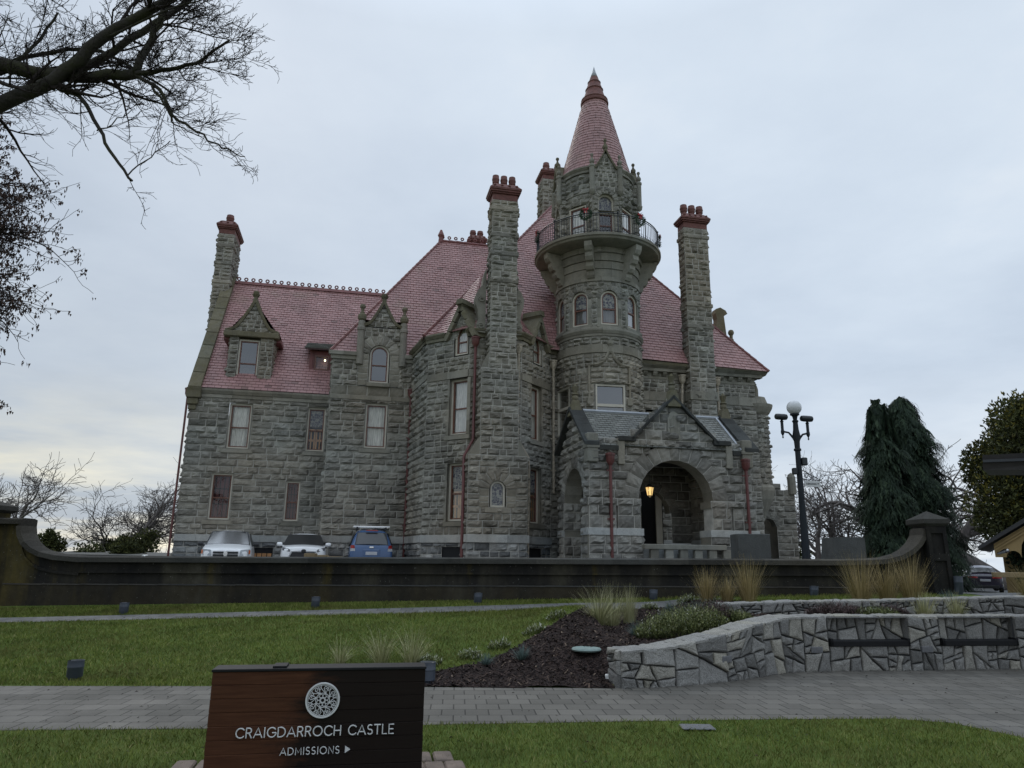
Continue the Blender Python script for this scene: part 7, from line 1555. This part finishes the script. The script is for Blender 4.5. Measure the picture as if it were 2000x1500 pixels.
limb((a, b), sh([(-9.4, 8.6, 8.0), (-8.0, 8.4, 9.2), (-7.0, 8.3, 10.0)]), 0.082, 0.045, NEAR, rg, 9, 1.4); limb((a, b), sh([(-5.9, 8.8, 8.75), (-5.0, 8.5, 8.9), (-4.3, 8.4, 9.1)]), 0.020, 0.007, NEAR, rg, 8, .8, 2); limb((a, b), sh([(-7.6, 9, 8.3), (-7.2, 9.2, 8.9), (-7.0, 9.3, 9.6)]), 0.034, 0.015, NEAR, rg, 5, 1.0)
a.build('trunk', M['bark'], ot, smooth=True); b.build('crown', M['twig'], ot, smooth=True)
# second tree with hanging seeds
NEAR2 = dict(NEAR); NEAR2.update(rmin=.006, seg=[.5, .35, .25, .2, .16], kids=[8, 7, 5, 4], trop=[.0, .0, .01, .0], len=(.45, .66))
t2 = thing('seed_laden_tree', 'bare tree with clusters of brown seeds filling the left edge below the big limbs', 'tree', (-16.4, 16.5, .8)); rg = random.Random(31); a, b = MB(), MB(); tips = []
a.tube([(0, 0, -.3), (0, 0, .5), (.1, 0, 4), (.0, 0, 9), (.2, 0, 13)], [.45, .34, .28, .2, .1], 10)
for z, l, dz, dy in ((5.2, 3.4, -.05, -.15), (5.9, 3.5, .0, .1), (6.6, 3.6, .08, -.1), (7.3, 3.5, .05, .3), (8.0, 3.6, .1, -.15), (8.8, 3.5, .1, .15), (9.5, 3.4, .1, -.2), (10.2, 3.3, .15, .05), (5.3, 2.6, .0, .5), (6.0, 3.0, .1, -.5), (6.8, 3.3, .1, .5), (7.5, 3.2, .1, .1), (8.2, 3.2, .15, -.4), (9.0, 3.2, .2, .4), (9.7, 3.0, .2, -.4), (10.4, 3.0, .3, -.5), (11.0, 2.8, .3, .4), (5.0, 3.6, .10, -.2), (5.6, 3.9, .06, .3), (6.4, 4.2, .12, 0), (7.1, 4.4, .15, -.3), (7.8, 4.1, .2, .2), (8.6, 4.3, .12, .0), (9.3, 3.8, .25, -.2), (10.0, 3.9, .2, .25), (10.7, 3.7, .3, 0), (11.3, 3.2, .4, .1)):
    grow((a, b), Vector((.05, 0, z)), Vector((1, dy, dz)), l*.68, .085, 1, NEAR2, rg, tips)
a.build('trunk', M['bark'], t2, smooth=True); b.build('crown', M['twig'], t2, smooth=True); sd = MB()
for p, d in tips:
    if rg.random() < .8:
        for k in range(rg.randint(3, 8)):
            c = p+Vector((rg.gauss(0, .04), rg.gauss(0, .04), -rg.uniform(.0, .13))); s = Vector((rg.gauss(0, 1), rg.gauss(0, 1), rg.gauss(0, .3))).normalized()*rg.uniform(.016, .034); h = Vector((rg.gauss(0, .01), 0, -rg.uniform(.05, .10)))
            sd.add([tuple(c-s), tuple(c+h*.5-s*.6+s.cross(h).normalized()*.012), tuple(c+h), tuple(c+s)], [(0,1,2,3)], rg.random())
sd.build('seed_clusters', simple('dry_seed', (.05, .028, .02), .9, .4, 9), t2)
# ------------------------------------------------------------------ evergreens
def leaf_mat(name, stops, rough=.7):
    t = NT(name); t.col(t.mix(.5, t.ramp(t.attr(), stops), t.ramp(t.noise(.8, 4, .6, vec=t.pos), [(.3, .6), (.7, 1.35)]), 'MULTIPLY')); t.set(rough=rough, spec=.2); t.put(t.b.inputs['Sheen Weight'], .0); return t.m
M['cypress'] = leaf_mat('weeping_cypress', [(0, (.013, .024, .015)), (.6, (.029, .048, .028)), (1, (.052, .078, .042))]); M['yew'] = leaf_mat('yew_foliage', [(0, (.028, .034, .014)), (.6, (.068, .078, .028)), (1, (.11, .115, .036))]); M['gold'] = leaf_mat('golden_foliage', [(0, (.10, .09, .015)), (1, (.20, .17, .03))])
def core(name, prof, mat, parent, n=18, rg=random):
    m = MB(); rs = []
    for r, z in prof: rs.append([(r*rg.uniform(.75, 1.1)*math.cos(2*PI*i/n), r*rg.uniform(.75, 1.1)*math.sin(2*PI*i/n), z+rg.uniform(-.2, .2)) for i in range(n)])
    m.rings(rs, True, True, .1); return m
def weeping(name, label, loc, H, RW, seed, nspray, group, tilt=0.0):
    rg = random.Random(seed); t = thing(name, label, 'tree', (loc[0], loc[1], T(*loc)), 0, group)
    shape = lambda f: RW*min(1.0, (f*9)**.5+.72)*(max(0, 1-f)**(.42+tilt))*(1.0+.12*math.sin(f*23+seed)) if f > .0 else RW*.8
    m = core('core', [(shape(f)*.62+.02, f*H*.97) for f in np.linspace(.01, .99, 16)], None, t, rg=rg)
    for k in range(nspray):
        f = rg.random()**1.05; z = f*H; a = rg.uniform(0, 2*PI); r = shape(f)*rg.uniform(.72, 1.06)*(1+.17*math.sin(3*a+f*19+seed)+.12*math.sin(5*a-f*37))+(.22*rg.random() if rg.random() < .35 else 0); L = rg.uniform(.6, 1.35)*(1.25-f*.65); tn = rg.random()**1.3
        out = Vector((math.cos(a), math.sin(a), 0)); side = Vector((-out.y, out.x, 0)); p = out*(r-L*.5)+Vector((0, 0, z+L*.28)); pts = []
        for i in range(6): q = i/5; pts.append(p+out*L*.72*q+Vector((0, 0, -L*.75*q*q+L*.08*q))+side*rg.gauss(0, .03))
        for i in range(13):
            q = i/12*4.9; i0 = min(4, int(q)); c = pts[i0].lerp(pts[i0+1], q-i0); l = rg.uniform(.16, .38)*(1.1-.4*i/12); d = (Vector((0, 0, -1))+out*rg.gauss(.22, .2)+side*rg.gauss(0, .55)).normalized(); w = side.cross(d)*.0+side*rg.uniform(.022, .05)
            m.add([tuple(c-w), tuple(c+w), tuple(c+d*l*.6+w*.7), tuple(c+d*l), tuple(c+d*l*.6-w*.7)], [(0,1,2,3,4)], min(1, tn*.8+rg.random()*.25))
    top = shape(.97)
    for k in range(7):                                   # ragged leaders round the top
        a = rg.uniform(0, 2*PI); rr = rg.uniform(.1, .75)*RW*.6; cx_, cy_ = rr*math.cos(a), rr*math.sin(a); zt = H*(1.0-.16*rr/RW*rg.uniform(.5, 1.6))+rg.uniform(-.2, .3); hh = rg.uniform(1.2, 2.4)
        for j in range(110):
            f = rg.random(); a2 = rg.uniform(0, 2*PI); r2 = .06+.42*f*rg.uniform(.6, 1.1); c = Vector((cx_, cy_, zt-hh*f)); o2 = Vector((math.cos(a2), math.sin(a2), 0)); s2 = Vector((-o2.y, o2.x, 0))*rg.uniform(.02, .04); tip = c+o2*r2+Vector((0, 0, -.25-.3*f*rg.random())); md = c+o2*r2*.6+Vector((0, 0, .05))
            m.add([tuple(c-s2), tuple(c+s2), tuple(md+s2*1.4), tuple(tip), tuple(md-s2*1.4)], [(0,1,2,3,4)], rg.random()*.8)
    m.build('crown', M['cypress'], t); tr = MB(); tr.tube([(0, 0, -.4), (0, 0, H*.4), (0, 0, H*.8)], [.35, .25, .08], 8); tr.build('trunk', M['bark'], t); return t
gq = 'weeping conifers right of the lamp post'
weeping('weeping_conifer', 'tall dark weeping conifer, the broader right-hand one of the close pair', (23.75, 42.8), 11.3, 2.55, 3, 5600, gq); weeping('weeping_conifer', 'slimmer pointed weeping conifer in front, on the lamp post side of the pair', (21.4, 41.2), 10.7, 2.05, 4, 3800, gq, .22); weeping('weeping_conifer', 'thin leader of a third conifer showing between the pair', (22.25, 42.2), 10.7, 1.0, 9, 700, gq, .4)
def tufted(name, label, loc, H, RW, seed, n, mats, z0f=.25, group=None, zb_=None, leaf=.16, gold=.12, up=.5):
    rg = random.Random(seed); t = thing(name, label, 'tree', (loc[0], loc[1], T(*loc) if zb_ is None else zb_), 0, group); m, g = MB(), MB()
    lobes = [(rg.uniform(0, 2*PI), rg.uniform(.2, .85)*RW, rg.uniform(z0f, .93)*H, rg.uniform(.28, .5)*RW) for _ in range(26)]; lobes.append((0, 0, H*.86, RW*.5)); lobes.append((0, 0, H*.55, RW*.8))
    for k in range(n):
        a, rr, zl, rl = rg.choice(lobes); th, ph = rg.uniform(0, 2*PI), math.acos(rg.uniform(-1, 1)); rd = rl*(rg.random()**.35)*(1-.35*max(0, (zl/H-.6))); d = Vector((math.sin(ph)*math.cos(th), math.sin(ph)*math.sin(th), math.cos(ph)*1.15)); c = Vector((rr*math.cos(a)*(1.15-.6*zl/H), rr*math.sin(a)*(1.15-.6*zl/H), zl))+d*rd
        mb = g if (gold and rg.random() < gold and d.z > -.2 and rd > rl*.6) else m; tn = rg.random()
        for j in range(3):
            v = (d*.6+Vector((rg.gauss(0, .6), rg.gauss(0, .6), rg.gauss(up, .5)))).normalized(); s = v.cross(Vector((rg.gauss(0, 1), rg.gauss(0, 1), rg.gauss(0, 1)))).normalized()*leaf*.3; l = leaf*rg.uniform(.8, 1.7); mb.add([tuple(c-s), tuple(c+s), tuple(c+v*l*.6+s*.8), tuple(c+v*l), tuple(c+v*l*.6-s*.8)], [(0,1,2,3,4)], tn)
    m.build('crown', M[mats[0]], t)
    if g.V: g.build('golden_tips', M[mats[1]], t)
    tr = MB(); tr.tube([(0, 0, -.5), (0, 0, H*.3), (.2, 0, H*.75)], [RW*.07+.05, RW*.06+.04, .06], 8)
    for k in range(9): a, rr, zl, rl = lobes[k]; tr.tube([(0, 0, zl*.6), (rr*.5*math.cos(a), rr*.5*math.sin(a), zl*.85), (rr*math.cos(a), rr*math.sin(a), zl)], [RW*.03+.02, .04, .02], 5)
    tr.build('trunk', M['bark'], t); return t
tufted('yew_tree', 'dark yew with golden tips above the yellow building', (24.8, 34.0), 8.9, 3.4, 5, 26000, ('yew', 'gold'), .40, leaf=.12, gold=.24, zb_=.2)
tufted('yew_tree', 'taller dark yew cut by the right edge of the photo', (27.4, 35.5), 9.9, 2.6, 6, 15000, ('yew', 'gold'), .2, leaf=.12, gold=.10, zb_=.2)
tufted('hedge_tree', 'rounded dark evergreen low behind the left sweep of the wall', (-31.2, 50), 3.3, 1.15, 7, 2200, ('yew', 'gold'), .1, gold=0, leaf=.14)
for k, (x, y, h, w, lab) in enumerate(((-28.6, 50, 2.0, 1.3, 'low dark shrub behind the wall just right of the rounded evergreen'), (-31.4, 58, 3.2, 1.3, 'dark evergreen shrub below the twisted bare tree'), (-28.3, 57, 3.6, 1.4, 'tall dark shrub against the left corner of the castle'), (-36.0, 54, 2.6, 1.8, 'brown scrubby bush behind the left gate pier'), (-25.6, 49, 2.2, 1.2, 'small dark bush beside the distant roof'))): tufted('evergreen_shrub', lab, (x, y), h, w, 50+k, 1800, ('yew', 'gold'), .1, gold=0, leaf=.14, group='shrubs behind the wall at left')
tufted('clipped_hedge', 'dark hedge filling the arches of the yellow building', (18.1, 24.7), 2.4, 1.15, 61, 3500, ('cypress', 'gold'), .1, gold=0, leaf=.10); tufted('evergreen_shrub', 'small dark shrub behind the concrete block', (19.4, 50), 3.0, 1.3, 63, 900, ('yew', 'gold'), .1, gold=0, leaf=.12)
# distant tree belt on the falling ground
mb = MB(); rg = random.Random(19)
for k in range(1500):
    a = rg.uniform(-.9, .9); d = rg.uniform(120, 170); x, y = d*math.sin(a), d*math.cos(a); z = T(x, y)+rg.uniform(2, 9.5+2*math.sin(a*9)+1.5*math.sin(a*31)); s = rg.uniform(1.2, 2.8)
    for j in range(4):
        v = Vector((rg.gauss(0, 1), rg.gauss(0, 1), rg.gauss(.3, .8))).normalized()*s; u = v.cross(Vector((rg.gauss(0, 1), rg.gauss(0, 1), 1))).normalized()*s*.5; c = Vector((x, y, z)); mb.add([tuple(c-u), tuple(c+u), tuple(c+v)], [(0,1,2)], rg.random())
tag(mb.build('tree_belt', M['yew']), 'dark belt of distant trees on the horizon', 'trees', kind='stuff')
# ------------------------------------------------------------------ bed planting
def blade_mat(name, stops):
    t = NT(name); t.col(t.ramp(t.attr(), stops)); t.set(rough=.75, spec=.25); return t.m
M['pale_grass'] = blade_mat('pale_feather_grass', [(0, (.14, .16, .06)), (.5, (.32, .31, .15)), (1, (.55, .52, .34))]); M['tawny_grass'] = blade_mat('tawny_grass', [(0, (.13, .11, .04)), (.5, (.30, .23, .10)), (1, (.46, .36, .19))]); M['fescue'] = blade_mat('blue_fescue', [(0, (.05, .075, .065)), (1, (.16, .22, .20))]); M['heather'] = blade_mat('heather_green', [(0, (.045, .06, .02)), (.7, (.135, .155, .045)), (1, (.30, .30, .14))]); M['heather_grey'] = blade_mat('heather_grey', [(0, (.03, .04, .028)), (.8, (.085, .10, .07)), (1, (.14, .13, .12))]); M['heather_plum'] = blade_mat('heather_plum', [(0, (.03, .022, .018)), (.7, (.085, .055, .05)), (1, (.16, .10, .095))]); M['white_flower'] = blade_mat('white_flowers', [(0, (.32, .33, .25)), (1, (.62, .61, .52))])
def clump(name, label, cat, x, y, h, spread, n, mat, seed, group, droop=.5, w=.004, z=None, plumes=0):
    rg = random.Random(seed); t = thing(name, label, cat, (x, y, (T(x, y) if z is None else z)), 0, group); m = MB()
    for k in range(n):
        a = rg.uniform(0, 2*PI); tilt = abs(rg.gauss(0, .40))*spread; L = h*rg.choice((rg.uniform(.45, .9), rg.uniform(.8, 1.25))); r0 = rg.random()**.5*.07*h/.4; d = Vector((math.cos(a)*tilt, math.sin(a)*tilt, 1)).normalized(); p = Vector((r0*math.cos(a), r0*math.sin(a), -.01)); sd_ = Vector((-math.sin(a), math.cos(a), 0)); pts = []; dr = droop*rg.uniform(.4, 1.3); tn = min(1, max(0, rg.gauss(.5, .25))); ns = 5
        ww = w*rg.uniform(.7, 1.3)
        for i in range(ns+1):
            f = i/ns; wi = ww*(1-f*.85); pts += [tuple(p-sd_*wi), tuple(p+sd_*wi)]; d = (d+Vector((math.cos(a)*dr*.16*f, math.sin(a)*dr*.16*f, -dr*.26*f))).normalized(); p = p+d*(L/ns)
        m.add(pts, [(i*2, i*2+1, i*2+3, i*2+2) for i in range(ns)], tn)
    m.build('blades', M[mat], t); return t
def low_plant(name, label, x, y, rx, ry, h, n, mat, seed, group=None, flower=None, z=None, fl_n=.2):
    rg = random.Random(seed); z0 = T(x, y) if z is None else z; t = thing(name, label, 'plant', (x, y, z0), 0, group); m, f = MB(), MB()
    for k in range(n):
        a, r = rg.uniform(0, 2*PI), rg.random()**.5; px, py = rx*r*math.cos(a), ry*r*math.sin(a); hz = h*math.sqrt(max(0, 1-r*r*.9))*rg.uniform(.8, 1.05); zz = T(x+px, y+py)-z0 if z is None else 0; lean = Vector((px/rx*.5+rg.gauss(0, .3), py/ry*.5+rg.gauss(0, .3), 1)).normalized(); b = Vector((px*.85, py*.85, zz+hz*rg.uniform(.1, .45))); L = hz*rg.uniform(.5, .75); tn = rg.random()
        tgt = f if (flower and rg.random() < fl_n) else m; s = lean.orthogonal().normalized()*.012
        for j in range(5):
            c = b+lean*L*j/5; v = (lean*.7+Vector((rg.gauss(0, .7), rg.gauss(0, .7), rg.gauss(0, .3)))).normalized()*rg.uniform(.03, .055); q = v.cross(Vector((0, 0, 1))).normalized()*.006 if abs(v.z) < .05 else s*.6
            (tgt if j > 2 else m).add([tuple(c-q), tuple(c+q), tuple(c+v)], [(0,1,2)], tn if j > 1 else tn*.5)
    m.build('foliage', M[mat], t)
    if f.V: f.build('flowers', M[flower], t)
    return t
G1 = 'pale feathery grasses in the bed'
for k, (x, y, h, n, sp, lab) in enumerate(((-2.45, 11.1, .36, 130, 1.5, 'sparse pale grass tuft behind the left part of the sign'), (-1.85, 11.1, .52, 190, 1.4, 'arching pale grass behind the middle of the sign'), (-1.42, 11.15, .55, 170, 1.2, 'tall pale grass behind the right end of the sign'), (1.58, 13.3, .62, 420, 1.7, 'full pale green grass clump at the front of the mulch crest'), (1.90, 13.9, .72, 260, 1.0, 'upright pale grass clump behind the fullest one'), (2.27, 14.2, .62, 240, .45, 'whitest narrow grass clump on the mulch crest'))): clump('feather_grass', lab, 'ornamental grass', x, y, h, sp, n, 'pale_grass', 100+k, G1, 1.15 if sp > 1 else .45, .0036)
G2 = 'tawny grasses along the upper granite wall'
for k, (x, y, h, n, sp, lab) in enumerate(((3.95, 14.9, .62, 340, .85, 'leftmost tawny grass clump before the dark wall'), (4.32, 14.8, .50, 300, .9, 'short middle tawny clump of the left-hand three'), (4.78, 14.9, .82, 340, .75, 'tallest tawny clump of the left-hand three'), (6.75, 14.3, .88, 420, .9, 'tawny clump with arching stems, left of the right-hand three'), (7.30, 14.4, .72, 420, .9, 'dense middle tawny clump of the right-hand three'), (7.75, 14.35, .86, 420, .75, 'tall tawny clump beside the right gate pier'), (9.95, 14.2, .70, 420, 1.1, 'tawny clump at the right edge before the timber rail'))): clump('tawny_grass', lab, 'ornamental grass', x, y, h, sp, n, 'tawny_grass', 120+k, G2, .55, .0042)
for k, (x, y, lab) in enumerate(((6.95, 12.55, 'pale green tuft on the terrace below the gate pier'), (7.55, 12.65, 'rightmost pale green tuft on the terrace'))): clump('feather_grass', lab, 'ornamental grass', x, y, .42, 1.4, 260, 'pale_grass', 140+k, G1, .6, .0045)
G3 = 'blue fescue tufts in the mulch'
for k, (x, y, s, lab) in enumerate(((-.32, 11.05, .17, 'small blue-green fescue tuft nearest the sign'), (.2, 11.1, .22, 'lone blue fescue tuft above the round green lid'), (2.05, 12.2, .24, 'blue fescue behind the free end of the granite wall, left of two'), (2.42, 12.2, .22, 'blue fescue touching the green heather, right of two'), (4.17, 15.8, .22, 'blue-grey tuft on the crest by the tawny grasses'), (3.25, 15.2, .22, 'blue-grey tuft on the mulch crest behind the heather'))): clump('fescue', lab, 'ornamental grass', x, y, s, 2.2, 240, 'fescue', 160+k, G3, .5, .004)
clump('silver_plant', 'rounded silvery plant at the foot of the right gate pier', 'plant', 8.6, 14.6, .26, 2.6, 320, 'fescue', 190, None, .4, .006)
G4 = 'white flowering heaths edging the mulch'
for k, (x, y, lab) in enumerate(((-1.15, 11.1, 'white heath beside the right end of the sign, by the pale uplight'), (-.56, 11.5, 'white heath on the mulch edge nearest the sign'), (-.15, 12.1, 'fullest white heath on the mulch edge'), (.42, 12.7, 'sparse flat heath on the mulch edge, midway up'), (.86, 13.5, 'white heath on the mulch edge below the feather grasses'), (2.35, 15.5, 'white heath beside the narrow white grass'), (2.95, 15.7, 'heath on the crest left of the half-hidden uplight'), (3.72, 15.8, 'upright white heath on the crest right of the half-hidden uplight'))): low_plant('heath', lab, x, y, .21, .16, .17 if k < 7 else .24, 150, 'heather', 200+k, G4, 'white_flower', fl_n=.3)
low_plant('heather', 'large green heather mound above the curve of the granite wall', 2.70, 11.85, .82, .70, .47, 2900, 'heather', 220, None, 'white_flower', fl_n=.05); low_plant('heather', 'grey-green heather mound behind the green one', 3.10, 12.7, .85, .55, .46, 1800, 'heather_grey', 221); low_plant('heather', 'plum-tinged heather patch right of the green mound', 3.30, 12.15, .36, .30, .47, 800, 'heather_plum', 222); low_plant('heather', 'dark green heather trailing to the wall bend', 3.62, 12.05, .32, .32, .26, 700, 'heather', 223)
low_plant('heather', 'brown-plum heather on the terrace above the left bench', 5.55, 12.7, .62, .35, .30, 1300, 'heather_plum', 224); low_plant('heather', 'green heather on the terrace above the left bench', 6.15, 12.6, .5, .3, .24, 1100, 'heather', 225, None, 'white_flower', fl_n=.05); low_plant('heather', 'dim plum heather between green heather and pale tufts', 6.55, 12.8, .3, .3, .28, 500, 'heather_plum', 226)
# ------------------------------------------------------------------ lawn: real blades
def lawn(name, n, region, hr, wr, seed, label):
    rs_ = np.random.RandomState(seed); V = []; cnt = 0
    pts = []
    while len(pts) < n:
        x, y = region(rs_); r_ = rs_
        jx, jy = r_.normal(0, .03, 2)
        if pip(x+jx, y+jy, PAV) or (y > 9.6 and pip(x+jx, y+jy, BED)) or abs(y-bpy_(x)) < .37 and x < 6 or y > 17.0: continue
        if 5.50 < y < 6.1 and -2.4 < x < -.55: continue
        if y > 11 and x > 3.5 and y < 13.7: continue
        pts.append((x, y, T(x, y)))
    P = np.array(pts); n = len(P); a = rs_.rand(n)*2*PI; h = rs_.uniform(*hr, n); w = rs_.uniform(*wr, n); lean = rs_.normal(0, .45, (n, 2))*h[:, None]
    d = np.stack([np.cos(a), np.sin(a), np.zeros(n)], 1)*w[:, None]; P[:, 2] -= .004
    tip = P+np.concatenate([lean, h[:, None]], 1); mid = P+np.concatenate([lean*.35, h[:, None]*.55], 1)
    vs = np.stack([P-d, P+d, mid+d*.8, tip, mid-d*.8], 1).reshape(-1, 3)
    me = bpy.data.meshes.new(name); me.vertices.add(n*5); me.vertices.foreach_set('co', vs.astype(np.float32).ravel()); me.loops.add(n*5); me.loops.foreach_set('vertex_index', np.arange(n*5, dtype=np.int32)); me.polygons.add(n); me.polygons.foreach_set('loop_start', np.arange(0, n*5, 5, dtype=np.int32)); me.materials.append(M['blade'])
    at = me.attributes.new('tone', 'FLOAT', 'FACE'); at.data.foreach_set('value', rs_.rand(n).astype(np.float32)); me.update(); me.validate()
    o = bpy.data.objects.new(name, me); scene.collection.objects.link(o); tag(o, label, 'grass', kind='stuff')
def blade2():
    t = NT('lawn_blade'); c = t.ramp(t.attr(), [(0, (.085, .115, .02)), (.6, (.155, .198, .038)), (.9, (.225, .235, .06)), (1, (.33, .29, .13))]); c = t.mix(.75, c, t.ramp(t.noise(1.3, 5, .6, vec=t.pos), [(.3, .55), (.5, 1.0), (.7, 1.4)]), 'MULTIPLY'); c = t.mix(t.ramp(t.noise(.8, 5, .65, vec=t.pos), [(.5, 0), (.68, .65)]), c, (.15, .135, .045)); t.col(c); t.set(rough=.8, spec=.2); return t.m
M['blade'] = blade2()
lawn('lawn_blades', 90000, lambda r: (r.uniform(-6.5, 5.3), 4.4+3.9*r.rand()), (.018, .05), (.0018, .0036), 1, 'short green grass of the front lawn')
lawn('lawn_blades', 130000, lambda r: (r.uniform(-13, 3.5), 9.5+7.5*r.rand()**1.15), (.022, .06), (.003, .0055), 2, 'green lawn grass between the two paths')
lawn('lawn_blades', 26000, lambda r: (r.uniform(-13, 9.5), r.uniform(15.0, 17.0)), (.03, .085), (.004, .006), 3, 'grass strip along the foot of the dark wall')

# fallen leaves and crumbs on lawn and paving
mb = MB(); rg = random.Random(88)
for k in range(700):
    x, y = rg.uniform(-9, 8), rg.uniform(4.6, 11.5) if k % 3 else rg.uniform(9.7, 16)
    if pip(x, y, BED) or y > lerp_pts(x, WL)-.05 and x > 1.3: continue
    if y > 8 and x > 1.4 and not pip(x, y, PAV): continue
    z = T(x, y)+(.008 if pip(x, y, PAV) else .03); a = rg.uniform(0, 2*PI); l = rg.uniform(.008, .022); ca, sa = math.cos(a)*l, math.sin(a)*l; w = rg.uniform(.3, .6)
    mb.add([(x-ca, y-sa, z), (x+sa*w, y-ca*w, z+rg.uniform(.002, .012)), (x+ca, y+sa, z+.002), (x-sa*w, y+ca*w, z+rg.uniform(.002, .012))], [(0,1,2,3)], rg.random())
tag(mb.build('fallen_leaves', M['chip']), 'scattered fallen leaves and crumbs on lawn and paving', 'leaves', kind='stuff')
